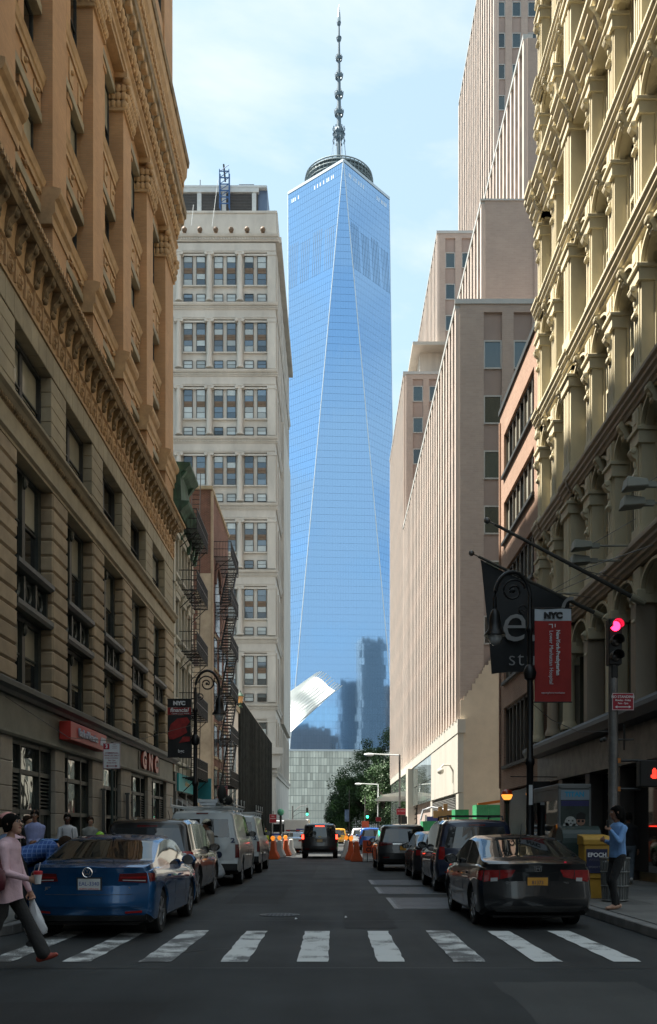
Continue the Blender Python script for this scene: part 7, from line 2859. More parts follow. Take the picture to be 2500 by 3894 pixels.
# ---------------------------------------------------------------- wall signs on the left building
bs_ = thing('bank_sign', 'red bank sign box on the stone building above the shop fronts', 'sign', (-7.8, 28, 4.2))
m = MB(T)
m.box(27.8, 32.2, 4.18, 4.72, 0.02, 0.36)
part('sign_box', m, M('bank_red', (0.42, 0.03, 0.02), 0.45, var=0.08), bs_, bev=0.01)
lettering('Bank of America', 0.34, M('bank_letters', (0.33, 0.36, 0.45), 0.4), bs_, (-7.615, 29.75, 4.46), rot=(R(90), 0, R(90)), depth=0.02, bold=0.006, sx=1.0)
m = MB(T)
for k in range(4):
 m.hexa([(31.3 + k * 0.17, 4.33, 0.36), (31.42 + k * 0.17, 4.33, 0.36), (31.56 + k * 0.17, 4.6, 0.36), (31.44 + k * 0.17, 4.6, 0.36), (31.3 + k * 0.17, 4.33, 0.38), (31.42 + k * 0.17, 4.33, 0.38), (31.56 + k * 0.17, 4.6, 0.38), (31.44 + k * 0.17, 4.6, 0.38)])
part('flag_mark', m, M('bank_letters', (0.33, 0.36, 0.45)), bs_)
gs = thing('shop_sign', 'raised red GNC letters above the last shop of the stone building', 'sign', (-8, 41.5, 4.4))
m = MB(T)
m.box(39.2, 44.0, 4.05, 4.80, 0.003, 0.03)
part('sign_back', m, M('sign_back_dark', (0.06, 0.06, 0.05), 0.6), gs)
for i, ch in enumerate('GNC'):
 lettering(ch, 0.95, M('gnc_red', (0.42, 0.10, 0.08), 0.4), gs, (-7.93, 40.0 + i * 1.35, 4.44), rot=(R(90), 0, R(90)), depth=0.06, bold=0.05, sx=1.15, name='letter')
tq = thing('shop_sign', 'turquoise shop sign on the cream house', 'sign', (-7.9, 51, 3.6))
m = MB(T)
m.box(48.4, 53.8, 3.55, 4.45, 0.11, 0.2)
part('sign_panel', m, M('turquoise', (0.03, 0.33, 0.34), 0.5, var=0.08), tq)
lettering('deliziosa', 0.42, M('sign_gold', (0.55, 0.42, 0.2), 0.5), tq, (-7.79, 51.2, 4.0), rot=(R(90), 0, R(90)), depth=0.006, bold=0.006)
m = MB()
m.box(-7.8, -6.9, 54.3, 54.42, 3.3, 4.5)
part('hanging_panel', m, M('turquoise_dark', (0.02, 0.22, 0.25), 0.5), tq)
# ---------------------------------------------------------------- flag poles, flag and floodlights on the right building
fp_m = M('flag_pole_grey', (0.06, 0.058, 0.052), 0.5, metal=0.2, var=0.2)
for (yb, zb_, xt, zt, lab) in ((27.7, 7.70, 4.07, 9.60, 'nearer-to-wagon slanting flag pole carrying the black flag'), (24.3, 7.32, 3.97, 9.44, 'bare slanting flag pole nearest the camera')):
 t = thing('flag_pole', lab if 'bare' in lab else 'slanting flag pole carrying the black flag on the cast-iron building', 'flag pole', (8, yb, zb_))
 m = MB()
 m.tube([(8.0, yb, zb_), (xt + 0.2, yb, zt - 0.1)], [0.065, 0.04], 8)
 part('pole', m, fp_m, t, smooth=True)
 m = MB()
 m.tube([(xt + 0.2, yb, zt - 0.1), (xt + 0.06, yb, zt - 0.03)], 0.02, 6)
 m.ball((xt, yb, zt), 0.085, 10, 7)
 part('finial', m, steel, t, smooth=True)
 m = MB()
 m.tube([(8.0, yb, zb_), (7.65, yb, zb_ + 0.165)], 0.09, 10)
 part('socket', m, M('socket_cream', (0.30, 0.27, 0.19), 0.6), t)
 for k, (ya, za) in enumerate(((yb + 1.2, zb_ + 0.9), (yb - 1.0, zb_ + 1.2))):
  m = MB()
  m.tube([(xt + 2.4, yb, zb_ + (zt - zb_) * (8 - xt - 2.4) / (8 - xt)), (7.9, ya, za)], 0.012, 5)
  part('stay_wire', m, steel, t)
 if yb > 27:
  FP = t
fl = thing('flag', 'black studio flag hanging from the slanting pole', 'flag', (5.5, 27.7, 6.1))
m = MB()
NX, NZ = 16, 14
xL0, xL1 = PX(1122, 27.7), PX(1152, 27.7)
P = []
for j in range(NZ + 1):
 b = j / NZ
 row = []
 for i in range(NX + 1):
  a = i / NX
  xtop = 4.33 + a * 2.6
  ztop = 9.60 - (xtop - 4.07) * (1.90 / 3.93) - 0.06
  xbot, zbot = 4.66 + a * 2.25, 6.08 + 0.06 * math.sin(a * 5)
  x = xtop + (xbot - xtop) * b ** 0.8
  z = ztop + (zbot - ztop) * b
  yy = 27.7 + 0.05 * math.sin(a * 9 + b * 2) * (0.3 + b) + 0.06 * math.sin((a + b) * 6)
  row.append((x, yy, z))
 P.append(row)
m.grid(P)
flag_m = M('flag_black', (0.018, 0.020, 0.022), 0.75, var=0.2, scale=2)
part('flag_cloth', m, flag_m, fl, recalc=False, smooth=True, sharp=0)
fink = M('flag_print_grey', (0.30, 0.30, 0.30), 0.7)
lettering('e.', 1.75, fink, fl, (5.42, 27.52, 7.52), shear=0.12, sx=0.95, bold=-0.012)
lettering('f', 1.4, fink, fl, (6.55, 27.52, 7.75), shear=0.25, bold=-0.012)
lettering('studio', 0.62, fink, fl, (5.95, 27.52, 6.48), bold=-0.008, space=1.1)
fld = M('floodlight_grey', (0.26, 0.26, 0.22), 0.55, var=0.1)
for i, (yb, lab) in enumerate(((21.0, 'pair of grey floodlights on long arms at the right picture edge'), (25.5, 'pair of grey floodlights above the bare flag pole'), (30.6, 'pair of grey floodlights behind the black flag'))):
 t = thing('floodlight', lab, 'floodlight', (8, yb, 9.0), group='floodlights on the cast-iron building')
 for k, dz in enumerate((0.12, -0.22)):
  y_ = yb + (0.1 if k else -0.1)
  m = MB()
  m.tube([(8.0, y_, 9.0 + dz), (6.95, y_, 9.0 + dz)], 0.03, 6)
  m.box(6.93, 7.15, y_ - 0.05, y_ + 0.05, 8.94 + dz, 9.06 + dz)
  a_ = part('arm', m, fld, t)
  m = MB()
  m.hexa([(6.42, y_ - 0.22, 8.88 + dz), (6.94, y_ - 0.16, 8.93 + dz), (6.94, y_ + 0.16, 8.93 + dz), (6.42, y_ + 0.22, 8.88 + dz),
    (6.46, y_ - 0.16, 9.14 + dz), (6.92, y_ - 0.12, 9.10 + dz), (6.92, y_ + 0.12, 9.10 + dz), (6.46, y_ + 0.16, 9.14 + dz)])
  part('lamp_head', m, fld, a_, bev=0.02)
 m = MB()
 m.tube([(6.9, yb, 9.15), (8.0, yb - 0.6, 9.7)], 0.01, 5)
 part('stay_wire', m, steel, t)
# ---------------------------------------------------------------- right pavement furniture
pb = thing('phone_booth', 'phone booth with an advertising panel on the right pavement', 'phone booth', (5.5, 22, 0.15))
bf = M('booth_frame', (0.20, 0.21, 0.21), 0.4, metal=0.5, var=0.1)
X0, X1, YP0, YP1 = 5.10, 5.84, 21.4, 24.2
m = MB()
for x, y in ((X0, YP0), (X1 - 0.07, YP0), (X0, YP1 - 0.07), (X1 - 0.07, YP1 - 0.07)):
 m.box(x, x + 0.07, y, y + 0.07, 0.15, 2.5)
m.box(X0, X1, YP0, YP1, 2.45, 2.56)
m.box(X0, X1, YP0 + 0.02, YP0 + 0.1, 0.6, 2.45)
part('frame', m, bf, pb, bev=0.01)
m = MB()
m.box(X0 + 0.02, X0 + 0.04, YP0 + 0.1, YP1 - 0.08, 0.9, 2.2)
part('side_glass', m, cglass, pb)
m = MB()
m.box(X0 + 0.005, X0 + 0.06, YP0 + 0.08, YP1 - 0.08, 0.2, 0.9)
m.box(X0 + 0.005, X0 + 0.06, YP0 + 0.08, YP1 - 0.08, 2.2, 2.45)
part('side_panel', m, bf, pb)
m = MB()
m.box(X0 + 0.05, X1 - 0.05, YP0 - 0.015, YP0 + 0.015, 0.75, 2.42)
ad = part('advert_panel', m, M('poster_dark', (0.03, 0.045, 0.04), 0.35, var=0.5, scale=3), pb)
m = MB()
m.box(X0 + 0.05, X1 - 0.05, YP0 - 0.02, YP0 - 0.0155, 2.2, 2.42)
part('advert_head', m, M('poster_pale', (0.22, 0.28, 0.33), 0.4), ad)
lettering('TITAN', 0.15, M('titan_blue', (0.03, 0.30, 0.50), 0.4), ad, (5.46, YP0 - 0.024, 2.32), depth=0.001, bold=0.006)
m = MB()
m.box(X0 + 0.06, X1 - 0.06, YP0 - 0.019, YP0 - 0.0155, 2.06, 2.18)
part('advert_band', m, M('poster_navy', (0.03, 0.03, 0.12), 0.4), ad)
# printed picture: a white dog beside a man with glasses
yp = YP0 - 0.018
m = MB()
m.lathe([(0.13, 0), (0.13, 0.002)], (5.37, yp, 1.70), 18, 'y')
m.lathe([(0.07, 0), (0.07, 0.002)], (5.27, yp, 1.62), 14, 'y')
m.lathe([(0.07, 0), (0.07, 0.002)], (5.47, yp, 1.60), 14, 'y')
m.prism([(5.18, 1.2), (5.5, 1.2), (5.46, 1.55), (5.26, 1.6)], yp, yp + 0.002, 'bac')
part('poster_dog', m, M('poster_white', (0.42, 0.43, 0.40), 0.4, var=0.3, scale=20), ad)
m = MB()
m.lathe([(0.10, 0), (0.10, 0.002)], (5.60, yp - 0.001, 1.72), 18, 'y')
part('poster_face', m, M('poster_skin', (0.33, 0.18, 0.12), 0.4), ad)
m = MB()
m.prism([(5.50, 1.76), (5.70, 1.76), (5.71, 1.88), (5.6, 1.93), (5.50, 1.87)], yp - 0.003, yp - 0.001, 'bac')
for x in (5.555, 5.645):
 m.lathe([(0.03, 0), (0.03, 0.002)], (x, yp - 0.004, 1.72), 10, 'y')
for x, z in ((5.33, 1.73), (5.42, 1.73), (5.375, 1.67)):
 m.lathe([(0.018, 0), (0.018, 0.003)], (x, yp - 0.004, z), 8, 'y')
part('poster_dark_marks', m, sig_b, ad)
m = MB()
m.prism([(5.48, 1.2), (5.76, 1.2), (5.74, 1.5), (5.62, 1.6), (5.5, 1.52)], yp - 0.0035, yp - 0.0015, 'bac')
part('poster_shirt', m, M('poster_shirt', (0.40, 0.46, 0.50), 0.4), ad)
mx = thing('mail_box', 'dark green round-topped relay mail box behind the newspaper box', 'mail box', (5.2, 20, 0.15))
gm_ = M('mailbox_green', (0.012, 0.028, 0.026), 0.4, var=0.2)
m = MB()
prof_ = [(19.75, 0.35), (20.4, 0.35), (20.4, 1.25)] + [(20.075 + 0.325 * math.cos(a), 1.25 + 0.36 * math.sin(a)) for a in np.linspace(0, PI, 12)] + [(19.75, 1.25)]
m.prism(prof_, 4.80, 5.62, 'abc')
part('box_body', m, gm_, mx, bev=0.015)
for x in (4.86, 5.5):
 for y in (19.8, 20.3):
  m = MB()
  m.box(x, x + 0.07, y, y + 0.07, 0.15, 0.35)
  part('foot', m, gm_, mx)
m = MB()
m.box(4.785, 4.80, 19.85, 20.3, 0.45, 1.3)
part('side_plate', m, gm_, mx, bev=0.01)
nb = thing('newspaper_box', 'yellow newspaper box with a navy front card beside the litter bin', 'newspaper box', (5.3, 19, 0.15))
yl = M('newsbox_yellow', (0.42, 0.24, 0.03), 0.5, var=0.15, scale=3)
m = MB()
m.box(5.02, 5.52, 18.9, 19.35, 0.55, 1.22)
m.prism([(18.88, 1.22), (19.38, 1.22), (19.38, 1.43), (18.96, 1.40), (18.88, 1.33)], 5.0, 5.54, 'abc')
part('cabinet', m, yl, nb, bev=0.012)
m = MB()
m.box(5.04, 5.50, 18.93, 19.33, 0.15, 0.55)
part('pedestal', m, yl, nb, bev=0.01)
m = MB()
m.box(5.06, 5.48, 18.885, 18.9, 0.66, 1.14)
cd_ = part('front_card', m, M('card_navy', (0.015, 0.018, 0.06), 0.5), nb)
lettering('EPOCH', 0.115, ink_wht, cd_, (5.27, 18.88, 1.02), depth=0.001, bold=0.003)
lettering('WEEKEND', 0.07, M('card_grey_ink', (0.10, 0.10, 0.13), 0.6), cd_, (5.27, 18.88, 0.92), depth=0.001)
lettering('EPOCH TIMES', 0.055, M('card_grey_ink2', (0.25, 0.25, 0.28), 0.6), cd_, (5.27, 18.88, 0.78), depth=0.001)
bn_ = thing('litter_bin', 'grey steel mesh litter bin beside the yellow newspaper box', 'litter bin', (5.4, 18.2, 0.15))
bin_m = M('bin_steel', (0.15, 0.155, 0.15), 0.55, metal=0.4, var=0.3, scale=10)
m = MB()
for k in range(26):
 a = 2 * PI * k / 26
 m.tube([(5.42 + 0.23 * math.cos(a), 18.2 + 0.23 * math.sin(a), 0.17), (5.42 + 0.27 * math.cos(a), 18.2 + 0.27 * math.sin(a), 0.98)], 0.013, 4)
for z, r in ((0.18, 0.235), (0.45, 0.247), (0.72, 0.26), (0.98, 0.275)):
 m.tube([(5.42 + r * math.cos(2 * PI * k / 24), 18.2 + r * math.sin(2 * PI * k / 24), z) for k in range(25)], 0.018, 5)
part('mesh_basket', m, bin_m, bn_)
m = MB()
m.lathe([(0.2, 0.17), (0.235, 0.9), (0.22, 0.92)], (5.42, 18.2, 0), 16)
part('liner', m, M('bin_liner', (0.22, 0.23, 0.23), 0.6, var=0.2), bn_)
# subway globes
for i, (x, y, lab) in enumerate(((6.45, 35.0, 'red and amber subway globe on a green post by the tan brick building'), (7.15, 34.0, 'red and amber subway globe half hidden by the right street lamp'))):
 t = thing('subway_globe', lab, 'subway lamp', (x, y, 0.14), group='subway entrance globes')
 z = 2.84
 m = MB()
 m.lathe([(0.12, 0.14), (0.12, 0.5), (0.07, 0.6), (0.06, z - 0.35), (0.1, z - 0.28), (0.12, z - 0.2)], (x, y, 0), 10)
 part('post', m, M('subway_green', (0.012, 0.035, 0.024), 0.5), t)
 m = MB()
 m.lathe([(0.03, z - 0.22), (0.14, z - 0.17), (0.2, z - 0.05), (0.205, z)], (x, y, 0), 16)
 part('amber_half', m, EMIT('globe_amber', (0.85, 0.28, 0.04), 0.55), t, smooth=True)
 m = MB()
 m.lathe([(0.21, z), (0.2, z + 0.06), (0.15, z + 0.15), (0.02, z + 0.2)], (x, y, 0), 16)
 part('red_half', m, M('globe_red', (0.38, 0.03, 0.01), 0.25, coat=0.5), t, smooth=True)
# dark shop sign and camera between them
t = thing('hanging_sign', 'dark hanging shop sign behind the right street lamp', 'sign', (7.3, 33.5, 2.6))
m = MB()
m.box(6.9, 7.7, 33.5, 33.56, 2.55, 3.25)
part('sign_board', m, sig_b, t, bev=0.01)
m = MB()
m.tube([(8.0, 33.53, 3.4), (6.3, 33.53, 3.42)], 0.02, 6)
part('sign_bracket', m, sig_b, t)
# ---------------------------------------------------------------- works hoarding in the gap on the right
hg = M('hoarding_green', (0.03, 0.22, 0.09), 0.6, var=0.25, scale=2)
for i, (x0, x1, y, z0_, z1_, lab) in enumerate(((7.2, 8.0, 55.5, 0.14, 2.75, 'narrow green hoarding board beside the stucco wall'), (8.3, 10.4, 54.5, 0.14, 3.0, 'wide dark green hoarding at the foot of the stucco wall'), (5.6, 7.1, 58.5, 0.14, 2.1, 'low green hoarding board in front of the louvre grille'))):
 t = thing('hoarding', lab, 'hoarding', ((x0 + x1) / 2, y, 0.14), group='green works hoardings')
 n = max(1, int((x1 - x0) / 0.6))
 for k in range(n):
  m = MB()
  a, b = x0 + (x1 - x0) * k / n, x0 + (x1 - x0) * (k + 1) / n
  m.box(a + 0.004, b - 0.004, y, y + 0.04, z0_, z1_)
  part('board', m, hg, t)
 m = MB()
 m.box(x0, x0 + 0.05, y + 0.041, y + 1.6, z0_, z1_)
 part('return_board', m, hg, t)
 m = MB()
 m.box(x0, x1, y + 0.041, y + 0.12, z1_ - 0.12, z1_ - 0.02)
 part('rail', m, M('raw_timber', (0.34, 0.20, 0.09), 0.8), t)
t = thing('timber_stack', 'raw timber props standing beside the green hoardings', 'timber', (7.2, 57, 0.14))
for x, y, z in ((6.6, 59.1, 3.0), (6.95, 59.2, 3.2), (7.3, 59.2, 2.8)):
 m = MB()
 m.box(x, x + 0.25, y - 0.06, y, 0.14, z)
 part('prop', m, M('raw_timber', (0.34, 0.20, 0.09)), t)
m = MB()
m.box(6.3, 7.5, 59.0, 59.05, 2.3, 2.75)
part('cross_board', m, M('raw_timber', (0.34, 0.20, 0.09)), t)
t = thing('orange_boom', 'orange works boom lying over the green hoarding', 'boom', (9.5, 56, 3.0))
m = MB()
m.bar((8.6, 56, 3.05), (10.6, 56, 3.35), 0.2, 0.16)
m.box(10.2, 10.6, 55.9, 56.1, 3.2, 3.55)
part('boom_arm', m, M('machine_orange', (0.55, 0.14, 0.02), 0.5), t)
m = MB()
m.box(10.3, 10.5, 55.95, 56.05, 0.14, 3.2)
part('boom_mast', m, M('machine_orange', (0.55, 0.14, 0.02)), t)
t = thing('scaffold_arch', 'blue and white taped pipe arch bent over the right pavement', 'scaffold', (6.2, 62, 0.14))
m = MB()
m.tube([(5.72, 62, 0.14), (5.78, 62, 2.2), (5.95, 62, 2.85), (6.5, 62, 3.05), (8.0, 61.6, 2.75)], 0.07, 8)
part('frame_pipe', m, M('tape_blue', (0.10, 0.20, 0.42), 0.5, var=0.9, scale=3, col2=(0.6, 0.62, 0.65)), t, smooth=True)
t = thing('blue_hoarding', 'dark blue hoarding board with a white edge by the ribbed office block', 'hoarding', (6.9, 66, 0.14))
m = MB()
m.box(6.6, 7.6, 66, 66.05, 0.14, 2.5)
part('board', m, M('hoarding_blue', (0.03, 0.04, 0.16), 0.6), t)
m = MB()
m.box(6.45, 6.6, 65.98, 66.06, 0.14, 2.6)
part('white_edge', m, sign_wht, t)
# ---------------------------------------------------------------- road barriers and lane closed sign
bw_ = M('barrier_white', (0.60, 0.58, 0.55), 0.6, var=0.12, scale=3)
bo_ = M('barrier_orange', (0.55, 0.09, 0.02), 0.6, var=0.15, scale=3)
jp = [(-0.30, 0.0), (0.30, 0.0), (0.30, 0.12), (0.14, 0.45), (0.09, 0.98), (-0.09, 0.98), (-0.14, 0.45), (-0.30, 0.12)]
jm = MB()
jm.prism(jp, 0.0, 1.7, 'bac')
jw, jo = jm.mesh('road_barrier', bw_, bev=0.03), jm.mesh('road_barrier', bo_, bev=0.03)
lamp_am = MB()
lamp_am.lathe([(0.10, -0.05), (0.12, 0), (0.10, 0.05)], (0, 0.15, 1.12), 14, 'y')
lamp_am.box(-0.05, 0.05, 0.1, 0.2, 0.98, 1.04)
la_me = lamp_am.mesh('warning_lamp', EMIT('warning_amber', (0.9, 0.28, 0.03), 0.25))
L_ = [(-3.12, 50.0, 'o', 'first'), (-2.95, 53.2, 'w', 'second'), (-2.75, 56.2, 'o', 'third'), (-2.6, 59.6, 'w', 'fourth'), (-2.6, 66.0, 'o', 'last')]
names = ['orange barrier nearest in the left row', 'white barrier second in the left row', 'orange barrier third in the left row', 'white barrier fourth in the left row', 'orange barrier farthest in the left row']
for (x, y, k, _), lab in zip(L_, names):
 b_ = put('road_barrier', jw if k == 'w' else jo, None, (x, y, 0))
 tag(b_, lab, 'barrier', 'water-filled road barriers')
 if y < 58:
  put('warning_lamp', la_me, b_, (x, y, 0))
R_ = [(0.80, 53.0, 'w', 0, 'white barrier end-on in the right row, farther one'), (0.98, 48.6, 'o', 0, 'orange barrier end-on in the right row'), (1.22, 46.3, 'o', 0, 'orange barrier at the corner of the right row')]
for (x, y, k, a, lab) in R_:
 b_ = put('road_barrier', jw if k == 'w' else jo, None, (x, y, 0))
 tag(b_, lab, 'barrier', 'water-filled road barriers')
 put('warning_lamp', la_me, b_, (x, y, 0)) if y > 47 else None
for x, k, lab in ((1.5, 'w', 'white barrier set across the right lane under the orange sign'), (3.2, 'w', 'white barrier across the right lane by the kerb')):
 b_ = put('road_barrier', jw, None, (x, 46.5, 0))
 b_.rotation_euler = (0, 0, R(-90))
 tag(b_, lab, 'barrier', 'water-filled road barriers')
t = thing('lane_closed_sign', 'orange lane closed sign on the white barrier', 'sign', (2.25, 46.1, 0.4))
m = MB()
m.box(1.50, 2.75, 46.1, 46.13, 0.42, 1.05)
part('sign_plate', m, M('sign_orange', (0.62, 0.07, 0.01), 0.5), t)
lettering('LANE', 0.27, sig_b, t, (2.05, 46.09, 0.87), bold=0.01, space=1.15)
lettering('CLOSED', 0.27, sig_b, t, (2.15, 46.09, 0.58), bold=0.01)
for x in (1.7, 2.5):
 m = MB()
 m.box(x, x + 0.04, 46.13, 46.17, 0.0, 1.0)
 part('sign_leg', m, sig_b, t)
for pts, lab in (((( 5.05, 23.9, 4.7), (5.3, 23.0, 4.2), (5.6, 21.6, 3.75), (5.9, 20.05, 3.6)), 'thin black cable sagging from the right street lamp to the signal pole'), (((-7.9, 23.0, 4.75), (-7.2, 26.0, 4.05), (-6.4, 30.0, 4.3), (-5.05, 34.8, 5.4)), 'thin cable sagging from the stone building to the left street lamp')):
 m = MB()
 m.tube(pts, 0.010, 5)
 tag(part('cable', m, sig_b, None), lab, 'cable')
t = thing('work_sign', 'orange diamond-backed work sign behind the right barriers', 'sign', (3.3, 98, 1.0))
m = MB()
m.box(PX(848, 98), PX(865, 98), 98, 98.04, PZ(1944, 98), PZ(1924, 98))
part('sign_plate', m, M('sign_orange_dull', (0.40, 0.07, 0.03), 0.5), t)
m = MB()
m.box(PX(855, 98), PX(858, 98), 98.04, 98.08, 0, PZ(1944, 98))
part('sign_leg', m, steel, t)
# ---------------------------------------------------------------- far street lights, signals and signs
def far_lamp(label, xp, Y, ytop, xarm):
 x = PX(xp, Y)
 z = PZ(ytop, Y)
 t = thing('arm_lamp', label, 'street lamp', (x, Y, 0), group='long-armed street lights')
 m = MB()
 m.lathe([(0.12, 0), (0.11, z * 0.45)], (x, Y, 0), 8)
 part('lower_pole', m, sig_b, t)
 m = MB()
 m.tube([(x, Y, z * 0.45), (x, Y, z)], 0.08, 8)
 part('upper_pole', m, steel if xp > 900 else pw, t)
 m = MB()
 xa = PX(xarm, Y)
 m.tube([(x, Y, z - 0.05), (xa, Y, z + 0.05)], 0.055, 6)
 ar = part('lamp_arm', m, pw, t)
 m = MB()
 m.ball((xa - 0.1, Y, z + 0.0), 0.28, 10, 6, 1.5, 0.8, 0.45)
 part('lamp_head', m, pw, ar, smooth=True)
 return t
fl1 = far_lamp('long-armed street light in front of the ribbed office block', 937, 75, 1768, 868)
fl2 = far_lamp('second long-armed street light in front of the trees', 886, 112, 1837, 842)
sign('no_standing_sign', 'small red sign on the pole of the nearer long-armed street light', PX(940, 75), 74.88, PZ(1902, 75), 0.75, 0.5, sign_red, (('NO STANDING', 0.05, 0.08, 1),), ink_wht)
sign('small_red_sign', 'tiny red sign on the pole of the farther long-armed street light', PX(887, 112), 111.85, PZ(1920, 112), 0.65, 0.5, sign_red, (), ink_wht)
t = thing('hanging_board', 'small black notice board on the nearer long-armed street light', 'sign', (5.45, 74.8, 2.3))
m = MB()
m.box(PX(938, 75) + 0.1, PX(951, 75) + 0.1, 74.85, 74.9, PZ(1948, 75), PZ(1913, 75))
part('board', m, sig_b, t)
def far_signal(label, xp, yp, Y, pole=True, arm=None):
 x, z = PX(xp, Y), PZ(yp, Y)
 t = thing('far_traffic_light', label, 'traffic light', (x, Y, 0), group='green traffic lights far down the street')
 m = MB()
 m.box(x - 0.17, x + 0.17, Y - 0.15, Y + 0.15, z - 0.2, z + 0.95)
 h = part('signal_head', m, M('signal_olive', (0.05, 0.045, 0.02), 0.5), t)
 m = MB()
 m.lathe([(0.16, -0.02), (0.12, -0.05), (0.02, -0.06)], (x, Y - 0.15, z), 12, 'y')
 part('green_lens', m, led_gr, h)
 for dz in (0.36, 0.72):
  m = MB()
  m.lathe([(0.13, -0.02), (0.02, -0.04)], (x, Y - 0.15, z + dz), 12, 'y')
  part('dark_lens', m, led_off, h)
 m = MB()
 if pole:
  m.tube([(x - 0.28, Y + 0.1, 0), (x - 0.28, Y + 0.1, z + 2.6)], 0.07, 6)
  m.tube([(x - 0.28, Y + 0.1, z + 0.4), (x, Y + 0.1, z + 0.4)], 0.04, 6)
 if arm:
  xa = PX(arm, Y)
  m.tube([(x, Y, z + 0.95), (x, Y, z + 1.3), ((x + xa) / 2, Y, z + 1.15), (xa, Y, z + 0.2)], 0.05, 6)
  m.tube([(x, Y, z + 0.3), ((x + xa) / 2, Y, z + 0.25), (xa, Y, z - 0.4)], 0.03, 6)
  m.tube([(xa, Y, 0), (xa, Y, z + 1.2)], 0.1, 8)
 part('pole', m, steel, t)
 return t
far_signal('green traffic light on a pole in front of the trees', 861, 1914, 118)
far_signal('green traffic light hanging on a mast arm at the left', 720, 1908, 138, False, 686)
far_signal('small green traffic light low beside the trees', 801, 1943, 170)
t = thing('green_globe', 'green subway globe on a dark post beyond the white vans', 'subway lamp', (PX(658, 80), 80, 0))
m = MB()
m.lathe([(0.12, 0), (0.1, PZ(1905, 80))], (PX(658, 80), 80, 0), 8)
part('post', m, sig_b, t)
m = MB()
m.ball((PX(658, 80), 80, PZ(1903, 80)), 0.3, 12, 8)
part('globe', m, M('globe_green', (0.10, 0.42, 0.26), 0.3), t, smooth=True)
t = thing('blue_banner', 'small dark blue banner in front of the trees', 'banner', (PX(813, 140), 140, 0))
m = MB()
m.box(PX(808, 140), PX(818, 140), 140, 140.04, PZ(1925, 140), PZ(1897, 140))
part('banner_cloth', m, M('navy_banner', (0.04, 0.07, 0.20), 0.6, var=0.7, scale=0.8, col2=(0.2, 0.3, 0.45)), t)
m = MB()
m.tube([(PX(819, 140), 140.1, 0), (PX(819, 140), 140.1, PZ(1850, 140))], 0.07, 6)
part('banner_pole', m, sig_b, t)
# pale ribbed wall behind the trees
t = thing('ribbed_screen', 'low pale ribbed wall behind the tree trunks', 'wall', (6, 215, 0))
m = MB()
m.box(PX(770, 215), PX(920, 215), 215, 215.5, 0, 4.2)
part('screen_wall', m, M('pale_screen', (0.5, 0.5, 0.46), 0.7), t)
for k in range(30):
 m = MB()
 x = PX(772 + k * 5, 215)
 m.box(x, x + 0.18, 214.7, 215, 0, 4.4 + 1.2 * math.sin(k / 30 * PI))
 part('screen_rib', m, wht, t)
# ---------------------------------------------------------------- trees
leaf_m = []
for i, c_ in enumerate(((0.030, 0.075, 0.020), (0.050, 0.110, 0.028), (0.022, 0.055, 0.016))):
 m_ = M('leaf_%d' % i, c_, 0.6, var=0.35, scale=2.5)
 m_.node_tree.nodes['Principled BSDF'].inputs['Subsurface Weight'].default_value = 0.0
 leaf_m.append(m_)
bark = M('bark', (0.06, 0.045, 0.035), 0.9, var=0.3)
def tree(label, x, y, h, spread, seed, low=0.25):
 q = random.Random(seed)
 t = thing('plane_tree', label, 'tree', (x, y, 0), group='trees beyond the crossing')
 m = MB()
 m.tube([(x, y, 0), (x + 0.1, y, h * 0.25), (x - 0.1, y + 0.2, h * 0.5), (x + 0.05, y, h * 0.8)], [0.32, 0.25, 0.17, 0.06], 8)
 cl = []
 for k in range(16):
  a, e = q.uniform(0, 2 * PI), q.uniform(0.1, 1.0)
  z0_ = h * q.uniform(low, 0.6)
  r = spread * q.uniform(0.55, 1.0) * (1.1 - 0.45 * (z0_ / h))
  tip = Vector((x + r * math.cos(a), y + r * math.sin(a), min(h * 0.97, z0_ + h * 0.35 * e)))
  m.tube([(x, y, z0_), tuple(Vector((x, y, z0_)).lerp(tip, 0.5) + Vector((0, 0, 0.4))), tuple(tip)], [0.10, 0.06, 0.02], 5)
  cl.append((tip, q.uniform(0.9, 1.5)))
 part('trunk', m, bark, t)
 for k in range(36):
  zz = q.uniform(low * 0.9, 0.98)
  rr = spread * math.sqrt(max(0.05, 1 - ((zz - 0.55) / 0.5) ** 2)) * q.uniform(0.3, 0.95)
  a = q.uniform(0, 2 * PI)
  cl.append((Vector((x + rr * math.cos(a), y + rr * math.sin(a), h * zz)), q.uniform(0.8, 1.5)))
 m = MB()
 for c_, r in cl:
  m.mi = q.choice((0, 0, 1, 2))
  for k in range(300):
   d = Vector((q.gauss(0, 1), q.gauss(0, 1), q.gauss(0, 0.8)))
   d = d.normalized() * r * (q.random() ** 0.45)
   p = c_ + d
   u_ = Vector((q.gauss(0, 1), q.gauss(0, 1), q.gauss(0, 0.6))).normalized()
   v_ = u_.cross(Vector((q.gauss(0, 1), q.gauss(0, 1), q.gauss(0, 1)))).normalized()
   s_ = q.uniform(0.10, 0.19)
   m.quad(tuple(p - u_ * s_), tuple(p + v_ * s_ * 0.55), tuple(p + u_ * s_), tuple(p - v_ * s_ * 0.55))
 part('crown', m, leaf_m, t, recalc=False)
 return t
tree('tallest dark tree against the ribbed office block', 8.4, 158, 19.0, 5.4, 1)
tree('broad dark tree left of the tallest one', 5.3, 150, 14.2, 4.2, 2)
tree('small tree at the left end of the row of trees', 2.7, 152, 10.2, 3.1, 3)
tree('low bushy tree in front of the ribbed office block corner', 7.6, 138, 11.5, 3.2, 4)
tree('thin pale tree behind the left end of the row', 1.3, 168, 7.4, 2.0, 5)
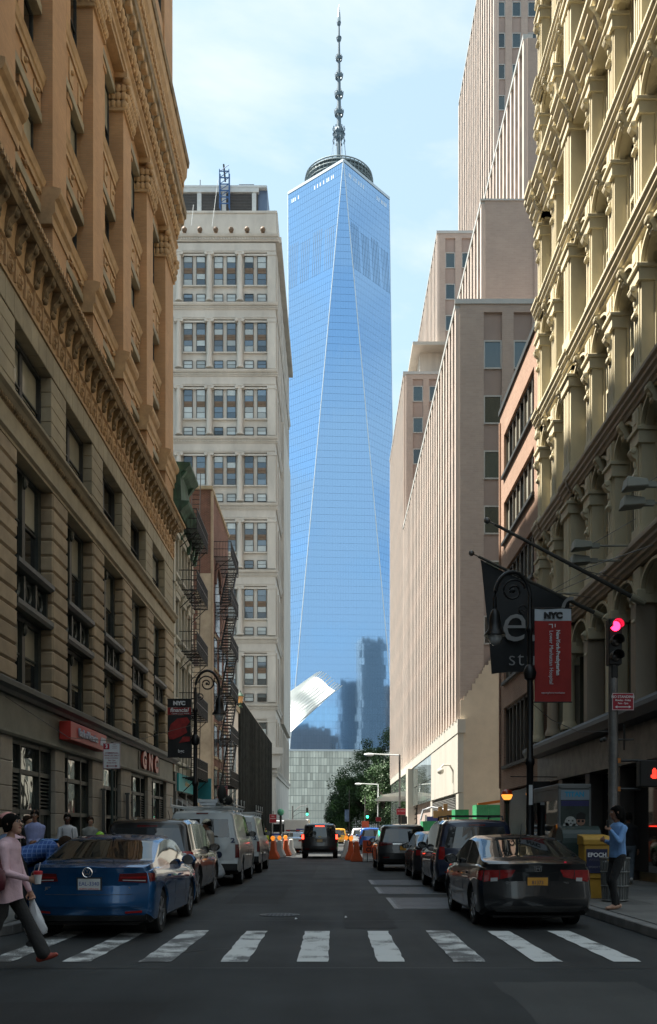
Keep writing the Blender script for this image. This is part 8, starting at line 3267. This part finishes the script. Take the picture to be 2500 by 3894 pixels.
# ---------------------------------------------------------------- people
SK = [M('skin_light', (0.42, 0.24, 0.165), 0.55, var=0.1, scale=20), M('skin_mid', (0.26, 0.13, 0.08), 0.55, var=0.1, scale=20), M('skin_dark', (0.09, 0.045, 0.03), 0.5, var=0.1, scale=20)]
hair_k = M('hair_black', (0.006, 0.0055, 0.005), 0.9, spec=0.1, var=0.3, scale=40)
hair_b = M('hair_brown', (0.03, 0.018, 0.012), 0.9, spec=0.1, var=0.3, scale=40)
eye_w = M('eye_white', (0.6, 0.6, 0.58), 0.3)
eye_d = M('eye_dark', (0.02, 0.015, 0.012), 0.2)
lip_m = M('lip', (0.30, 0.09, 0.08), 0.5)
def ik(a, b, l1, l2, pole):
 a, b = Vector(a), Vector(b)
 d = b - a
 L = min(d.length, (l1 + l2) * 0.999)
 dn = d.normalized()
 x = (l1 * l1 - l2 * l2 + L * L) / (2 * L)
 h = math.sqrt(max(0, l1 * l1 - x * x))
 p = Vector(pole)
 p = (p - dn * p.dot(dn)).normalized()
 return a + dn * x + p * h, a + dn * L
class Person:
 """one continuous body: overlapping tapered limbs fused by a voxel remesh, coloured by the nearest limb"""
 def __init__(s, label, at, face, H, cloth_, skin, hair, feet, hands, lean=0.0, look=None, vox=0.013, skirt=None, hem=0.0, head_tilt=0.0, slim=1.0, belly=0.0, longsleeve=True, shoe=None, fingers=True, trouser_flare=0.0, bend=None, hair_style='short', group=None, glasses=False):
  s.H = H
  k = H / 1.72
  F = Vector((math.cos(face), math.sin(face), 0))
  S_ = Vector((-F.y, F.x, 0))           # person's left
  U = Vector((0, 0, 1))
  s.F, s.S, s.k = F, S_, k
  s.prims = []
  mats = {'skin': SK[skin], 'top': cloth_[0], 'leg': cloth_[1], 'shoe': shoe or black_pl}
  s.t = thing('person', label, 'person', at, rz=0, group=group)
  def L(f, l, z):
   return F * (f * k) + S_ * (l * k) + U * (z * k)
  ld = bend if bend is not None else lean
  up = (U * math.cos(ld) + F * math.sin(ld)).normalized()
  fw = (F * math.cos(ld) - U * math.sin(ld)).normalized()
  hip = L(0, 0, 0.93)
  def B(f, l, z):                     # torso frame, z measured above the hips
   return hip + (fw * f + S_ * l + up * z) * k
  add = s.add
  w = slim
  add(B(0, 0, -0.04), 0.135 * w, B(0, 0, 0.10), 0.125 * w, 'leg', (1, 1.28), fw, S_)
  add(B(0, 0, 0.06 - hem), (0.136 + 0.006 * (hem > 0)) * w, B(0.0 + belly, 0, 0.26), 0.125 * w, 'top', (1, 1.28), fw, S_)
  add(B(0.0 + belly, 0, 0.24), 0.125 * w, B(0.0, 0, 0.46), 0.128 * w, 'top', (1, 1.38), fw, S_)
  add(B(-0.01, 0.15, 0.475), 0.062 * w, B(-0.01, -0.15, 0.475), 0.062 * w, 'top')
  add(B(-0.005, 0, 0.44), 0.075, B(0.01, 0, 0.56), 0.055, 'top')
  add(B(0.0, 0, 0.52), 0.054, B(0.025, 0, 0.62), 0.050, 'skin')
  # head
  lk = Vector(look).normalized() if look else F
  hs = U.cross(lk).normalized()
  hu = lk.cross(hs).normalized()
  hc = B(0.03, 0, 0.735)
  s.hc, s.lk, s.hs, s.hu = hc, lk, hs, hu
  def Hh(f, l, z):
   return hc + (lk * f + hs * l + hu * z) * k
  s.Hh = Hh
  add(Hh(-0.012, 0, 0.025), 0.092 * k, Hh(0.0, 0, 0.04), 0.090 * k, 'skin', (1.08, 0.86), lk, hs, raw=True)
  add(Hh(0.025, 0, -0.02), 0.074 * k, Hh(0.042, 0, -0.085), 0.046 * k, 'skin', raw=True)
  add(Hh(0.088, 0, 0.012), 0.010 * k, Hh(0.108, 0, -0.026), 0.017 * k, 'skin', raw=True)
  add(Hh(0.078, 0, -0.062), 0.016 * k, Hh(0.074, 0, -0.066), 0.018 * k, 'skin', raw=True)
  for sd in (-1, 1):
   add(Hh(-0.005, sd * 0.080, 0.015), 0.020 * k, Hh(-0.008, sd * 0.080, -0.02), 0.016 * k, 'skin', raw=True)
  # legs
  s.hand_pts = []
  for i, sd in enumerate((1, -1)):
   hj = B(0, sd * 0.09, -0.02)
   ff, fl_, fz = feet[i][:3]
   an = L(ff, fl_, fz + 0.085)
   kn, an = ik(hj, an, 0.43 * k, 0.425 * k, F)
   add(hj, 0.098 * w, kn, 0.070 * w, 'leg')
   add(kn, 0.070 * w, an + U * 0.02, (0.050 + trouser_flare), 'leg')
   toe_up = feet[i][3] if len(feet[i]) > 3 else 0.0
   d = (F * math.cos(toe_up) + U * math.sin(toe_up)).normalized()
   add(an - d * 0.05 * k - U * 0.035 * k, 0.040, an + d * 0.06 * k - U * 0.042 * k, 0.042, 'shoe')
   add(an + d * 0.06 * k - U * 0.045 * k, 0.040, an + d * 0.155 * k - U * 0.055 * k, 0.028, 'shoe')
  # arms
  for i, sd in enumerate((1, -1)):
   sh = B(-0.01, sd * 0.175, 0.465)
   ht = hands[i]
   tgt = L(*ht[:3])
   pole = -F * 0.6 - U * 0.8 + S_ * (sd * 0.35) if len(ht) < 4 else Vector(ht[3])
   el, wr = ik(sh, tgt, 0.29 * k, 0.255 * k, pole)
   add(sh, 0.060 * w, el, 0.046, 'top')
   tg_ = 'top' if longsleeve else 'skin'
   if not longsleeve:
    add(sh, 0.058 * w, sh.lerp(el, 0.6), 0.054, 'top')
   add(el, 0.045 if longsleeve else 0.038, el.lerp(wr, 0.92), 0.034 if longsleeve else 0.027, tg_)
   fd = (wr - el).normalized()
   s.hand(wr, fd, S_ * sd, k, fingers, ht[4] if len(ht) > 4 else 0.5)
   s.hand_pts.append(wr + fd * 0.09 * k)
  s.build(mats, vox)
  s.face(k, glasses)
  s.hair(hair, hair_style, k)
 def hand(s, wr, fd, out, k, fingers, curl):
  # palm, four bent fingers of different length and a thumb from the palm's side
  side = fd.cross(out).normalized()
  if side.length < 0.1:
   side = Vector((1, 0, 0))
  s.add(wr - fd * 0.03, 0.024 * k, wr + fd * 0.085 * k, 0.030 * k, 'skin', (0.62, 1.25), out, side, raw=True)
  if not fingers:
   s.add(wr + fd * 0.07 * k, 0.030 * k, wr + fd * 0.15 * k - out * 0.02 * k, 0.020 * k, 'skin', raw=True)
   return
  palm_in = -out
  for j, ln in enumerate((0.072, 0.082, 0.076, 0.060)):
   b = wr + fd * 0.085 * k + side * ((j - 1.5) * 0.021 * k)
   d1 = (fd * math.cos(curl) + palm_in * math.sin(curl)).normalized()
   d2 = (fd * math.cos(curl * 2.2) + palm_in * math.sin(curl * 2.2)).normalized()
   m_ = b + d1 * ln * 0.5 * k
   s.add(b, 0.0105 * k, m_, 0.0098 * k, 'skin', raw=True)
   s.add(m_, 0.0098 * k, m_ + d2 * ln * 0.5 * k, 0.0085 * k, 'skin', raw=True)
  b = wr + fd * 0.03 * k - side * 0.034 * k
  d1 = (fd * 0.6 - side * 0.6 + palm_in * 0.4).normalized()
  m_ = b + d1 * 0.038 * k
  s.add(b, 0.013 * k, m_, 0.011 * k, 'skin', raw=True)
  s.add(m_, 0.011 * k, m_ + (fd * 0.9 + palm_in * 0.4).normalized() * 0.03 * k, 0.009 * k, 'skin', raw=True)
 def add(s, a, ra, b, rb, tag_, sc_=(1, 1), ax=None, ay=None, raw=False):
  f = 1 if raw else s.k
  s.prims.append((Vector(a), ra * f, Vector(b), rb * f, tag_, sc_, ax, ay))
 def build(s, mats, vox):
  mb = MB()
  for a, ra, b, rb, tg_, sc_, ax, ay in s.prims:
   d = b - a
   L = max(d.length, 1e-4)
   d = d / L
   if ax is None or abs(d.dot(ax)) > 0.9:
    e1 = d.cross(Vector((0.13, 0.41, 1))).normalized()
    if e1.length < 0.2:
     e1 = d.cross(Vector((1, 0, 0))).normalized()
    e2 = d.cross(e1)
   else:
    e1 = (ax - d * ax.dot(d)).normalized()
    e2 = (ay - d * ay.dot(d))
    e2 = (e2 - e1 * e2.dot(e1)).normalized()
   rings = []
   n = 14
   for q in range(5):
    t_ = -PI / 2 + 1e-3 + (PI / 2) * q / 4
    rings.append((a + d * (ra * math.sin(t_)), ra * max(math.cos(t_), 0.02)))
   for q in range(5):
    t_ = (PI / 2 - 1e-3) * q / 4
    rings.append((b + d * (rb * math.sin(t_)), rb * max(math.cos(t_), 0.02)))
   mb.loft([[tuple(c_ + e1 * (r * sc_[0] * math.cos(2 * PI * i / n)) + e2 * (r * sc_[1] * math.sin(2 * PI * i / n))) for i in range(n)] for c_, r in rings])
  me = mb.mesh('body', list(mats.values()))
  ob = bpy.data.objects.new('tmp', me)
  COL.objects.link(ob)
  md = ob.modifiers.new('r', 'REMESH')
  md.mode = 'VOXEL'
  md.voxel_size = vox
  md.use_smooth_shade = True
  m2 = ob.modifiers.new('s', 'SMOOTH')
  m2.factor = 0.5
  m2.iterations = 2
  dg = bpy.context.evaluated_depsgraph_get()
  res = bpy.data.meshes.new_from_object(ob.evaluated_get(dg))
  bpy.data.objects.remove(ob)
  res.name = 'body'
  nv = len(res.polygons)
  cen = np.empty(nv * 3)
  res.polygons.foreach_get('center', cen)
  cen = cen.reshape(-1, 3)
  best = np.full(nv, 1e9)
  idx = np.zeros(nv, dtype=np.int32)
  keys = list(mats.keys())
  for a, ra, b, rb, tg_, sc_, ax, ay in s.prims:
   A_, D = np.array(a), np.array(b - a)
   t_ = np.clip(((cen - A_) @ D) / max(D @ D, 1e-9), 0, 1)
   c_ = A_ + t_[:, None] * D
   v_ = cen - c_
   if sc_ != (1, 1) and ax is not None:
    x_, y_ = np.array(ax), np.array(ay)
    v_ = v_ - np.outer(v_ @ x_, x_) * (1 - 1 / sc_[0]) - np.outer(v_ @ y_, y_) * (1 - 1 / sc_[1])
   dist = np.linalg.norm(v_, axis=1) - (ra + t_ * (rb - ra))
   sel = dist < best
   best[sel] = dist[sel]
   idx[sel] = keys.index(tg_)
  res.materials.clear()
  for m in mats.values():
   res.materials.append(m)
  res.polygons.foreach_set('material_index', idx)
  res.shade_smooth()
  s.body = put('body', res, s.t, (0, 0, 0))
 def face(s, k, glasses):
  for sd in (-1, 1):
   c_ = s.Hh(0.082, sd * 0.032, 0.012)
   m = MB()
   m.ball(tuple(c_), 0.0125 * k, 8, 6)
   e = part('eye', m, eye_w, s.t, smooth=True)
   m = MB()
   m.ball(tuple(s.Hh(0.0895, sd * 0.032, 0.012)), 0.0075 * k, 8, 6)
   part('iris', m, eye_d, e, smooth=True)
   m = MB()
   a, b = s.Hh(0.090, sd * 0.018, 0.036), s.Hh(0.080, sd * 0.052, 0.038)
   m.tube([tuple(a), tuple(b)], 0.0045 * k, 5)
   part('brow', m, eye_d, s.t)
  m = MB()
  m.tube([tuple(s.Hh(0.086, -0.024, -0.062)), tuple(s.Hh(0.097, 0, -0.060)), tuple(s.Hh(0.086, 0.024, -0.062))], 0.0065 * k, 6)
  part('mouth', m, lip_m, s.t, smooth=True)
  if glasses:
   m = MB()
   for sd in (-1, 1):
    c_ = s.Hh(0.100, sd * 0.034, 0.010)
    pts = [tuple(c_ + s.hs * (0.025 * k * math.cos(a)) + s.hu * (0.020 * k * math.sin(a))) for a in np.linspace(0, 2 * PI, 13)]
    m.tube(pts, 0.003 * k, 5)
    m.tube([tuple(s.Hh(0.098, sd * 0.058, 0.014)), tuple(s.Hh(-0.01, sd * 0.086, 0.016))], 0.003 * k, 5)
   m.tube([tuple(s.Hh(0.102, -0.010, 0.012)), tuple(s.Hh(0.102, 0.010, 0.012))], 0.003 * k, 5)
   part('glasses', m, eye_d, s.t)
 def hair(s, mat, style, k):
  if mat is None:
   return
  m = MB()
  q = random.Random(int(s.H * 1000))
  rings = []
  NA, NB = 18, 9
  for j in range(NB + 1):
   b = j / NB
   ring = []
   for i in range(NA):
    a = 2 * PI * i / NA
    front = math.cos(a)
    # lower rim: high over the face, low at the nape
    lowest = {'short': (0.045 if front > 0.35 else -0.01 if front > -0.3 else -0.065), 'bob': (0.035 if front > 0.45 else -0.075), 'long': (0.05 if front > 0.4 else -0.12)}[style]
    th_ = PI / 2 * (1 - b)
    zt_ = 0.128
    z = lowest + (zt_ - lowest) * math.sin(PI / 2 * b) if b < 1 else zt_
    zz = (z - 0.03) / 0.102
    r = math.sqrt(max(0.02, 1 - min(1, zz) ** 2)) if zz > 0 else 1 - 0.06 * abs(zz)
    wob = 1 + 0.03 * q.uniform(-1, 1)
    rr = 0.108 * r * wob
    ring.append(tuple(s.Hh(-0.016 + rr * 1.04 * front, rr * 0.92 * math.sin(a), z)))
   rings.append(ring)
  m.loft(rings)
  if style == 'long':
   m.ball(tuple(s.Hh(-0.105, 0, -0.06)), 0.075 * k, 10, 8, 0.8, 1.0, 1.9)
  part('hair', m, mat, s.t, smooth=True, sharp=0)
 def cap(s, mat, peak=True):
  m = MB()
  rings = []
  for j in range(8):
   b = j / 7 * PI / 2
   rings.append([tuple(s.Hh(-0.012 + 0.113 * math.cos(b) * math.cos(a), 0.098 * math.cos(b) * math.sin(a), 0.045 + 0.092 * math.sin(b))) for a in np.linspace(0, 2 * PI, 17)[:-1]])
  m.loft(rings)
  c_ = part('cap', m, mat, s.t, smooth=True)
  if peak:
   m = MB()
   P0 = [[tuple(s.Hh(0.085 + r * 0.10 * math.cos(a), 0.085 * math.sin(a) * (1 - 0.1 * r), 0.052 - 0.02 * r + dz)) for a in np.linspace(-1.2, 1.2, 9)] for r in (0, 0.5, 1.0) for dz in (0,)]
   m.grid(P0)
   m.grid([[(p[0], p[1], p[2] + 0.006) for p in row] for row in P0])
   part('cap_peak', m, mat, c_, recalc=False)
def fabric(name, col, var=0.12, scale=6):
 return M(name, col, 0.85, var=var, scale=scale, bump=1.0, bscale=9)
def shirt_plaid():
 m, n, l, b = _principled('plaid_shirt')
 b.inputs['Roughness'].default_value = 0.85
 geo = n.new('ShaderNodeNewGeometry')
 w1, w2 = n.new('ShaderNodeTexWave'), n.new('ShaderNodeTexWave')
 for w_, d in ((w1, 'X'), (w2, 'Z')):
  w_.bands_direction = d
  w_.inputs['Scale'].default_value = 5.0
  l.new(geo.outputs['Position'], w_.inputs['Vector'])
 mxm = n.new('ShaderNodeMath')
 mxm.operation = 'MAXIMUM'
 l.new(w1.outputs['Fac'], mxm.inputs[0])
 l.new(w2.outputs['Fac'], mxm.inputs[1])
 rp = n.new('ShaderNodeValToRGB')
 rp.color_ramp.elements[0].position = 0.9
 rp.color_ramp.elements[0].color = (0.015, 0.06, 0.22, 1)
 rp.color_ramp.elements[1].position = 0.99
 rp.color_ramp.elements[1].color = (0.12, 0.2, 0.4, 1)
 l.new(mxm.outputs[0], rp.inputs[0])
 l.new(rp.outputs[0], b.inputs['Base Color'])
 return m
RIGHT, LEFTW, TOCAM, AWAY = 0.0, PI, -PI / 2, PI / 2
black_tr = fabric('black_trousers', (0.014, 0.014, 0.015))
pinkf = fabric('pink_shirt', (0.62, 0.42, 0.46))
pp = Person('x', (-3.54, 10.35, 0), RIGHT, 1.63, (pinkf, fabric('charcoal_trousers', (0.022, 0.021, 0.021))), 0, hair_k,
   feet=((0.42, 0.06, 0.03, 0.35), (-0.36, -0.06, 0.07, -0.5)), hands=((0.22, 0.24, 0.78, (-0.9, 0, -0.2), 0.9), (0.30, -0.17, 1.04, (-0.7, -0.3, -0.8), 1.0)), lean=0.05, look=(1, -0.25, 0.22), vox=0.0085, hem=0.02,
   shoe=M('red_sandal', (0.30, 0.05, 0.03), 0.5), trouser_flare=0.035, hair_style='bob', glasses=True, belly=0.0, slim=1.03)
tag(pp.t, 'person in a pink shirt striding across the crosswalk with cup and bags', 'person')
# loose shirt tail, collar and cuffs
m = MB()
rg_ = []
for z_, r_ in ((1.20, 0.128), (1.10, 0.138), (1.0, 0.143), (0.92, 0.150), (0.85, 0.157), (0.78, 0.163)):
 rg_.append([(0.01 + 0.02 * (z_ - 0.8) + (r_ + 0.009 * math.sin(5 * a + 3 * z_) * (1.3 - z_) * 2) * math.cos(a), (r_ * 1.22 + 0.008 * math.sin(7 * a + 5 * z_) * (1.3 - z_) * 2) * math.sin(a), (z_ + 0.025 * math.cos(2 * a) * (z_ < 0.8)) * 0.955) for a in np.linspace(0, 2 * PI, 41)[:-1]])
m.loft(rg_, True, False)
part('shirt_tail', m, pinkf, pp.t, smooth=True, sharp=0)
m = MB()
for sd in (-1, 1):
 a = pp.Hh(0.03, sd * 0.05, -0.135)
 b = pp.Hh(0.10, sd * 0.02, -0.19)
 c_ = pp.Hh(0.06, sd * 0.10, -0.19)
 m.add([tuple(a), tuple(b), tuple(c_), tuple(a + Vector((0, 0, 0.012))), tuple(b + Vector((0.01, 0, 0.012))), tuple(c_ + Vector((0, 0, 0.012)))], [(0, 1, 2), (3, 4, 5), (0, 1, 4, 3), (1, 2, 5, 4), (2, 0, 3, 5)])
part('collar', m, pinkf, pp.t)
base = Vector((-3.54, 10.35, 0))
hp = pp.hand_pts
cup = base + hp[1] + Vector((0.02, -0.005, -0.03))
t = thing('drink_cup', 'paper cup with a red rim and straw held by the person in pink', 'cup', tuple(cup))
m = MB()
m.lathe([(0.030, 0), (0.046, 0.13), (0.040, 0.131)], tuple(cup), 16)
part('cup_body', m, M('cup_white', (0.6, 0.6, 0.6), 0.5), t)
m = MB()
m.lathe([(0.0468, 0.10), (0.049, 0.135), (0.03, 0.14)], tuple(cup), 16)
part('cup_lid', m, M('cup_red', (0.45, 0.02, 0.03), 0.4), t)
m = MB()
m.tube([tuple(cup + Vector((0, 0, 0.12))), tuple(cup + Vector((0.025, 0, 0.23)))], 0.005, 6)
part('straw', m, M('cup_white', (0.6, 0.6, 0.6)), t)
hb = base + hp[0]
t = thing('plastic_bag', 'white plastic carrier bag hanging from the hand of the person in pink', 'bag', tuple(hb))
m = MB()
q_ = random.Random(9)
rings = []
for z, w_, d_ in ((0.0, 0.015, 0.012), (-0.06, 0.03, 0.022), (-0.14, 0.065, 0.045), (-0.24, 0.095, 0.06), (-0.34, 0.12, 0.07), (-0.40, 0.11, 0.06), (-0.42, 0.05, 0.03)):
 rings.append([(hb.x + 0.10 * (-z) + (w_ * (1 + q_.uniform(-0.16, 0.16))) * math.cos(a), hb.y + d_ * (1 + q_.uniform(-0.2, 0.2)) * math.sin(a), hb.z + z + q_.uniform(-0.012, 0.012)) for a in np.linspace(0, 2 * PI, 15)[:-1]])
m.loft(rings)
part('bag_body', m, M('plastic_white', (0.55, 0.56, 0.58), 0.35, var=0.15, scale=12), t, smooth=True, sharp=50)
# shoulder bag
t = thing('handbag', 'dark red shoulder bag at the side of the person in pink', 'handbag', (-3.7, 10.1, 0.95))
m = MB()
rings = []
bx, by = -3.62, 10.07
for z, w_, d_ in ((0.84, 0.08, 0.04), (0.88, 0.15, 0.06), (0.98, 0.17, 0.065), (1.08, 0.15, 0.05), (1.12, 0.10, 0.03)):
 rings.append([(bx + w_ * math.cos(a), by + d_ * math.sin(a), z) for a in np.linspace(0, 2 * PI, 15)[:-1]])
m.loft(rings)
part('bag_body', m, M('oxblood_leather', (0.085, 0.010, 0.018), 0.45, var=0.2, scale=10), t, smooth=True)
m = MB()
m.tube([(bx + 0.12, by, 1.08), (bx + 0.08, by + 0.02, 1.25), (bx + 0.03, by + 0.1, 1.37), (bx - 0.06, by + 0.16, 1.33), (bx - 0.10, by + 0.03, 1.08)], 0.011, 6)
part('bag_strap', m, M('oxblood_leather', (0.085, 0.010, 0.018)), t)
pp = Person('x', (-4.08, 11.9, 0), RIGHT, 1.66, (fabric('blue_grey_shirt', (0.10, 0.14, 0.22)), black_tr), 0, hair_b,
   feet=((0.34, 0.05, 0.0, 0.1), (-0.25, -0.05, 0.04, -0.4)), hands=((-0.2, 0.2, 0.85), (0.2, -0.2, 0.85)), vox=0.014, fingers=False)
tag(pp.t, 'person in a pink cap walking behind the one in the pink shirt', 'person')
pp.cap(fabric('pink_cap', (0.55, 0.26, 0.24)))
pp = Person('x', (4.93, 16.4, 0.149), R(200), 1.72, (fabric('light_blue_shirt', (0.16, 0.31, 0.58)), black_tr), 1, hair_k,
   feet=((0.10, 0.05, 0.0), (-0.06, -0.09, 0.0)), hands=((0.21, 0.10, 1.36, (0.2, -0.6, -1.0), 1.2), (0.18, -0.12, 1.18, (0.3, 0.2, -1.0), 1.0)), look=(-1, -0.05, -0.05), vox=0.010, shoe=SK[0], hem=0.05, slim=0.94, hair_style='long')
tag(pp.t, 'person in a light blue shirt and black leggings standing at the right kerb', 'person')
m = MB()
hp_ = Vector((4.93, 16.4, 0.149)) + pp.hand_pts[0]
m.box(hp_.x - 0.02, hp_.x + 0.02, hp_.y - 0.035, hp_.y + 0.03, hp_.z - 0.02, hp_.z + 0.11)
tag(part('phone', m, black_pl, None, bev=0.006), 'dark phone in the raised hand of the person in light blue', 'phone')
pp = Person('x', (7.55, 24.2, 0.149), R(75), 1.76, (fabric('black_jacket', (0.012, 0.012, 0.014)), fabric('grey_jeans', (0.09, 0.11, 0.13))), 1, hair_k,
   feet=((0.28, 0.06, 0.0), (-0.30, -0.06, 0.06, -0.5)), hands=((-0.16, 0.24, 0.82), (0.14, -0.24, 0.84)), vox=0.014, fingers=False, shoe=M('white_trainer', (0.5, 0.5, 0.5), 0.6))
tag(pp.t, 'person in a dark jacket and grey jeans walking away by the right shop fronts', 'person')
bluef = fabric('lilac_blue_shirt', (0.26, 0.29, 0.50))
pp = Person('x', (-6.88, 22.0, 0.149), R(-80), 1.76, (bluef, black_tr), 1, hair_k,
   feet=((0.02, 0.12, 0.0), (0.02, -0.12, 0.0)), hands=((0.26, 0.06, 1.08, (0, 0.5, -0.8), 0.9), (0.26, -0.06, 1.06, (0, 0.5, -0.8), 0.9)), vox=0.012, glasses=True, slim=1.08)
tag(pp.t, 'person in a lilac blue shirt standing with hands together by the left shop window', 'person')
pp = Person('x', (-7.36, 22.9, 0.149), R(5), 1.66, (fabric('black_tee', (0.012, 0.012, 0.014)), black_tr), 0, hair_b,
   feet=((0.05, 0.1, 0.0), (-0.05, -0.1, 0.0)), hands=((0.05, 0.26, 0.85), (0.24, -0.14, 1.18)), vox=0.014, fingers=False, longsleeve=False, look=(1, 0.05, 0))
tag(pp.t, 'person in a black T-shirt looking right beside the shop window', 'person')
pp = Person('x', (-6.68, 24.0, 0.149), R(-75), 1.72, (fabric('white_tee', (0.50, 0.51, 0.54)), fabric('dark_jeans', (0.03, 0.035, 0.05))), 2, hair_k,
   feet=((0.12, 0.09, 0.0), (-0.12, -0.09, 0.0)), hands=((0.02, 0.27, 0.82), (0.02, -0.27, 0.82)), vox=0.013, fingers=False, longsleeve=False)
tag(pp.t, 'person in a white T-shirt with a rucksack walking on the left pavement', 'person')
for sd in (-1, 1):
 m = MB()
 m.tube([tuple(pp.Hh(0.02, sd * 0.12, -0.23)), tuple(pp.Hh(0.13, sd * 0.115, -0.33)), tuple(pp.Hh(0.12, sd * 0.13, -0.52))], 0.016, 6)
 part('rucksack_strap', m, fabric('strap_grey', (0.2, 0.22, 0.24)), pp.t)
pp = Person('x', (-6.62, 26.0, 0.149), R(-60), 1.68, (fabric('grey_coat', (0.23, 0.235, 0.22)), black_tr), 0, hair_b,
   feet=((0.12, 0.09, 0.0), (-0.12, -0.09, 0.0)), hands=((0.28, 0.12, 1.16, (0, 0.5, -0.8), 0.9), (0.22, -0.16, 1.1, (0, 0.5, -0.8), 0.9)), vox=0.014, fingers=False, hair_style='bob')
tag(pp.t, 'person in a pale grey coat holding a green helmet on the left pavement', 'person')
hp_ = Vector((-6.62, 26.0, 0.149)) + pp.hand_pts[0]
m = MB()
m.ball((hp_.x + 0.10, hp_.y - 0.08, hp_.z + 0.04), 0.13, 12, 8, 1, 1, 1.15)
tag(part('green_helmet', m, M('helmet_green', (0.25, 0.55, 0.02), 0.35, var=0.5, scale=18), None, smooth=True), 'bright green round helmet held over the dark grey off-roader roof', 'helmet')
pp = Person('x', (-7.0, 34.2, 0.149), R(-80), 1.72, (fabric('black_tee', (0.012, 0.012, 0.014)), black_tr), 2, hair_k,
   feet=((0.12, 0.09, 0.0), (-0.12, -0.09, 0.0)), hands=((0.02, 0.27, 0.82), (0.02, -0.27, 0.82)), vox=0.016, fingers=False)
tag(pp.t, 'person in black on the left pavement below the GNC letters', 'person')
pp = Person('x', (-3.10, 24.3, 0), R(188), 1.73, (fabric('taupe_jacket', (0.32, 0.28, 0.23)), fabric('dark_jeans', (0.03, 0.035, 0.05))), 1, hair_k,
   feet=((0.12, 0.08, 0.0), (-0.16, -0.08, 0.02, -0.2)), hands=((-0.02, 0.24, 0.84), (-0.05, -0.24, 0.84)), lean=0.10, look=(-1, 0.0, -0.25), vox=0.012, slim=1.04, hem=0.08, fingers=True)
tag(pp.t, 'person in a beige cap and taupe jacket walking between the off-roader and van', 'person')
pp.cap(fabric('beige_cap', (0.6, 0.55, 0.42)))
m = MB()
m.tube([tuple(pp.Hh(-0.02, 0.12, -0.22)), tuple(pp.Hh(0.11, 0.02, -0.42)), tuple(pp.Hh(0.02, -0.16, -0.72))], 0.014, 6)
part('bag_strap', m, black_tr, pp.t)
hp_ = Vector((-3.10, 24.3, 0)) + pp.hand_pts[0]
hq = Vector((-2.88, 24.15, hp_.z))
t = thing('plastic_bag', 'pale plastic carrier bag carried by the person in the beige cap', 'bag', tuple(hq))
m = MB()
rings = []
for z, w_, d_ in ((0.0, 0.02, 0.02), (-0.1, 0.06, 0.05), (-0.22, 0.12, 0.08), (-0.36, 0.16, 0.1), (-0.44, 0.14, 0.09), (-0.47, 0.05, 0.04)):
 rings.append([(hq.x + w_ * math.cos(a) * (1 + q_.uniform(-0.1, 0.1)), hq.y + d_ * math.sin(a), hq.z + z + q_.uniform(-0.01, 0.01)) for a in np.linspace(0, 2 * PI, 13)[:-1]])
m.loft(rings)
part('bag_body', m, M('plastic_grey', (0.38, 0.40, 0.42), 0.4, var=0.3, scale=6), t, smooth=True, sharp=50)
# person bent into the open door of the blue saloon
pp = Person('x', (-4.78, 14.5, 0.149), R(30), 1.74, (shirt_plaid(), black_tr), 0, hair_b,
   feet=((0.05, 0.12, 0.0), (0.0, -0.12, 0.0)), hands=((0.62, 0.2, 0.72), (0.62, -0.14, 0.72)), bend=R(72), vox=0.013, fingers=False, slim=1.1, look=(1, 0.3, -0.5))
tag(pp.t, 'person in a blue plaid shirt bending into the open door of the blue saloon', 'person')
# two small figures near the crossing
for x, y, f_, lab, cc in ((1.55, 100.0, R(60), 'small figure in dark clothes beyond the right barriers', (0.02, 0.02, 0.025)), (-4.9, 70, R(-90), 'small figure in a yellow vest beyond the left barriers', (0.40, 0.50, 0.03))):
 pp = Person('x', (x, y, 0), f_, 1.74, (fabric('far_top_%d' % int(y), cc), black_tr), 1, hair_k, feet=((0.12, 0.08, 0.0), (-0.12, -0.08, 0.0)), hands=((0.02, 0.25, 0.82), (0.02, -0.25, 0.82)), vox=0.025, fingers=False)
 tag(pp.t, lab, 'person')
